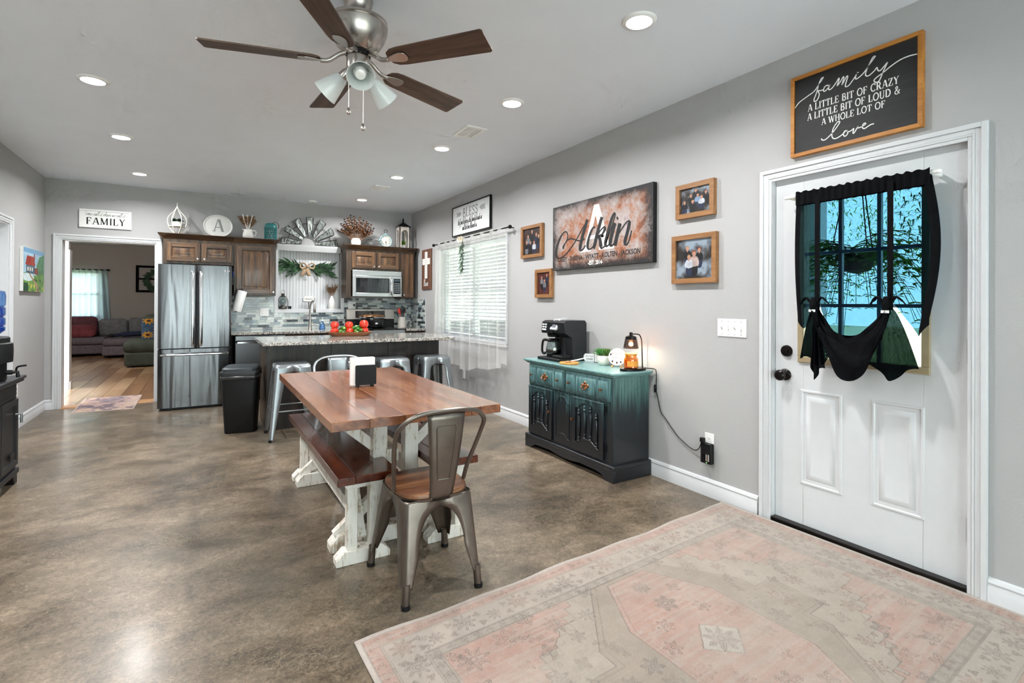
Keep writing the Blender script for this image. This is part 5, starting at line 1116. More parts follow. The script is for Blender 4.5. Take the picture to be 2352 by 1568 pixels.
MB().lathe([(.034, .006), (.03, .06), (.001, .06)], n=18).build('soap', M('blue_soap', 'AFCDE6', .2), t); MB().lathe([(.017, .12), (.017, .135), (.005, .14), (.005, .17), (.001, .17)], n=12).tube([(0, 0, .168), (0, -.04, .165)], .005, 6).build('pump', MAT['white'], t)
t = thing('slow_cooker', 'black slow cooker with a foil covered lid on the range', 'slow cooker', (2.19, 7.70, .906))
MB().lathe([(.14, 0), (.165, .015), (.172, .06), (.176, .15), (.168, .152), (.001, .02)], n=36, sy=.74).build('base', M('gloss_black', '0B0C0E', .15, coat=.6), t)
MB().lathe([(.170, .15), (.190, .152), (.192, .165), (.178, .172), (.168, .165)], n=36, sy=.76).build('crock_rim', MAT['chrome'], t)
def fo(u, v): a = 2 * PI * u; r = .198 * v ** .6; return (r * math.cos(a), r * .78 * math.sin(a), .172 + .038 * (1 - v ** 2) + (.006 * math.sin(a * 9) * v + .005 * math.sin(a * 17 + 1)) * v)
MB().grid(49, 9, fo).build('foil_lid', M('copper_foil', 'B98A66', .25, metal=.8, var=.2), t, solid=.001); MB().lathe([(.012, .20), (.012, .222), (.022, .232), (.022, .245), (.001, .248)], n=14).build('lid_knob', MAT['black'], t)
for s in (-1, 1): MB().tube(cr([(s * .168, -.03, .12), (s * .205, -.02, .125), (s * .205, .02, .125), (s * .168, .03, .12)], 5), .011, 8).build('handle', MAT['black'], t)
MB().lathe([(.02, 0), (.02, .012), (.016, .014), (.001, .014)], n=20, mat=rx90, c=(.03, -.126, .065)).build('control_dial', MAT['chrome'], t)
t = thing('utensil_crock', 'tapered cream utensil crock in the counter corner', 'crock', (2.69, 7.79, .895)); MB().lathe([(.062, 0), (.074, .005), (.055, .17), (.05, .17), (.066, .012), (.001, .012)], n=28).build('crock', M('cream_ceramic', 'DAD4CC', .35, var=.03), t)
for k, (dx, dy, L, nm_, col) in enumerate(((-.05, -.01, .27, 'spatula', 'D8321E'), (-.015, -.025, .30, 'serving_spoon', '23282E'), (.03, .0, .29, 'slotted_turner', '1A1D20'), (.045, .02, .27, 'wooden_spoon', '6E4A34'), (-.085, .0, .22, 'tongs', '2A2C30'), (.01, .03, .31, 'ladle', '15171A'))):
    u = thing('kitchen_utensil', {'spatula': 'red silicone spatula in the utensil crock', 'serving_spoon': 'tall dark serving spoon in the front of the utensil crock', 'slotted_turner': 'black slotted turner in the middle of the utensil crock', 'wooden_spoon': 'brown wooden spoon in the utensil crock', 'tongs': 'dark tongs leaning left out of the utensil crock', 'ladle': 'black ladle at the back of the utensil crock'}[nm_], 'utensil', (2.69, 7.79, .91), 0, 'utensils in the cream crock')
    uc = M('utensil_' + nm_, col, .4); d = Vector((dx, dy, L)); MB().tube([(dx * .1, dy * .1, .0), d * .75], .005, 6).build('shaft', uc, u); MB().ball(d * .92, .026 if k != 4 else .012, .006, .045, 12, 8, Matrix.Rotation(math.atan2(dx, L), 3, 'Y')).build('head', uc, u)
t = thing('glass_jar', 'small clear glass jar with a metal lid in the counter corner', 'jar', (2.765, 7.62, .895)); MB().lathe([(.045, 0), (.052, .012), (.052, .06), (.042, .082), (.042, .09)], n=24).build('glass', MAT['jarglass'], t, solid=.002); MB().lathe([(.001, .004), (.044, .004), (.046, .045), (.001, .05)], n=20).build('contents', M('grey_beans', '77756F', .8, var=.4, vs=90), t); MB().lathe([(.045, .088), (.046, .104), (.001, .106)], n=24).build('lid', MAT['chrome'], t)
# ---------------- wooden tray of vegetables on the island
ZI = .896
t = thing('dough_bowl', 'long carved wooden tray holding the vegetables on the island', 'tray', (1.47, 6.08, ZI), math.radians(-5))
trm = wood('carved_wood', [(.2, '5A3420'), (.5, '7E4E30'), (.8, 'A06E48')], axis=0, rough=.5)
rings = []
for z, gx, gy in ((0, .20, .07), (.004, .205, .075), (.045, .255, .10), (.05, .255, .10), (.047, .243, .09), (.018, .205, .068), (.014, .19, .06)): rings.append([(gx * (abs(math.cos(a)) ** .8) * (1 if math.cos(a) > 0 else -1), gy * (abs(math.sin(a)) ** .8) * (1 if math.sin(a) > 0 else -1), z) for a in np.linspace(0, 2 * PI, 36, endpoint=False)])
loft(rings).build('tray', trm, t)
tomato = NT('ripe_tomato'); tomato.set(col=tomato.ramp(tomato.noise(7, 3), [(.3, 'C5240E'), (.6, 'E0391A'), (.8, 'E86A30')]), rough=.18, coat=.6, coatr=.08); tomato = tomato.m
cuke = NT('cucumber_skin'); cuke.set(col=cuke.ramp(cuke.noise(1, 4, .6, .6, cuke.co((9, 30, 30))), [(.3, '1F4A18'), (.5, '3F7A26'), (.75, 'A7B84E')]), rough=.3, coat=.4); cuke = cuke.m
gcol = M('green_calyx', '3E6A28', .6)
tm_me = MB(); 
def tomato_obj(label, x, y, z, r, rz):
    o = thing('tomato', label, 'tomato', (x, y, z), rz, 'tomatoes in the wooden tray')
    MB().lathe([(.001, .10 * r), (.35 * r, .02 * r), (.7 * r, .12 * r), (.96 * r, .5 * r), (1.0 * r, .85 * r), (.92 * r, 1.25 * r), (.65 * r, 1.58 * r), (.3 * r, 1.68 * r), (.08 * r, 1.6 * r), (.001, 1.58 * r)], n=24).build('fruit', tomato, o)
    st = MB()
    for k in range(5): leaf(st, (0, 0, 1.62 * r), (math.cos(k * 1.257), math.sin(k * 1.257), .25), r * .5, r * .18, .25, n=2)
    st.build('calyx', gcol, o); return o
def tr(lx, ly): c, s = math.cos(math.radians(-5)), math.sin(math.radians(-5)); return 1.47 + lx * c - ly * s, 6.08 + lx * s + ly * c
for lx, ly, dz, r, lb in ((-.175, -.01, .022, .046, 'lower left tomato resting in the wooden tray'), (-.172, -.005, .092, .047, 'upper left tomato stacked on another in the tray'), (-.012, -.012, .018, .047, 'lower middle tomato in the wooden tray'), (-.012, -.005, .09, .047, 'upper middle tomato stacked in the wooden tray'), (.165, .0, .022, .047, 'lower right tomato in the wooden tray'), (.158, -.005, .094, .053, 'largest tomato on top at the right of the tray'),
                      (.02, .05, .03, .04, 'tomato at the back middle of the wooden tray')):
    x, y = tr(lx, ly); tomato_obj(lb, x, y, ZI + dz, r, lx * 9)
def cuke_obj(label, x, y, z, L, r, rz, ry):
    o = thing('cucumber', label, 'cucumber', (x, y, z), 0, 'small cucumbers in the wooden tray')
    P = [(L * (q / 8 - .5), 0, .12 * L * (1 - (2 * (q / 8 - .5)) ** 2)) for q in range(9)]; rr_ = [r * math.sin(PI * (q + .55) / 9.1) ** .45 for q in range(9)]
    m = Matrix.Rotation(rz, 4, 'Z') @ Matrix.Rotation(ry, 4, 'Y')
    MB().tube(P, rr_, 12).xf(m).build('fruit', cuke, o); MB().ball(P[0], r * .35, n=8, m=5).xf(m).build('stem_end', gcol, o)
for lx, ly, dz, L, r, rz, ry, lb in ((-.105, -.035, .045, .10, .022, .9, .1, 'pale cucumber end pointing out beside the left tomatoes'), (-.085, .0, .075, .11, .023, 2.0, .15, 'dark cucumber lying across the left of the pile'), (-.072, -.03, .035, .08, .02, .4, 0, 'short yellow-green cucumber low on the left'), (-.055, .02, .088, .10, .021, 1.2, -.1, 'round-ended green cucumber behind the left tomatoes'),
                                  (.06, -.02, .045, .11, .022, 1.3, .05, 'light green cucumber right of the middle tomato'), (.075, .02, .088, .12, .022, .15, -.12, 'yellow-green cucumber on top right of the middle tomato'), (.105, -.01, .06, .12, .023, .7, .35, 'dark green cucumber sloping to the right'), (.125, -.03, .05, .11, .022, 1.0, .3, 'striped cucumber leaning on the largest tomato'), (.085, -.045, .032, .09, .02, .2, 0, 'small dark cucumber at the tray front')):
    x, y = tr(lx, ly); cuke_obj(lb, x, y, ZI + dz, L, r, rz, ry)
ACK={'swash': [(-.4714, -.1071), (-.476, -.0859), (-.4349, -.0495), (-.4032, -.0038), (-.4122, .0373), (-.4504, .0506), (-.5098, .0123), (-.567, -.073), (-.585, -.1356), (-.5661, -.1783), (-.5233, -.1896), (-.4487, -.1691), (-.3621, -.1114), (-.292, -.055), (-.2238, .0155), (-.1638, .0765), (-.1207, .1199)],'A': [(-.1207, .1199), (-.1414, .0821), (-.1806, .0019), (-.2096, -.0719), (-.2227, -.1222), (-.2091, -.1423), (-.1796, -.1329), (-.1453, -.102)],'bar': [(-.4714, -.1053), (-.4495, -.066), (-.4059, -.0302), (-.3485, -.0229), (-.2782, -.0434), (-.2232, -.0551), (-.159, -.0447)],'c': [(-.0304, .0345), (-.0254, .0422), (-.0506, .037), (-.0848, -.009), (-.1141, -.073), (-.119, -.1188), (-.0968, -.1419), (-.0583, -.1303), (-.0144, -.0913)],'k': [(.068, .1158), (.0403, .0585), (.0075, -.0195), (-.0206, -.099), (-.0418, -.1401)],'k2': [(-.0145, -.0831), (.0224, -.0212), (.065, .0146), (.0975, .0268), (.1012, .0037), (.0689, -.0306), (.0287, -.0424), (.0449, -.0727), (.0513, -.1142), (.0624, -.1445), (.0902, -.1405), (.1223, -.117)],'l': [(.1175, -.1085), (.1663, -.0217), (.2119, .0677), (.2287, .1126), (.2173, .1237), (.1911, .0904), (.1544, .0117), (.122, -.0727), (.1116, -.1159), (.1295, -.1361), (.1693, -.116)],'i': [(.2292, .0433), (.2066, -.0027), (.1783, -.0787), (.1705, -.1216), (.1926, -.1373), (.2268, -.1153)],'dot': [(.2482, .0745), (.2627, .0842)],'n': [(.2853, .0343), (.2667, -.0178), (.2414, -.0932), (.2269, -.1405)],'n2': [(.2381, -.1164), (.2692, -.0532), (.3186, -.0009), (.3618, .0334), (.3863, .0362), (.3886, .0131), (.3697, -.0455), (.3464, -.1042), (.3445, -.1362), (.3628, -.1441), (.3893, -.1125), (.4164, -.0396)],}
FAM={'f': [(-.2936, .056), (-.2703, .0797), (-.2244, .0992), (-.1861, .1153), (-.1611, .1451), (-.1413, .1687), (-.1383, .1739), (-.1487, .1715), (-.1611, .1483), (-.1735, .1043), (-.1872, .0701), (-.1846, .0576), (-.1702, .0611), (-.1597, .0865), (-.166, .1094), (-.1535, .1069), (-.1362, .1053)],'a': [(-.1059, .1122), (-.1168, .1225), (-.1302, .1197), (-.1375, .1032), (-.1313, .0946), (-.1167, .1034), (-.1035, .1202), (-.1107, .1025), (-.1058, .0944), (-.0909, .1005), (-.0673, .1264)],'m': [(-.0673, .1264), (-.0597, .1393), (-.0573, .1321), (-.0672, .1013), (-.0497, .1199), (-.0382, .1374), (-.0341, .1309), (-.0439, .0972), (-.0284, .1213), (-.0193, .1352), (-.0153, .1287), (-.0266, .0897), (-.0208, .0802), (-.0066, .0855), (.0157, .1109)],'i': [(.0157, .1109), (.0268, .1268), (.0224, .1114), (.0258, .1029), (.0406, .1076)],'dot': [(.0323, .1326), (.0345, .1366)],'l': [(.0406, .1076), (.0624, .1234), (.0917, .1597), (.1101, .1808), (.1127, .1856), (.1022, .184), (.0811, .1461), (.0694, .1147), (.0732, .1013), (.0866, .0992), (.1103, .1138)],'y': [(.1103, .1138), (.1207, .1257), (.1244, .1113), (.1347, .1043), (.1516, .1182), (.1668, .1325), (.1491, .0958), (.1312, .0557), (.1157, .0527), (.1078, .0644), (.1182, .0753), (.1491, .09), (.1794, .1072), (.2188, .123), (.2572, .1271), (.29, .123)],'l2': [(-.1478, -.1585), (-.1416, -.1685), (-.1232, -.1684), (-.0872, -.1404), (-.0578, -.1051), (-.0544, -.0937), (-.0666, -.0943), (-.0861, -.1219), (-.0931, -.1577), (-.0841, -.176), (-.0664, -.1777), (-.0402, -.1663), (-.0259, -.153), (-.0173, -.1517)],'o': [(-.0173, -.1517), (-.0288, -.1522), (-.0356, -.1676), (-.0275, -.1797), (-.0145, -.1686), (-.0173, -.153), (-.0105, -.1611), (.0081, -.1554)],'v': [(.0081, -.1554), (.0148, -.1512), (.0109, -.1715), (.0165, -.1743), (.0303, -.1527), (.0358, -.1452), (.0342, -.1538), (.0451, -.154)],'e': [(.0451, -.154), (.0604, -.1495), (.0711, -.1425), (.063, -.1382), (.0539, -.1536), (.0631, -.1653), (.0765, -.1614), (.0925, -.1542), (.1083, -.1536)],}
# ================================================================== right wall: signs, canvas, pictures
def person_img(hh, ww, people, bgf, seed):
    """printed snapshot: blurred stream background with a group of small figures"""
    n1 = vnoise(hh, ww, hh / 2.2, seed); n2 = vnoise(hh, ww, hh / 7, seed + 1); im = np.zeros((hh, ww, 3)); yy, xx = np.mgrid[0:hh, 0:ww]; u = xx / ww; v = yy / hh
    im[:] = bgf(u, v, n1, n2)
    for (x, y, s, hair, top, leg) in people:         # x, head y (0 bottom..1 top), size
        def el(cx, cy, rx, ry, col, p=2.0, shade=.15):
            d = np.abs((u - cx) / rx) ** p + np.abs((v - cy) / ry) ** p; k = d < 1; im[k] = np.array(col) * (1 - shade + 2 * shade * n2[k][:, None])
        el(x, y - 4.0 * s, 1.05 * s, 1.9 * s, leg, 3); el(x, y - 2.05 * s, 1.25 * s, 1.35 * s, top, 2.6); el(x - 1.0 * s, y - 2.3 * s, .38 * s, 1.0 * s, top); el(x + 1.0 * s, y - 2.3 * s, .38 * s, 1.0 * s, top)
        el(x, y - .85 * s, .28 * s, .3 * s, (.72, .52, .42)); el(x, y + .18 * s, .60 * s, .72 * s, hair); el(x, y - .05 * s, .5 * s, .62 * s, (.80, .60, .50), shade=.08)
        for sx in (-.2, .2): el(x + sx * s, y + .02 * s, .07 * s, .06 * s, (.25, .16, .14))
        el(x, y - .33 * s, .2 * s, .07 * s, (.68, .34, .32))
    return im
def snap(label, yc, zc, w, h, people, bgf, seed, fw=.034, dep=.034, res=260):
    t = thing('picture_frame', label, 'picture', (XR - .001, yc, zc), RW, 'framed family snapshots round the canvas')
    frame_board(t, w, h, fw, dep, MAT['framewood'], MAT['black'], .016, 'backing')
    iw, ih = w - 2 * fw + .004, h - 2 * fw + .004; nu = int(iw * res) + 2; nv = int(ih * res) + 2
    o = MB().grid(nu, nv, lambda u, v: ((u - .5) * iw, -dep + .0135, (v - .5) * ih)).build('photo', bpy.data.materials.get('photo_print') or vcol('photo_print', .35), t)
    paint(o, np.clip(person_img(nv, nu, people, bgf, seed), 0, 1) * .88); return t
def stream(u, v, a, b):
    f = np.clip((a * 1.3 + .6 * b + .35 * v - .95) * 2.2, 0, 1)[..., None]; return np.array([.17, .15, .14]) * (1 - f) * (.6 + .8 * b[..., None]) + np.array([.60, .66, .72]) * f
def dusk(u, v, a, b): return (np.array([.16, .12, .11])[None, None] * (.6 + .9 * b[..., None]) + np.array([.10, .05, .04]) * a[..., None])
def redwood(u, v, a, b): return (np.array([.36, .17, .15])[None, None] * (.4 + 1.0 * b[..., None]))
bk, nv_, wh_, gy = (.08, .09, .11), (.14, .18, .28), (.78, .80, .84), (.45, .47, .5); br, bl, rd = (.30, .20, .15), (.62, .46, .28), (.55, .22, .12)
snap('small honey-oak framed photo of a group of six, left of the canvas, upper', 4.378, 1.927, .392, .335, [(.5, .86, .085, br, bk, bk), (.28, .70, .08, br, gy, nv_), (.74, .72, .08, bl, nv_, bk), (.86, .66, .08, br, bk, nv_), (.2, .48, .075, bl, bk, gy), (.42, .46, .075, br, bk, bk), (.62, .44, .075, rd, wh_, nv_)], dusk, 3)
snap('smallest honey-oak framed photo of three figures, left of the canvas, lower', 4.159, 1.487, .288, .284, [(.34, .76, .085, br, gy, bk), (.72, .86, .09, rd, nv_, bk), (.55, .60, .085, bl, gy, nv_)], redwood, 5)
snap('honey-oak framed photo of a group by a stream, upper right of the canvas', 2.342, 2.007, .318, .24, [(.52, .86, .075, br, bk, bk), (.36, .68, .075, br, bk, bk), (.58, .66, .075, br, (.5, .62, .75), nv_), (.84, .72, .075, rd, bk, bk), (.70, .56, .075, bl, wh_, nv_), (.15, .46, .08, br, bk, nv_), (.42, .44, .08, bl, bk, bk)], stream, 8, res=320)
snap('large honey-oak framed photo of four people by a waterfall, lower right of the canvas', 2.350, 1.602, .370, .338, [(.32, .76, .075, bl, bk, nv_), (.64, .70, .075, rd, bk, nv_), (.5, .62, .095, rd, (.74, .66, .64), bk), (.36, .54, .08, bl, wh_, nv_)], stream, 9, res=320)
# canvas with the family name
cv = NT('rust_print'); g_ = cv.node('ShaderNodeSeparateXYZ'); cv.l.new(cv.co(which='Generated'), g_.inputs[0])
big = cv.noise(4.5, 8, .72, .25); fin = cv.noise(46, 5, .75); base = cv.ramp(big, [(.36, '744328'), (.43, '9C6040'), (.48, 'A28070'), (.53, 'A2948F'), (.62, 'AEA2A0'), (.7, '8E8284')])
base = cv.mix(cv.ramp(fin, [(.50, 0.0), (.68, .6)]), base, '5A3C30')
ex = cv.math('MULTIPLY', cv.math('SUBTRACT', 1.0, g_.outputs['X']), g_.outputs['X']); ez = cv.math('MULTIPLY', cv.math('SUBTRACT', 1.0, g_.outputs['Z']), g_.outputs['Z'])
ed = cv.math('ADD', cv.math('MINIMUM', cv.math('MULTIPLY', ex, 1.4), cv.math('MULTIPLY', ez, .9)), cv.math('MULTIPLY', cv.math('SUBTRACT', fin, .5), .22)); ed = cv.math('ADD', ed, cv.math('MULTIPLY', cv.math('SUBTRACT', big, .5), .25))
cv.set(col=cv.mix(cv.ramp(ed, [(.0, 1.0), (.035, .9), (.085, .35), (.15, 0.0)]), base, '191A1C'), rough=.55); cv.bump(fin, .1, .001)
t = thing('name_canvas', 'large rust coloured canvas with a family name in black script', 'canvas', (XR - .001, 3.3425, 1.9035), RW)
CW, CH = 1.277, .603
MB().box(-CW / 2, CW / 2, -.040, 0, -CH / 2, CH / 2).build('canvas_edge', MAT['black'], t, .003)
face = MB().grid(2, 2, lambda u, v: ((u - .5) * (CW - .004), -.0405 - 0, (v - .5) * (CH - .004))); face.v = [(p[0], p[1] - (.0003 if i else 0), p[2]) for i, p in enumerate(face.v)]
face = face.build('print', cv.m, t)
la = MB(); Y0 = -.0412
la.add([(-.0355, Y0, .235), (.027, Y0, .235), (.165, Y0, -.135), (.085, Y0, -.135), (-.015, Y0, .14)], [(0, 1, 2, 3, 4)]); la.add([(-.0355, Y0, .235), (-.012, Y0, .15), (-.125, Y0, -.135), (-.165, Y0, -.135)], [(0, 1, 2, 3)]); la.add([(-.09, Y0, -.025), (.085, Y0, -.025), (.092, Y0, -.055), (-.1, Y0, -.055)], [(0, 1, 2, 3)])
la.add([(-.2225, Y0, -.135), (-.0773, Y0, -.135), (-.0773, Y0, -.16), (-.2225, Y0, -.16)], [(0, 1, 2, 3)]); la.add([(.0295, Y0, -.135), (.2134, Y0, -.135), (.2134, Y0, -.16), (.0295, Y0, -.16)], [(0, 1, 2, 3)])
la.build('letter', M('print_cream', 'EDE9E2', .6, var=.03), t)
ink = M('print_black', '131416', .6, var=.2); sc_ = MB(); thick = {'A': 1, 'c': .8, 'k': 1.0, 'i': 1.0, 'n': 1.0, 'dot': 1.6}
for kk, (nm_, pts) in enumerate(ACK.items()):
    P = cr(pts, 7); m_ = len(P)
    for _ in [0]:
        ws = []
        for q in range(m_):
            d = np.array(P[min(q + 1, m_ - 1)]) - np.array(P[max(q - 1, 0)]); dn = abs(d[1]) / (np.hypot(*d) + 1e-9); down = d[1] < 0
            ws.append(.012 + (.030 * max(0, dn) ** 2 if down else .004))
        ws = np.convolve(np.pad(ws, 4, mode='edge'), np.ones(9) / 9, 'valid') * 1.06 * thick.get(nm_, .85)
        sc_.ribbon([(p[0], p[1], w_ / .02) for p, w_ in zip(P, ws)], .02, Y0 - .0004 - .00004 * kk)
sc_.build('script_name', ink, t)
text(MB(), 'CASEY - SHEENA - WYATT - KOLTEN - JACKSON', -.022, -.207, .058, Y0, bold=.0018, sx=.845).build('names_line', ink, t)
text(MB(), '-EST. 2014-', -.017, -.262, .05, Y0, bold=.0015, sx=.82).build('date_line', M('print_cream2', 'EDE9E2', .6, var=.03), t)
# black sign over the door
t = thing('family_sign', 'black wooden quote sign in a honey frame above the front door', 'sign', (XR - .001, 1.3565, 2.358), RW)
bw_ = wood('black_stained_board', [(.2, '0C0C0E'), (.55, '17181A'), (.85, '2A2B2D')], axis=0, scale=1.2, rough=.6)
b = frame_board(t, .628, .456, .020, .030, MAT['framegold'], bw_, .010, 'board')
wp = M('white_lettering', 'E8E8E6', .6, var=.03); m = MB()
m2 = MB()
for k, (n_, pts) in enumerate(FAM.items()): (m2 if n_ in ('l2', 'o', 'v', 'e') else m).ribbon(cr(pts, 7), .0055 if n_ != 'dot' else .008, -.0208 - .00003 * k)
m.build('script_word', wp, b); m2.build('script_word', wp, b)
m = MB(); serif(m, 'A LITTLE BIT OF CRAZY', -.003, .012, .037, .155, -.0208, .075, sx=.835); serif(m, 'A LITTLE BIT OF LOUD &', -.001, -.038, .037, .155, -.0208, .075, sx=.815); serif(m, 'A WHOLE LOT OF', .005, -.085, .034, .155, -.0208, .075, sx=.86)
m.build('serif_lettering', wp, b)
# bless sign over the window
t = thing('bless_sign', 'white BLESS sign in a thin black frame above the kitchen window', 'sign', (XR - .001, 5.80, 2.375), RW)
b = frame_board(t, 1.07, .395, .014, .030, MAT['black'], M('board_white', 'E9ECEC', .6, var=.02), .008, 'board')
gi = M('ink_dark', '3A3C3E', .7); m = MB(); serif(m, 'BLESS', 0, .03, .112, .10, -.0235, .12, sx=1.05); m.build('serif_lettering', gi, b)
m = MB(); im_ = M('ink_mid', '4E5052', .7); script(m, 'the food before us the family beside us', -.02, -.055, .038, .0055, -.0235, .2, .66); m.build('script_line', im_, b); m = MB(); script(m, 'and the love between us', -.02, -.135, .038, .0055, -.0235, .2, .66); m.build('script_line', im_, b)
m = MB()
for s in (-1, 1):
    m.ribbon([(s * .255, .085), (s * .40, .085)], .004, -.0235)
    for k in range(4):
        x = .275 + k * .03
        for v in (-1, 1): m.ribbon(cr([(s * x, .085), (s * (x + .02), .085 + v * .02), (s * (x + .04), .085 + v * .026)], 4), .006, -.0235)
m.build('arrow_ornament', gi, b)
# wooden cross plaque
t = thing('cross_plaque', 'brown plank plaque with a white cross left of the window', 'wall decor', (XR - .001, 7.29, 1.797), RW); pk = wood('brown_plank', [(.2, '4A2E22'), (.5, '6B4636'), (.8, '8A6450')], axis=2, scale=1.2, rough=.6)
for k in range(4): MB().box(-.19 + k * .095 + .001, -.19 + (k + 1) * .095 - .001, -.016, 0, -.305, .305).build('plank', pk, t, .002)
cs = MB().box(-.05, .05, -.024, -.016, -.14, .265).box(-.15, -.05, -.024, -.016, .07, .165).box(.05, .15, -.024, -.016, .07, .165).build('cross', M('cross_white', 'E6E3DF', .6, var=.03), t, .001)
m = MB()
for k in range(11): m.ribbon([(-.035, .235 - k * .033), (.035, .235 - k * .033)], .005, -.0245)
m.build('verse_lines', M('verse_grey', 'A8A4A0', .7), cs)
m = MB(); script(m, 'blessed', -.02, -.25, .05, .008, -.0166, .15, .75); m.build('script_lettering', MAT['white'], t)
# switch plate, outlets, charger and cord
outlet('light_switch', (XR, 2.067, 1.136), RW, 'white four-toggle switch plate left of the front door', 4, 'toggle')
outlet('wall_outlet', (XR, 2.232, .365), RW, 'white outlet low on the right wall behind the black charger', 1)
outlet('wall_outlet', (XR, 6.0, .36), RW, 'white outlet low on the wall under the sheer curtain', 1)
outlet('wall_outlet', (XL, 6.95, .38), R90, 'white outlet low on the left wall behind the black stove', 1)
t = thing('battery_charger', 'black battery charger plugged into the outlet', 'charger', (XR - .009, 2.232, .30), RW)
MB().box(-.042, .042, -.034, 0, -.075, .06).build('body', MAT['black'], t, .005)
for k in range(4): MB().lathe([(.006, 0), (.006, .045), (.001, .046)], n=10, c=(-.024 + k * .016, -.036, -.055)).build('battery', MAT['chrome'] if k > 1 else MAT['blackmetal'], t)
MB().box(.006, .012, -.0352, -.034, -.068, -.064).build('led', emis('green_led', '60FF40', 3), t)
t = thing('lamp_cord', 'thin black cord with inline switch hanging from hutch to outlet', 'cord', (XR - .012, 2.7, .4))
cp_ = [(2.845, 2.755, .806), (2.89, 2.70, .80), (2.899, 2.692, .76), (2.901, 2.695, .70), (2.901, 2.70, .652), (2.901, 2.683, .605), (2.901, 2.649, .492), (2.901, 2.607, .451), (2.901, 2.538, .386), (2.901, 2.478, .337), (2.901, 2.365, .285), (2.885, 2.30, .305), (2.872, 2.262, .37)]
MB().tube(cr(cp_, 6), .0032, 6).build('cable', MAT['black'], t, world=True)
MB().box(2.890, 2.904, 2.69, 2.708, .625, .685).build('inline_switch', MAT['black'], t, .003, world=True); MB().box(2.862, 2.888, 2.245, 2.275, .362, .392).build('plug', MAT['black'], t, .004, world=True)
# ================================================================== hutch
hu = thing('sideboard', 'small sideboard painted teal fading down to black, with copper knobs', 'sideboard', (2.893, 3.312, 0), RW)
HW, HD = .552, .358
MB().box(-HW, HW, -HD, 0, .11, .752).build('body', MAT['hutchside'], hu, .003)
tp = MB()
for z0, z1, e in ((.752, .762, .018), (.762, .772, .030), (.772, .790, .044)): tp.box(-HW - e, HW + e, -HD - e, 0, z0, z1)
tp.build('top', MAT['tealtop'], hu, .005)
MB().box(-HW - .03, HW + .03, -HD - .028, 0, .085, .118).build('base_moulding', MAT['hutchdark'], hu, .008)
ap = [(-HW - .028, 0), (-HW + .06, 0), (-HW + .075, .018), (-HW + .10, .035), (-HW + .15, .045), (-.2, .05), (-.1, .038), (0, .032), (.1, .038), (.2, .05), (HW - .15, .045), (HW - .10, .035), (HW - .075, .018), (HW - .06, 0), (HW + .028, 0), (HW + .028, .088), (-HW - .028, .088)]
MB().prism(ap, -HD - .026, -HD - .006, 'xz').build('bracket_apron', MAT['hutchdark'], hu, .003)
for s in (-1, 1): MB().prism([(-HD - .006, 0), (0, 0), (0, .088), (-HD - .006, .088)], s * (HW + .028), s * (HW + .010), 'yz').build('side_plinth', MAT['hutchdark'], hu, .003)
def hknob(par, x, z, y, r=.011): return MB().lathe([(.004, 0), (.004, .01), (r, .016), (r, .022), (.001, .026)], n=14, mat=rx90, c=(x, y, z)).build('knob', MAT['brass'], par)
for x0, x1 in ((-.535, -.012), (.004, .530)):
    d = MB().box(x0, x1, -HD - .016, -HD, .572, .742).build('drawer', MAT['hutch'], hu, .003); w = x1 - x0
    for a, b_ in ((0.02, .24), (.26, .74), (.76, .98)):
        p = MB(); ringpanel(p, x0 + w * a, x0 + w * b_, .582, .732, [(0, -HD - .0155), (.004, -HD - .020), (.012, -HD - .026), (.03, -HD - .028), (.032, -HD - .028)]); p.build('drawer_panel', MAT['hutch'], d)
    hknob(d, x0 + w * .13, .657, -HD - .028); hknob(d, x0 + w * .87, .657, -HD - .028)
    cx = x0 + w * .5; pb = MB()
    for dx, dz in ((.03, 0), (-.03, 0), (0, .02), (0, -.02), (0, 0)): pb.ball((cx + dx, -HD - .030, .66 + dz), .016, .005, .014, 10, 6)
    pb = pb.build('pull_plate', MAT['brass'], d); MB().tube(cr([(cx - .03, -HD - .032, .66), (cx - .026, -HD - .048, .642), (cx, -HD - .052, .634), (cx + .026, -HD - .048, .642), (cx + .03, -HD - .032, .66)], 5), .004, 6).build('bail', MAT['brass'], pb)
def arch_z(u, z0, hgt): # cathedral curve
    a = abs(u - .5) * 2; return z0 + hgt * (0 if a > .9 else .5 * (1 + math.cos(PI * (a / .9) ** 1.7)))
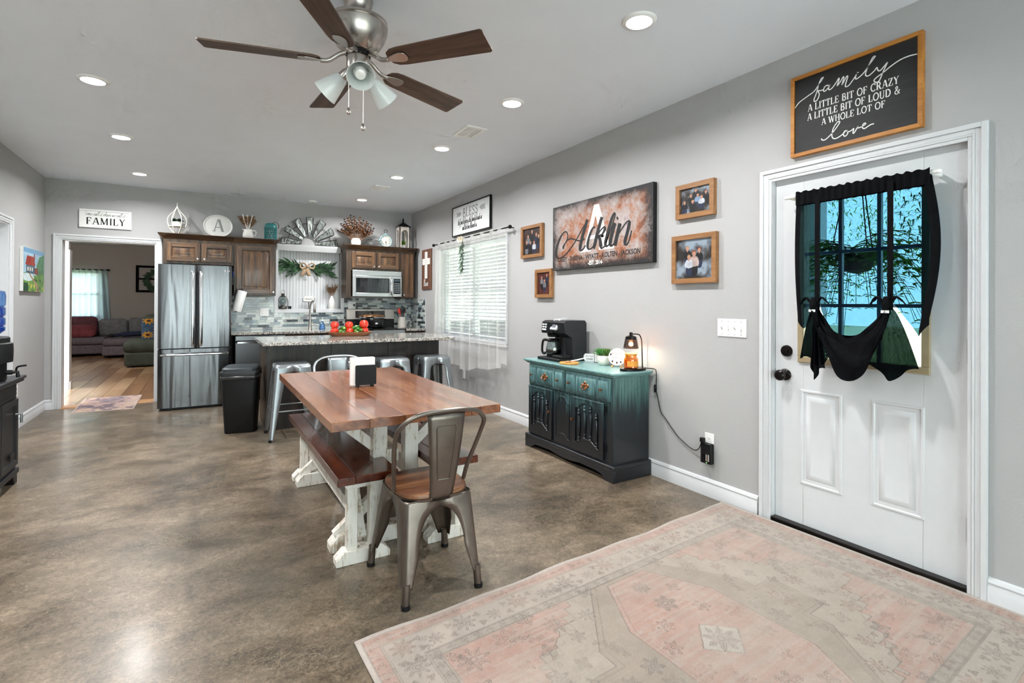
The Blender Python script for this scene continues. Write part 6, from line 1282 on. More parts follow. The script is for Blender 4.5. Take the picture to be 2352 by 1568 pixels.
def hdoor(x0, x1, knobx):
    z0, z1 = .135, .555; fr = .042; yf = -HD - .02; d = MB().box(x0, x1, -HD - .008, -HD, z0, z1).build('door', MAT['hutch'], hu)
    bars = [('stile', MB().box(x0, x0 + fr, yf, -HD - .008, z0, z1)), ('stile', MB().box(x1 - fr, x1, yf, -HD - .008, z0, z1))]
    n = 20; us = [i / n for i in range(n + 1)]; X = lambda u: x0 + fr + (x1 - x0 - 2 * fr) * u
    bars.append(('top_rail', MB().prism([(X(0), z1), (X(1), z1)] + [(X(u), arch_z(u, z1 - .085, .05)) for u in us[::-1]], yf, -HD - .008, 'xz')))
    bars.append(('bottom_rail', MB().prism([(X(1), z0), (X(0), z0)] + [(X(u), arch_z(u, z0 + .065, .045)) for u in us], yf, -HD - .008, 'xz')))
    for nm_, b_ in bars: b_.build(nm_, MAT['hutch'], d, .002)
    MB().tube([(X(u), yf - .001, arch_z(u, z0 + .066, .045)) for u in us], .0045, 6).build('scroll_moulding', MAT['hutchdark'], d)
    MB().box(x0, x1, yf - .004, yf, z1 - .012, z1).build('edge_bead', MAT['hutch'], d, .002)
    for k in range(4):
        u = .14 + k * .24; zb = arch_z(u, z0 + .065, .045); zt = arch_z(u, z1 - .09, .05) - .012; L = zt - zb
        pr = [(.004, 0), (.014, .0), (.014, .03), (.009, .05), (.012, .10), (.012, .13), (.008, .16), (.015, .30), (.016, .55), (.013, .74), (.008, .80), (.013, .84), (.013, .87), (.007, .90), (.010, .95), (.003, 1.0)]
        MB().lathe([(r, zb + q * L) for r, q in pr], n=14, c=(X(u), -HD - .012, 0)).build('spindle', MAT['hutch'], d)
    hknob(d, knobx, .375, yf)
    return d
hdoor(-.535, -.185, -.205); hdoor(.092, .462, .112)
cpn = MB().box(-.165, .075, -HD - .008, -HD, .135, .555).build('centre_panel', MAT['hutch'], hu)
n = 24; o_ = [(-.135 + .18 * i / n, arch_z(i / n, .475, .05)) for i in range(n + 1)]; o2_ = [(.045 - .18 * i / n, arch_z(i / n, .185, .035)) for i in range(n + 1)]
MB().tube([(p[0], -HD - .009, p[1]) for p in o_ + o2_], .0045, 6, closed=True).build('arched_bead', MAT['hutch'], cpn)
for z in (.20, .48): MB().lathe([(.006, 0), (.006, .055), (.001, .057)], n=10, c=(.478, -HD - .008, z)).build('hinge', MAT['bronze'], hu)
# ================================================================== things on the sideboard
ZH = .790
cm = thing('coffee_maker', 'black drip and single-serve coffee maker with a silver lid', 'coffee maker', (2.868, 3.625, ZH), RW)
MB().box(-.165, .165, -.30, 0, 0, .026).build('base', MAT['black'], cm, .006)
MB().prism([(0, .02), (-.15, .02), (-.16, .20), (-.235, .245), (-.25, .335), (-.22, .352), (-.02, .352), (0, .33)], .0, .16, 'yz').build('brewer_tower', M('black_satin', '1A1D21', .35, var=.08), cm, .004)
MB().prism([(0, .02), (-.11, .02), (-.11, .235), (-.255, .235), (-.262, .25), (-.25, .335), (-.22, .348), (0, .345)], -.16, -.002, 'yz').build('drip_tower', MAT['black'], cm, .004)
pnl = MB().add([(-.155, -.2625, .25), (-.035, -.2625, .25), (-.035, -.2515, .333), (-.155, -.2515, .333)], [(0, 1, 2, 3)]).build('control_panel', M('panel_black', '0F1518', .2), cm)
for r in range(3):
    for c in range(2 if r < 2 else 1):
        w = .026 if r < 2 else .06; x = -.142 + c * .036; z = .312 - r * .022; y = -.2545 - (.333 - z) * .13; MB().box(x, x + w, y - .002, y, z - .007, z + .007).build('button', MAT['white'], pnl)
lid = MB().prism([(-.255, .262), (-.268, .272), (-.215, .362), (-.12, .368), (-.10, .355)], -.028, .062, 'yz').build('pod_lid', M('silver_plastic', 'C9CBCD', .3, metal=.4), cm, .005)
MB().add([(-.012, -.2605, .292), (.046, -.2605, .292), (.046, -.2215, .357), (-.012, -.2215, .357)], [(0, 1, 2, 3)]).build('lid_window', M('smoke_grey', '55585E', .2), lid)
MB().lathe([(.05, .235), (.062, .225), (.05, .2), (.001, .2)], n=20, c=(-.08, -.18, 0)).build('filter_basket', MAT['black'], cm)
MB().box(.02, .15, -.27, -.15, .026, .05).build('drip_tray', MAT['black'], cm, .006)
MB().lathe([(.03, .0), (.030, .17), (.001, .17)], n=16, c=(.03, -.14, .03)).build('pod_column', MAT['black'], cm)
ca = thing('coffee_carafe', 'glass coffee carafe with black handle standing in the coffee maker', 'carafe', (2.868 - .185, 3.625 + .08, ZH + .027), RW)
MB().lathe([(.055, .004), (.064, .02), (.066, .07), (.055, .115), (.05, .13)], n=28).build('glass', MAT['jarglass'], ca, solid=.002); MB().lathe([(.001, .006), (.06, .008), (.063, .06), (.001, .06)], n=24).build('coffee', M('coffee_brown', '140C08', .15), ca)
MB().lathe([(.058, 0), (.06, .006), (.001, .006)], n=24).build('foot_ring', MAT['black'], ca); MB().lathe([(.052, .13), (.055, .145), (.04, .158), (.001, .16)], n=24).build('lid', MAT['black'], ca)
MB().tube(cr([(-.045, -.02, .14), (-.09, -.035, .142), (-.108, -.04, .12), (-.114, -.042, .05), (-.10, -.038, .02), (-.065, -.025, .03)], 6), .009, 8, flat=1.3).build('handle', MAT['black'], ca)
t = thing('cork_trivet', 'round golden cork trivet at the front of the sideboard', 'trivet', (2.585, 3.345, ZH)); MB().lathe([(.078, 0), (.082, .004), (.082, .012), (.078, .015), (.001, .015)], n=32).build('disc', M('cork', 'BE8A48', .85, var=.3, vs=90, bump=.5), t)
t = thing('coffee_scoop', 'white handled spoon resting on the cork trivet', 'spoon', (2.60, 3.34, ZH + .0155)); MB().ball((-.03, 0, .006), .032, .018, .006, 14, 8).build('bowl', M('pale_wood', 'B89468', .6), t); MB().tube([(0, 0, .008), (.06, -.005, .014), (.155, -.018, .03)], [.005, .006, .004], 8).build('handle', MAT['ceramic'], t)
t = thing('tag_sign', 'small white tag-shaped sign standing by the coffee maker', 'sign', (2.862, 3.415, ZH), math.radians(-68)); b = MB().prism([(-.055, .02), (-.04, 0), (.055, 0), (.055, .065), (-.04, .065), (-.055, .045)], -.012, 0, 'xz').build('board', MAT['white'], t, .001)
text(MB(), 'BUT FIRST', .005, .044, .016, -.0126).build('lettering', gi, b); text(MB(), 'COFFEE', .005, .02, .017, -.0126, bold=.0004).build('lettering', gi, b)
t = thing('quote_card', 'small white card in a thin dark frame behind the succulent', 'sign', (2.868, 3.285, ZH), math.radians(-72)); b = MB().box(-.055, .055, -.008, 0, 0, .10).build('frame', M('dark_red_wood', '4A2622', .5), t, .001); MB().box(-.05, .05, -.0088, -.008, .005, .095).build('card', MAT['white'], b)
m = MB()
for k in range(6): m.ribbon([(-.038, .08 - k * .012), (.012 + .02 * ((k * 7) % 3) / 3, .08 - k * .012)], .0025, -.0093)
m.build('lettering', gi, b)
t = thing('succulent_pot', 'green succulents in a ribbed white pot on the sideboard', 'plant', (2.788, 3.150, ZH))
pr_ = [(.034, 0), (.040, .004), (.054, .03), (.058, .06), (.057, .078), (.051, .078), (.05, .066), (.001, .066)]; q = MB(); n = 48
rings = [[((r * (1 + (.025 if (k % 2) else 0) * (0 < i < 5))) * math.cos(2 * PI * k / n), (r * (1 + (.025 if (k % 2) else 0) * (0 < i < 5))) * math.sin(2 * PI * k / n), z) for k in range(n)] for i, (r, z) in enumerate(pr_)]
loft(rings).build('pot', M('cream_glaze', 'EDE6DC', .35, var=.03), t)
for cx, cy, cc in ((-.018, .022, 1), (.015, -.02, 0)):
    q = MB()
    for k in range(34):
        a = k * 2.4; e = .35 + 1.05 * k / 34; L = .078 - .03 * k / 34; leaf(q, (cx + math.cos(a) * .006, cy + math.sin(a) * .006, .072 + .014 * k / 34), (math.cos(a) * math.cos(e), math.sin(a) * math.cos(e), math.sin(e)), L, .017, -.12, n=4)
    q.build('rosette', MAT['succulent'] if cc else M('olive_succulent', '5E8038', .45, var=.3, vs=30), t, solid=.0025, kind='stuff')
t = thing('mug_sign', 'round white HUG IN A MUG sign on a small wooden easel', 'sign', (2.775, 2.985, ZH), math.radians(-52)); tl_ = Matrix.Rotation(math.radians(-14), 4, 'X'); wood_p = M('light_easel_wood', 'C99A62', .6)
MB().lathe([(.001, -.004), (.068, -.004), (.068, .004), (.001, .004)], n=40, mat=rx90, c=(0, 0, .082)).xf(tl_).build('disc', MAT['white'], t)
m = MB(); text(m, 'HUG IN', 0, .108, .030, -.0048, sx=.8); text(m, 'A MUG', 0, .072, .030, -.0048, sx=.8); m.xf(tl_).build('lettering', MAT['black'], t)
bb_ = M('bean_brown', '2A1A14', .6)
for x, z in ((-.05, .10), (-.035, .045), (.0, .036), (.03, .042)): MB().add([(x + .007 * math.cos(a) , -.0048, z + .010 * math.sin(a)) for a in np.linspace(0, 2 * PI, 10, endpoint=False)], [tuple(range(10))]).xf(tl_).build('coffee_bean', bb_, t)
for s in (-1, 1): MB().box(s * .035 - .006, s * .035 + .006, -.022, .03, 0, .014).build('easel_foot', wood_p, t, .003)
# candle warmer lamp
cw_ = thing('candle_warmer_lamp', 'black candle warmer lamp with smoked ribbed shade, switched on', 'lamp', (2.762, 2.795, ZH))
loft([[(x * 1.0, y, z) for x, y in [(.118 * math.cos(a), .066 * math.sin(a)) for a in np.linspace(0, 2 * PI, 32, endpoint=False)]] for z in (0, .014, .018)]).build('base', MAT['bronze'], cw_, .003)
MB().tube(cr([(.098, 0, .016), (.092, 0, .15), (.086, 0, .225), (.065, 0, .262), (.03, 0, .270), (-.022, 0, .270)], 6), .0045, 8).build('arm', MAT['bronze'], cw_)
MB().lathe([(.012, .262), (.012, .285), (.001, .286)], n=14, c=(-.022, 0, 0)).lathe([(.020, .262), (.040, .252), (.042, .232), (.001, .232)], n=24, c=(-.022, 0, 0)).build('shade_cap', MAT['bronze'], cw_)
smoke = glassmat('smoked_glass', '8A6A58', .1, .12); n = 56
loft([[(-.022 + r * (1 + (.02 if k % 2 else 0)) * math.cos(2 * PI * k / n), r * (1 + (.02 if k % 2 else 0)) * math.sin(2 * PI * k / n), z) for k in range(n)] for r, z in ((.043, .236), (.049, .20), (.055, .165))], False, False).build('shade', smoke, cw_, label='smoked ribbed glass shade', sharp=80)
MB().ball((-.022, 0, .198), .017, n=14, m=10).build('bulb', emis('warm_bulb', 'FFD9A0', 26), cw_)
l = bpy.data.lights.new('warmer_bulb', 'POINT'); l.energy = 3.0; l.color = (1, .82, .60); l.shadow_soft_size = .02; lo = bpy.data.objects.new('warmer_bulb', l); COL.objects.link(lo); lo.parent = cw_; lo.location = (-.022, 0, .172)
cj = thing('jar_candle', 'amber jar candle glowing under the candle warmer', 'candle', (2.740, 2.795, ZH + .019)); amber = NT('amber_wax'); amber.set(col='E88A1E', rough=.25, trans=.0, emit='E07A10', estr=.45)
MB().lathe([(.046, 0), (.052, .005), (.052, .066), (.042, .08), (.042, .098)], n=28).build('glass', glassmat('amber_glass', 'FFDFA0', .02, .10), cj, solid=.002); MB().lathe([(.001, .003), (.047, .004), (.048, .060), (.001, .060)], n=24).build('wax', M('amber_wax', 'F0981E', .3, var=.08), cj)
MB().lathe([(.044, .096), (.046, .098), (.046, .108), (.042, .108)], n=28).build('rim', M('amber_rim', 'C98A3A', .2), cj); MB().grid(9, 2, lambda u, v: (.0535 * math.cos(2.2 + u * 2.0 + 1.2), .0535 * math.sin(2.2 + u * 2.0 + 1.2), .014 + .042 * v)).build('label', M('amber_label', 'E09A3A', .6), cj)
# ================================================================== kitchen window: blind, sheer curtain, garland
t = thing('window_blind', 'white horizontal slat blind inside the kitchen window', 'blind', (XR + .03, 5.85, WZ0)); blm = M('blind_white', 'A8B2B8', .5, var=.02)
MB().box(XR + .01, XR + .055, WY0 + .01, WY1 - .01, WZ1 - .05, WZ1 - .005).build('headrail', blm, t, .003, world=True)
sl = MB().prism([(-.020, .0125), (.0, .002), (.020, -.0105), (.020, -.013), (.0, -.001), (-.020, .010)], -.905, .905, 'xz').mesh('slat'); sl.materials.append(blm)
for k in range(26):
    o = bpy.data.objects.new('slat', sl); COL.objects.link(o); o.parent = t; o.location = (.002, 0, .035 + k * .0435)
MB().box(XR + .012, XR + .052, WY0 + .015, WY1 - .015, WZ0 + .012, WZ0 + .028).build('bottom_rail', blm, t, .003, world=True)
for y in (5.1, 5.55, 6.15, 6.6): MB().tube([(XR + .008, y, WZ0 + .02), (XR + .008, y, WZ1 - .03)], .0015, 5).build('ladder_cord', blm, t, world=True)
t = thing('window_curtain', 'sheer white curtain hanging over the kitchen window', 'curtain', (XR - .075, 5.80, .5))
MB().tube([(XR - .075, 4.745, 2.118), (XR - .075, 6.865, 2.118)], .008, 8).build('rod', MAT['blackmetal'], t, world=True)
for y in (4.73, 6.87): MB().ball((XR - .075, y, 2.118), .022, .026, .022).build('finial', MAT['blackmetal'], t, world=True)
for y in (4.77, 5.30, 6.84): MB().tube([(XR, y, 2.118), (XR - .075, y, 2.118)], .006, 6).build('bracket', MAT['blackmetal'], t, world=True)
def sheet(u, v):
    y = 4.80 + 2.0 * u; amp = .010 + .022 * (1 - v) ** .8
    x = XR - .078 + amp * (math.sin(u * 58 + 1.2 * math.sin(u * 9)) + .45 * math.sin(u * 97 + 2))
    zb = .50 + .045 * math.sin(u * 7 + 1) + .02 * math.sin(u * 23) + (.06 if u < .05 else 0)
    return (min(x, XR - .02), y + .012 * math.sin(u * 40) * (1 - v) + (.10 * (1 - v) * max(0, u - .82) / .18), zb + (2.135 - zb) * v)
MB().grid(200, 28, sheet).build('sheer_panel', MAT['sheerwhite'], t, world=True, sharp=180)
MB().grid(200, 3, lambda u, v: (sheet(u, .0)[0] - .001, sheet(u, 0)[1], sheet(u, 0)[2] + .075 * v)).build('hem', MAT['sheerwhite'], t, world=True, sharp=180)
MB().grid(200, 3, lambda u, v: (sheet(u, 1)[0] - .0015, sheet(u, 1)[1], 2.10 + .035 * v)).build('heading', MAT['sheerwhite'], t, world=True, sharp=180)
t = thing('leaf_garland', 'green leaf garland with a cream bow hanging on the sheer curtain', 'garland', (XR - .125, 5.80, 2.09), RW)
for k in range(22):
    q = MB(); z = -.06 - .36 * k / 22; a = k * 2.1; b0 = Vector((.015 * math.sin(k), 0, z + .03)); d = Vector((math.sin(a) * .8, -abs(math.cos(a)) * .35, -.75)).normalized(); q.tube([b0, b0 + d * .07], .0015, 4)
    for j in range(7): w = rl.uniform(-1, 1); leaf(q, b0 + d * .075 * j / 7, d + Vector((w, -.25, rl.uniform(-.4, .2))), rl.uniform(.035, .06), .017, .15, up=(0, -1, 0), n=2)
    q.build('leaf_sprig', MAT['leafdark'] if k % 3 else MAT['leaf'], t)
MB().tube([(0, .0, .03), (0, 0, -.42)], .003, 5).build('stem', MAT['leafdark'], t)
for s in (-1, 1): MB().tube(cr([(0, -.03, -.02), (s * .03, -.04, .025), (s * .06, -.035, .01), (s * .05, -.035, -.03), (s * .0, -.03, -.02)], 5), .014, 8, flat=.5).build('bow_loop', M('cream_ribbon%d' % s, 'D9CDB8', .8), t)
# ================================================================== tie-up curtain on the front door
t = thing('door_curtain', 'sheer black tie-up curtain on the front door glass', 'curtain', (XR - .005, 1.328, 1.9), RW)
W2 = .31; Yc = -.045
rod = MB().tube([(-.335, Yc, 0), (.335, Yc, 0)], .008, 10).build('rod', MAT['white'], t)
for s in (-1, 1):
    MB().ball((s * .355, Yc, 0), .013, .011, .011).tube([(s * .30, Yc, 0), (s * .36, Yc, 0)], .010, 10).build('rod_end', MAT['white'], t)
    MB().tube([(s * .332, .034, -.004), (s * .332, Yc, -.004)], .011, 8).build('bracket', MAT['white'], t)
tieL, tieR = -.170, .172; tz = -.605
def bot(u):
    return float(np.interp(u, [0, .05, .15, .22, .28, .40, .52, .62, .70, .78, .86, .95, 1.0], [-.70, -.745, -.66, tz, -.66, -.84, -.90, -.83, -.70, tz, -.66, -.76, -.70]))
def fab(u, v, dy=0):
    vv = 1 - v; x0 = (u - .5) * 2 * W2 + .018; bulge = .05 * math.sin(PI * min(1, vv * 1.05)) * (.75 if u > .5 else -.2) * abs(u - .5) * 2
    pull = 0
    for tx in (tieL, tieR): d = x0 - tx; pull += -d * .55 * math.exp(-(d / .085) ** 2) * vv ** 3
    x = x0 + pull + bulge; zz = bot(u) * vv
    y = Yc - .004 - .014 * math.sin(u * 46 + 2 * math.sin(u * 7)) * (.35 + .5 * vv) - .02 * vv * math.sin(PI * u) + dy - .012 * vv ** 2 * math.sin(u * 21)
    return (x, y, zz + .012 * math.sin(u * 60) * vv * .3)
fb = MB().grid(120, 44, fab).build('fabric', MAT['sheernavy'], t, sharp=180)
MB().grid(120, 4, lambda u, v: (fab(u, 1)[0], Yc - .016 - .005 * math.sin(u * 120), -.055 + .074 * v + .004 * math.sin(u * 90) * v)).build('header', MAT['navycloth'], t, sharp=180)
MB().grid(120, 3, lambda u, v: (fab(u, .06)[0], Yc + .013 + .004 * math.sin(u * 110), -.055 + .07 * v)).build('header', MAT['navycloth'], t, sharp=180)
for s in (0, 1): MB().grid(4, 40, lambda u, v: tuple(np.array(fab((.001 + .045 * u) if s == 0 else (.999 - .05 * u), v)) + np.array([0, -.002, 0]))).build('side_hem', MAT['navycloth'], t, sharp=180)
for tx in (tieL, tieR):
    MB().grid(3, 20, lambda u, v: (tx + (u - .5) * .026 + .006 * math.sin(v * 3), Yc - .022 - .012 * math.sin(PI * v), -.01 + (tz - .02) * v)).build('tie_strap', MAT['navycloth'], t)
    bd_ = MB().grid(3, 8, lambda u, v: (tx + (u - .5) * .03, Yc - .05 - .02 * math.sin(PI * v), tz + .035 - .085 * v)).build('tie_loop', MAT['navycloth'], t, solid=.002)
    MB().box(tx - .018, tx + .016, Yc - .072, Yc - .069, tz - .045, tz - .032).build('snap_tab', MAT['white'], bd_)
# gathered tails below the ties and the swag between
def tail(tx, w, L, ph, lean):
    def fn(u, v):
        a = (u - .5) * 2; sp = w * (.18 + .82 * v ** .7); return (tx + a * sp + lean * v, Yc - .035 - .028 * math.cos(a * 1.4) * (1 - .3 * v) - .012 * math.sin(a * 9 + ph) * v, tz - .02 - L * v * (1 - .10 * abs(a)) - .02 * v * math.sin(a * 4 + ph))
    return MB().grid(30, 16, fn)
clothm = sheer('dense_navy_voile', '08090D', .015, 700, '9AD0C0')
tail(tieL, .085, .30, 0, .0).build('tail', clothm, t, sharp=180); tail(tieR, .105, .33, 1.5, .015).build('tail', clothm, t, sharp=180)
tail(tieL + .01, .035, .37, 2.0, .0).build('tail', MAT['navycloth'], t, sharp=180)
for k, (z0, dz, dyy) in enumerate(((-.62, .26, -.03), (-.66, .25, -.045), (-.70, .20, -.055))):
    MB().grid(40, 6, lambda u, v: (tieL + (tieR - tieL) * u + .01 * math.sin(v * 5), Yc + dyy - .018 * math.sin(v * PI) - .016 * math.sin(u * 15 + v * 9 + k), tz - .02 * k - (dz + .03 * k) * math.sin(PI * u) ** .75 + (v - .5) * (.06 + .13 * math.sin(PI * u)))).build('swag_fold', MAT['navycloth'], t, sharp=180)
for tx in (tieL, tieR):
    q = MB()
    for s in (-1, 1): q.tube(cr([(tx, Yc - .05, tz - .03), (tx + s * .035, Yc - .055, tz + .03), (tx + s * .06, Yc - .05, tz + .015), (tx + s * .075, Yc - .045, tz - .005)], 5), [.012] * 6 + [.010] * 5 + [.006] * 5, 8, flat=.5)
    q.build('gather', MAT['navycloth'], t)
# ================================================================== left side
t = thing('family_plaque', 'white framed FAMILY plaque above the doorway', 'sign', (-1.038, YB - .001, 2.299))
b = frame_board(t, .510, .222, .018, .022, MAT['white'], M('plaque_white', 'EFEFEC', .6, var=.02), .010, 'board')
m = MB(); serif(m, 'FAMILY', 0, -.07, .082, .17, -.0128, .10, sx=1.02); m.build('serif_lettering', MAT['black'], b)
m = MB(); script(m, 'Some call it chaos we call it', -.01, .038, .024, .0022, -.0128, .25, .82); m.build('script_lettering', gi, b)
# painting
t = thing('house_painting', 'small unframed painting of a red-roofed cottage by a pond', 'painting', (XL + .001, 7.415, 1.615), R90)
PW, PH = .78, .455; MB().box(-PW / 2, PW / 2, -.030, 0, -PH / 2, PH / 2).build('canvas_edge', MAT['white'], t, .002)
nu, nv = 140, 90; yy, xx = np.mgrid[0:nv, 0:nu]; u = xx / nu; v = yy / nv; n1 = vnoise(nv, nu, 30, 1); n2 = vnoise(nv, nu, 9, 2)
im = np.array([.62, .80, .90]) * np.ones((nv, nu, 1)) * (.85 + .3 * n1[..., None]); im[v > .88] = np.array([.42, .66, .84])
def fill(k, c, a=.3): im[k] = (np.array(c) * (1 - a / 2 + a * n2[..., None]))[k]
fill((u > .60) & (v < .50 + .42 * np.sin((u - .58) * 6) * n1 * 1.4 + .1) & (v > .25), (.30, .55, .36)); fill(v < .40 + .05 * np.sin(u * 9), (.36, .62, .22)); fill((v < .34 + .1 * n1), (.42, .66, .26), .5)
fill(((u - .2) / .28) ** 2 + ((v - .33) / .09) ** 2 < 1, (.80, .88, .90)); fill(np.abs(u - (.45 + .22 * np.sin(v * 7 + 1.2))) < .07 * (1.25 - v * 1.9).clip(.1, 1), (.72, .58, .42)); fill((u < .22) & (v < .2), (.12, .36, .22), .6)
fill((u > .12) & (u < .52) & (v > .42) & (v < .62), (.30, .42, .50)); fill((v > .60) & (v < .82) & (u > .08 + (v - .6) * .35) & (u < .56 - (v - .6) * .5), (.72, .20, .14), .5); fill((u > .52) & (u < .68) & (v > .40) & (v < .56), (.58, .26, .20)); fill((u > .46) & (u < .52) & (v > .62) & (v < .88), (.66, .30, .22))
for wx in (.2, .3, .4): fill((np.abs(u - wx) < .022) & (np.abs(v - .52) < .045), (.92, .92, .86), .05)
fill((n2 > .68) & (v < .2), (.90, .78, .22)); fill((n2 < .27) & (v < .3), (.14, .34, .14))
o = MB().grid(nu, nv, lambda u, v: ((u - .5) * PW, -.0305, (v - .5) * PH)).build('painted_face', vcol('paint_print', .45), t); im = im * .72 + im.mean(2, keepdims=True) * .22; paint(o, im)
# black stove-style cabinet
st = thing('black_stove', 'black cast stove cabinet against the left wall, at the photo edge', 'stove', (XL + .02, 4.52, 0), R90); sm = M('cast_black', '191B1E', .42, var=.2, vs=8, bump=.15)
SW, SD = .385, .455
MB().box(-SW, SW, -SD, 0, .09, .715).build('body', sm, st, .006)
MB().box(-SW - .035, SW + .035, -SD - .035, .005, .715, .735).box(-SW - .045, SW + .045, -SD - .045, .005, .735, .757).build('top', sm, st, .008)
MB().box(-SW - .012, SW + .012, -SD - .015, 0, .07, .11).build('base_rail', sm, st, .006)
for sx in (-1, 1):
    for y in (-SD + .03, -.05): MB().prism([(sx * (SW - .09), .07), (sx * (SW + .01), .07), (sx * (SW + .012), .0), (sx * (SW - .045), .0), (sx * (SW - .06), .035)], y - .035, y + .035, 'xz').build('leg', sm, st, .004)
for x0, x1 in ((-SW + .03, -.005), (.005, SW - .03)):
    d = MB(); ringpanel(d, x0, x1, .14, .60, [(0, -SD), (.0, -SD - .018), (.035, -SD - .018), (.045, -SD - .008), (.06, -SD - .008)]); d = d.build('door', sm, st)
    hx = x1 - .02 if x1 > 0.1 else x0 + .02
    MB().tube([(hx - .05, -SD - .02, .50), (hx - .05, -SD - .05, .50), (hx - .05, -SD - .05, .44)], .008, 8).build('latch', MAT['galv'], d); MB().box(hx - .16, hx - .07, -SD - .022, -SD - .016, .20, .24).build('vent_slot', MAT['black'], d)
MB().box(-SW + .02, SW - .02, -SD - .006, -SD, .62, .70).build('top_panel', sm, st, .003)
for z in (.22, .60): MB().box(SW, SW + .022, -SD + .005, -SD + .03, z - .025, z + .025).build('hinge', sm, st, .004)
wc = thing('water_dispenser', 'black ribbed water crock with a faucet on the black stove', 'water dispenser', (-1.255, 4.62, .757))
n = 64
loft([[((r * (1 + (.012 if k % 2 else 0) * f)) * math.cos(2 * PI * k / n), (r * (1 + (.012 if k % 2 else 0) * f)) * math.sin(2 * PI * k / n), z) for k in range(n)] for r, z, f in ((.135, 0, 0), (.14, .01, 0), (.14, .12, 0), (.168, .125, 1), (.170, .20, 1), (.168, .248, 1), (.155, .255, 0), (.155, .285, 0), (.148, .292, 0))]).build('crock', MAT['black'], wc)
MB().lathe([(.016, 0), (.016, .035), (.001, .035)], n=14, mat=Matrix.Rotation(R90, 3, 'Y'), c=(.135, 0, .055)).tube([(.17, 0, .055), (.195, 0, .055), (.198, 0, .02)], .011, 8).build('faucet', MAT['black'], wc); MB().tube(cr([(.188, 0, .062), (.192, 0, .085), (.21, -.02, .095), (.245, -.03, .10)], 4), .006, 6).build('faucet_lever', MAT['black'], wc)
wb = thing('water_bottle', 'large blue plastic water bottle upside down on the black crock', 'water bottle', (-1.255, 4.62, 1.05))
pr_ = [(.045, 0), (.10, .012), (.130, .04), (.132, .06), (.124, .07), (.132, .08), (.132, .12), (.122, .132), (.132, .144), (.132, .19), (.124, .20), (.132, .21), (.134, .27), (.128, .30), (.11, .305), (.001, .30)]
MB().lathe(pr_, n=36).build('bottle', MAT['blueglass'], wb); MB().lathe([(max(.001, r - .006), z) for r, z in pr_[:11]] + [(.001, .20)], n=32).build('water', glassmat('blue_water', '8FBDF2', .02, .1), wb)
# ================================================================== doorway mat
t = thing('door_mat', 'faded mauve runner mat lying across the living room doorway', 'mat', (-1.0, 8.1, 0)); nu, nv = 70, 110; n1 = vnoise(nv, nu, 40, 21); n2 = vnoise(nv, nu, 8, 22, 4); yy, xx = np.mgrid[0:nv, 0:nu]; vv = yy / nv
im = (np.array([.76, .68, .62]) * n1[..., None] + np.array([.62, .50, .52]) * (1 - n1[..., None])); k = (n2 + .5 * np.abs(vv - .5)) > .70; im[k] = (.40, .34, .40); k = (n2 < .36); im[k] = (.78, .66, .58); k = n1 < .34; im[k] = im[k] * .6 + np.array([.30, .30, .40]) * .4
edge = (xx < 2) | (xx > nu - 3) | (yy < 2) | (yy > nv - 3); im[edge] = (.80, .74, .70)
def mz(y): return float(np.interp(y, [7.5, YB - .07, YB - .02, YB + .14, YB + .20, 9], [.004, .004, .016, .016, .012, .012]))
c4_ = [(-1.297, 7.62), (-.71, 7.57), (-.705, 8.58), (-1.312, 8.60)]
def bil(c, u, v): a = (1 - u) * (1 - v); b = u * (1 - v); d = u * v; e = (1 - u) * v; return c[0][0] * a + c[1][0] * b + c[2][0] * d + c[3][0] * e, c[0][1] * a + c[1][1] * b + c[2][1] * d + c[3][1] * e
def matf(u, v): x, y = bil(c4_, u, v); return (x, y, mz(y))
o = MB().grid(nu, nv, matf).build('pile', vcol('mat_print', .9, 240), t, world=True); paint(o, im); sd = o.modifiers.new('solid', 'SOLIDIFY'); sd.thickness = .004; sd.offset = -1
# ================================================================== the big rug
nu, nv = 620, 400; RWd, RHd = 2.39, 1.55; yy, xx = np.mgrid[0:nv, 0:nu]; X_ = xx / (nu - 1) * RWd; Y_ = yy / (nv - 1) * RHd; dx = X_ - RWd / 2; dy = Y_ - RHd / 2
ed = np.minimum(np.minimum(X_, RWd - X_), np.minimum(Y_, RHd - Y_)); nA = vnoise(nv, nu, 90, 31, 4); nB = vnoise(nv, nu, 14, 32, 3); nC = np.random.default_rng(33).random((nv, nu)); st_ = vnoise(nv, nu, 6, 34, 2)
row = np.repeat(np.random.default_rng(35).random((nv, 1)), nu, 1)
cream, sand, salmon, taupe, ink_ = np.array([.77, .71, .66]), np.array([.745, .685, .625]), np.array([.78, .615, .56]), np.array([.675, .61, .55]), np.array([.36, .32, .31])
im = np.ones((nv, nu, 3)) * cream; worn = np.clip(1.35 - 1.1 * vnoise(nv, nu, 22, 36, 3), .25, 1.0)
def put(k, c, a=1.0): k_ = k.astype(float)[..., None] * a * (worn[..., None] if a < .8 else 1); im[:] = im * (1 - k_) + np.array(c) * k_
put(ed < .020, (.82, .77, .73)); put((ed > .022) & (ed < .072), salmon, .95); put((ed > .205) & (ed < .245), (.70, .65, .60), .9)
for e, a in ((.021, .35), (.074, .45), (.082, .35), (.201, .45), (.208, .35), (.244, .45), (.250, .3)): put(np.abs(ed - e) < .0022, ink_, a)
field = ed > .252; sq = .042
def edges(mask): e = np.zeros_like(mask); e[1:] |= mask[1:] ^ mask[:-1]; e[:, 1:] |= mask[:, 1:] ^ mask[:, :-1]; return e
put(field, salmon, .92); wob = .02 * np.sin(dx * 41) + .02 * np.sin(dy * 37)
dxs = np.round((dx) / sq) * sq; dys = np.round((dy) / sq) * sq
cz = field & (np.abs(dxs) / .98 + np.abs(dys) / .78 + wob < 1.0); put(cz, sand); put(edges(cz), ink_, .55)
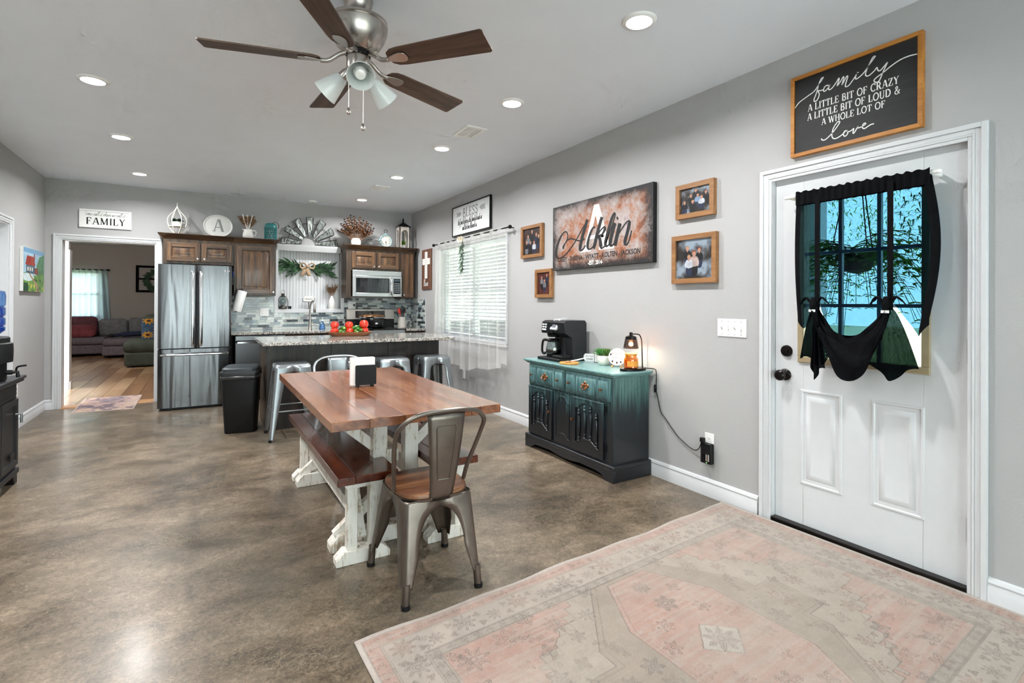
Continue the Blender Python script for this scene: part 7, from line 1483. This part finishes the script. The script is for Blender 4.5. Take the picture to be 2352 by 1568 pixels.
cz2 = field & (np.abs(dxs) / .95 + np.abs(dys) / .755 + wob < 1.0); put(edges(cz2), ink_, .25)
def octo(a, b, c=1.5): return np.maximum(np.maximum(np.abs(dx) / a, np.abs(dy) / b), (np.abs(dx) / a + np.abs(dy) / b) / c)
fr_ = field & ((octo(.45, .58, 1.36) < 1) | ((np.abs(dx) < .58) & (np.abs(dy) < .12)) | ((np.abs(dx) < .15) & (np.abs(dy) < .66))); put(fr_, taupe, .85); put(edges(fr_), ink_, .6)
fr2 = field & ((octo(.425, .555, 1.36) < 1) | ((np.abs(dx) < .555) & (np.abs(dy) < .10)) | ((np.abs(dx) < .13) & (np.abs(dy) < .64))); put(edges(fr2), ink_, .3)
md_ = octo(.27, .50, 1.45) < 1; put(md_, salmon, .95); put(edges(md_), ink_, .6); put(edges(octo(.25, .475, 1.45) < 1), ink_, .35)
dmd = np.abs(dx) / .11 + np.abs(dy) / .10 < 1; put(dmd, (.80, .755, .71)); put(edges(dmd), ink_, .6)
def flower(cx, cy, R, p=4, a=.5, fillc=None, rot=0.0, fa=.22):
    """line-drawn blossom: p petal pairs with a pointed outline, veins and a small eye"""
    x0, x1 = int((cx - R * 1.15) / RWd * nu), int((cx + R * 1.15) / RWd * nu) + 2; y0, y1 = int((cy - R * 1.15) / RHd * nv), int((cy + R * 1.15) / RHd * nv) + 2; s_ = np.s_[max(0, y0):max(0, y1), max(0, x0):max(0, x1)]
    if im[s_].size == 0: return
    qx = X_[s_] - cx; qy = Y_[s_] - cy; r = np.hypot(qx, qy); th = np.arctan2(qy, qx) + rot; ph = np.abs(((th * p / PI) % 1) - .5) * 2; pet = R * (.34 + .66 * (1 - ph) ** .8); sub = im[s_]; wl = worn[s_]
    if fillc is not None: k = (r < pet).astype(float) * fa; sub = sub * (1 - k[..., None]) + np.array(fillc) * k[..., None]
    w = .0026; k = ((np.abs(r - pet) < w) | (np.abs(r - R * .2) < w * .8) | ((ph < .10) & (r < pet * .85) & (r > R * .3))).astype(float) * a * wl; im[s_] = sub * (1 - k[..., None]) + ink_ * k[..., None]
def spray(cx, cy, L, ang, a=.45):
    for q in np.linspace(-1, 1, 5): flower(cx + q * L / 2 * math.cos(ang) - .012 * math.sin(ang) * (1 - q * q), cy + q * L / 2 * math.sin(ang) + .012 * (1 - q * q), .016 + .008 * (1 - abs(q)), 1.5, a, None, ang + q)
rf = random.Random(12); pk_ = (.70, .48, .43); gy_ = (.52, .47, .45); nx_ = 17
for k in range(nx_):
    for yv in (.142, RHd - .142):
        x = .142 + (RWd - .284) * k / (nx_ - 1); flower(x, yv + .010 * (-1) ** k, .050 if k % 2 == 0 else .034, 4, .62 if k % 2 == 0 else .5, pk_ if k % 4 == 0 else gy_, .3 * k)
        if k < nx_ - 1: xm = x + (RWd - .284) / (nx_ - 1) / 2; flower(xm, yv + .03, .016, 1.5, .45, gy_, k); flower(xm, yv - .03, .016, 1.5, .45, gy_, k + 1); 
for k in range(1, 11):
    for xv in (.142, RWd - .142):
        y = .142 + (RHd - .284) * k / 11; flower(xv + .010 * (-1) ** k, y, .050 if k % 2 == 0 else .034, 4, .62 if k % 2 == 0 else .5, pk_ if k % 4 == 0 else gy_, .3 * k); flower(xv + .03, y + .045, .016, 1.5, .45, gy_, k); flower(xv - .03, y + .045, .016, 1.5, .45, gy_, k + 1)
for k in range(40):
    for yv in (.047, RHd - .047): flower(.04 + (RWd - .08) * (k + .5) / 40, yv, .020, 1.5, .42, None, k * .8)
    for yv in (.226, RHd - .226): flower(.04 + (RWd - .08) * (k + .5) / 40, yv, .017, 2, .34, None, k)
for k in range(26):
    for xv in (.047, RWd - .047): flower(xv, .04 + (RHd - .08) * (k + .5) / 26, .020, 1.5, .42, None, k * .8)
    for xv in (.226, RWd - .226): flower(xv, .04 + (RHd - .08) * (k + .5) / 26, .017, 2, .34, None, k)
cxr, cyr = RWd / 2, RHd / 2; flower(cxr, cyr, .072, 4, .7, (.55, .45, .43), .4, .3)
for ax_, ay_, R, p in ((.0, .27, .055, 3), (.0, .41, .045, 4), (.12, .17, .04, 3), (.13, .33, .036, 2), (.20, .07, .04, 3), (.66, .05, .045, 4), (.66, .19, .045, 3), (.77, .10, .05, 4), (.60, .32, .04, 2), (.49, .43, .055, 4), (.34, .62, .04, 3), (.84, .0, .05, 4), (.54, .20, .035, 2), (.34, .40, .042, 4), (.86, .44, .065, 4), (.70, .47, .055, 3), (.90, .30, .045, 2), (.57, .52, .04, 2), (.46, .32, .036, 3), (.34, .05, .045, 3), (.24, .52, .036, 2), (.47, .03, .04, 3), (.72, .30, .032, 2), (.76, .19, .03, 2), (.58, .11, .028, 2), (.42, .52, .03, 2)):
    for sx in (-1, 1):
        for sy in (-1, 1):
            if rf.random() < .95: flower(cxr + sx * ax_, cyr + sy * ay_, R, p, rf.uniform(.42, .62), rf.choice([pk_, gy_, None]), rf.random() * 2)
for ax_, ay_, L, an in ((.62, .40, .15, .6), (.30, .60, .12, .2), (.70, .12, .12, 1.2), (.92, .48, .12, .8), (.80, .22, .12, .3), (.40, .20, .12, 1.1)):
    for sx in (-1, 1):
        for sy in (-1, 1): spray(cxr + sx * ax_, cyr + sy * ay_, L, sx * sy * an)
sn = np.repeat(vnoise(nv, nu // 14 + 1, 3, 41, 2), 14, axis=1)[:, :nu]; ks = np.clip((sn - .42) * 2.6, 0, .75)[..., None] * ((im[..., 0] - im[..., 2]) > .15)[..., None]; im = im * (1 - ks) + np.array([.79, .70, .65]) * ks
wear = np.clip((nA - .42) * 1.2 + (row - .5) * .16 + (st_ - .5) * .30, 0, .5)[..., None]; im = im * (1 - wear) + np.array([.79, .735, .685]) * wear
strk = np.array([.74, .50, .42]); k = field & (nA < .46) & (st_ > .55) & (row > .35) & (((im[..., 0] - im[..., 2]) > .17)); im[k] = im[k] * .66 + strk * .34
im *= (.715 + .09 * nB + .06 * (nC - .5))[..., None]
t = thing('area_rug', 'faded cream and salmon patterned area rug in front of the door', 'rug', (1.7, 1.28, 0))
rc = [(.548, .405), (2.905, .545), (2.880, 2.112), (.493, 1.947)]
def rugf(u, v):
    x, y = bil(rc, u, v); rip = .0025 * max(0, v - .96) / .04 * (math.sin(u * 34) + math.sin(u * 15 + 1)); return (min(x, 2.893), y + rip * .8, .0068 + rip * .8 + .006 * max(0, x - 2.85) / .04)
o = MB().grid(nu, nv, rugf).build('pile', vcol('rug_print', .95, 330, sheen=.2), t, world=True); paint(o, im); sd = o.modifiers.new('solid', 'SOLIDIFY'); sd.thickness = .006; sd.offset = -1
# ================================================================== living room things
sof = thing('sectional_sofa', 'grey and plum sectional sofa under the living room window', 'sofa', (-2.2, 15.4, 0)); sg = M('plum_grey_weave', '6C636A', .9, var=.2, vs=30, bump=.3); sg2 = M('grey_velour', '77777A', .85, var=.2, vs=12, bump=.2); sp_ = M('plum_velour', '6A3F46', .85, var=.2, vs=12)
def cushion(w, d, h, r=.06, n=8, puff=.03):
    rings = []
    for q in range(n + 1):
        a = -R90 + PI * q / n; g = math.cos(a); rings.append([(x, y, h / 2 + (h / 2) * math.sin(a) + puff * (1 - (x / (w / 2)) ** 2) * (1 - (y / (d / 2)) ** 2) * (math.sin(a) > 0)) for x, y in rrect(w / 2 - r * (1 - g), d / 2 - r * (1 - g), max(.02, r))])
    return loft(rings)
MB().box(-3.2, -.75, 15.12, 16.0, .06, .27).build('base', sg, sof, .03, world=True); MB().box(-3.2, -.75, 15.84, 16.03, .1, .80).build('back_frame', sg2, sof, .05, world=True)
MB().box(-1.935, -1.0, 14.45, 15.2, .06, .27).build('chaise_base', sg, sof, .03, world=True)
for x in (-3.1, -1.9, -1.05):
    for y in (14.55 if x > -3 else 15.2, 15.9): MB().box(x, x + .06, y, y + .06, 0, .06).build('foot', MAT['black'], sof, world=True)
for w, d, x, y, z, mt, nm_ in ((1.25, .85, -2.58, 15.52, .27, sg, 'seat_cushion'), (.93, 1.45, -1.47, 15.18, .27, sg, 'seat_cushion')): cushion(w, d, .17, .06).xf(Matrix.Translation((x, y, z))).build(nm_, mt, sof, world=True)
for x, w, hh, mt in ((-2.47, .58, .50, sp_), (-1.885, .58, .44, sg2), (-1.30, .58, .46, sg2)): cushion(w, hh, .2, .1).xf(Matrix.Translation((x, 15.85, .44 + hh / 2)) @ Matrix.Rotation(math.radians(98), 4, 'X')).build('back_cushion', mt, sof, world=True)
p = thing('throw_pillow', 'dusty red throw pillow lying on the sofa', 'pillow', (-2.42, 15.33, .47)); cushion(.52, .36, .16, .13, 8, .05).xf(Matrix.Rotation(math.radians(48), 4, 'X') @ Matrix.Translation((0, .1, -.02))).build('cover', M('dusty_red', '7E3A40', .85, var=.25, vs=8), p)
p = thing('folded_jeans', 'folded dark blue jeans lying on the chaise', 'clothing', (-1.53, 14.62, .455)); jm = M('denim', '1E2740', .9, var=.25, vs=30, bump=.3); MB().tube(cr([(-.22, 0, .05), (-.05, .03, .07), (.12, .0, .08), (.28, .05, .08)], 5), [.05] * 5 + [.075] * 11, 10, flat=.8).build('legs', jm, p); MB().ball((-.25, 0, .05), .06, .07, .045).build('cuff', MAT['black'], p)
ar = thing('armchair', 'dark green plush armchair at the right of the doorway view', 'armchair', (-.85, 12.65, 0)); gv = M('green_plush', '3B4238', .85, var=.25, vs=6, bump=.2)
MB().box(-1.30, -.35, 12.2, 13.1, .03, .30).build('base', gv, ar, .04, world=True); cushion(1.0, .95, .26, .1, 8, .03).xf(Matrix.Translation((-.83, 12.66, .27))).build('seat_cushion', gv, ar, world=True)
cushion(.95, .55, .28, .12).xf(Matrix.Translation((-.6, 13.0, .75)) @ Matrix.Rotation(math.radians(78), 4, 'X') @ Matrix.Translation((0, 0, -.14))).build('backrest', gv, ar, world=True)
for x in (-1.25, -.45): MB().box(x, x + .06, 12.28, 12.34, 0, .04).build('foot', MAT['black'], ar, world=True)
sfm = MB(); nu, nv = 60, 70; o = sfm.grid(nu, nv, lambda u, v: (-.42 + .48 * u * (1 + 0), .0 + .12 * (1 - v) * 0 - .03 * math.sin(u * 9) * .3, .40 * v - .0)).build('cloth', vcol('sunflower_print', .9), None)
bk_ = thing('sunflower_throw', 'blue throw blanket with sunflowers draped over the armchair', 'blanket', (-.62, 12.38, .545)); o.parent = bk_; yy, xx = np.mgrid[0:nv, 0:nu]; im = np.ones((nv, nu, 3)) * np.array([.22, .32, .42]) * (.7 + .6 * vnoise(nv, nu, 12, 5)[..., None])
for cx, cy, R in ((12, 14, 13), (38, 38, 16), (14, 62, 13), (52, 62, 14), (55, 12, 13)):
    r = np.hypot(xx - cx, yy - cy); th = np.arctan2(yy - cy, xx - cx); k = r < R * (.75 + .25 * np.cos(9 * th)); im[k] = np.array([.88, .62, .12]) * (.7 + .3 * vnoise(nv, nu, 5, 6)[k][:, None]); im[r < R * .34] = (.25, .13, .06)
paint(o, im); sd = o.modifiers.new('solid', 'SOLIDIFY'); sd.thickness = .012; sd.offset = 1
wf = thing('window_frame_decor', 'black window-pane frame hung on the far living room wall', 'wall decor', (-1.06, LYE - .002, 1.87))
for q in ((-.43, -.37, -.345, .345), (.37, .43, -.345, .345), (-.37, .37, .29, .345), (-.37, .37, -.345, -.29), (-.022, .022, -.29, .29), (-.37, -.022, -.02, .02), (.022, .37, -.02, .02)): MB().box(q[0], q[1], -.03, 0, q[2], q[3]).build('bar', MAT['navycloth'], wf)
wr = thing('leaf_wreath', 'round dark green wreath hung on the black frame', 'wreath', (-1.06, LYE - .04, 1.82)); q = MB()
for k in range(170): a = rl.uniform(0, 2 * PI); r = .19 + rl.uniform(-.05, .05); leaf(q, (r * math.cos(a), -.02 - rl.uniform(0, .04), r * math.sin(a)), (math.cos(a + rl.uniform(.3, 1.6)), -.3, math.sin(a + rl.uniform(.3, 1.6))), .10, .045, .1, up=(0, -1, 0), n=2)
q.build('foliage', MAT['leafdark'], wr, kind='stuff'); MB().tube([(.19 * math.cos(a), -.015, .19 * math.sin(a)) for a in np.linspace(0, 2 * PI, 30, endpoint=False)], .012, 6, closed=True).build('ring', MAT['bronze'], wr)
lc = thing('living_curtain', 'pale sheer curtain over the living room window', 'curtain', (-2.6, LYE - .1, .8)); MB().tube([(-3.4, LYE - .1, 2.065), (-2.05, LYE - .1, 2.065)], .012, 8).build('rod', MAT['blackmetal'], lc, world=True); MB().ball((-2.04, LYE - .1, 2.065), .028).build('finial', MAT['blackmetal'], lc, world=True)
MB().grid(120, 10, lambda u, v: (-3.35 + 1.28 * u + .08 * (1 - v) * max(0, u - .8) / .2, LYE - .1 + (.02 + .02 * (1 - v)) * math.sin(u * 70), .70 + 1.38 * v)).build('sheer_panel', sheer('sheer_blue_grey', 'A9BAC2', .04), lc, world=True, sharp=180)
lf = thing('ceiling_fan', 'second ceiling fan glimpsed in the living room beyond the doorway', 'ceiling fan', (-2.35, 11.6, LH)); MB().lathe([(.06, 0), (.05, -.05), (.015, -.07), (.015, -.20), (.12, -.21), (.13, -.28), (.06, -.32), (.001, -.32)], n=28).build('motor', MAT['nickel'], lf)
for k in range(5): b = MB().prism([(.15, -.05), (.72, -.07), (.74, 0), (.72, .07), (.15, .05)], -.004, .004, 'xy').build('blade', M('grey_blade%d' % k, '6A7076', .5), lf); b.matrix_local = Matrix.Rotation(math.radians(k * 72 - 8), 4, 'Z') @ Matrix.Translation((0, 0, -.27)) @ Matrix.Rotation(.18, 4, 'X')
MB().lathe([(.05, -.32), (.10, -.36), (.11, -.40), (.001, -.43)], n=24).build('glass_shade', emis('added_glow_bowl', 'FFF4E6', 3), lf)  # glowing bowl added to the fan along with its light
l = bpy.data.lights.new('added_fan_light', 'POINT'); l.energy = 85; l.color = (1, .95, .88); l.shadow_soft_size = .1; lo = bpy.data.objects.new('added_fan_light', l); COL.objects.link(lo); lo.parent = lf; lo.location = (0, 0, -.50)  # unseen point light added to brighten the dark living room
# ================================================================== outside the front door
fn_ = thing('hanging_fern', 'green fern in a basket hung from the added porch roof outside the front door', 'plant', (3.75, 1.72, 1.52)); MB().lathe([(.02, -.02), (.08, .0), (.10, .06), (.11, .10), (.09, .10), (.001, .05)], n=20).build('basket', M('basket_brown', '4A3426', .8), fn_)
for k in range(3): a = k * 2.09; MB().tube([(.15 * math.cos(a), .15 * math.sin(a), .10), (0, 0, .95)], .004, 5).build('hanger', MAT['blackmetal'], fn_)
MB().tube([(0, 0, .94), (0, 0, 1.10)], .006, 6).build('ceiling_hook', MAT['blackmetal'], fn_)
for k in range(64):
    a = rl.uniform(0, 2 * PI); L = rl.uniform(.38, .66); up = rl.uniform(.2, 1.0); q = MB(); P = [(math.cos(a) * L * s_, math.sin(a) * L * s_, .08 + up * L * s_ * 1.2 - L * 1.3 * s_ * s_) for s_ in np.linspace(0, 1, 10)]; q.tube(P, .002, 4)
    for j in range(1, 10):
        for s_ in (-1, 1): leaf(q, P[j], (-math.sin(a) * s_ + .35 * math.cos(a), math.cos(a) * s_ + .35 * math.sin(a), -.15), .10 * (1.1 - j / 12), .032, .15, n=2)
    q.build('frond', MAT['fern'], fn_)
def tree(loc, h, r, label, mt):
    t = thing('garden_tree', label, 'tree', loc, 0, 'trees across the garden'); MB().tube([(0, 0, 0), (.05, .02, h * .3), (0, 0, h * .6)], [.16, .12, .06], 8).build('trunk', MAT['bronze'], t); q = MB()
    for k in range(2600):
        d = Vector((rl.gauss(0, 1), rl.gauss(0, 1), rl.gauss(0, 1))).normalized() * r * rl.uniform(.55, 1.0); leaf(q, (d.x, d.y, h * .62 + d.z * .85), (rl.uniform(-1, 1), rl.uniform(-1, 1), rl.uniform(-.8, .5)), .20, .12, .2, n=1)
    q.build('crown', mt, t, kind='stuff')
for k, (x, y, h, r, lb) in enumerate(((13, 3.0, 5.0, 2.4, 'garden tree straight out from the front door glass'), (17, 9.0, 6.0, 2.8, 'taller garden tree left of the front door view'), (12, 14.0, 4.5, 2.2, 'garden tree seen through the kitchen window, right'), (14, 21, 6.0, 2.9, 'garden tree seen through the kitchen window, left'))): tree((x, y, -.2), h, r, lb, MAT['fern'] if k % 2 else MAT['leaf'])
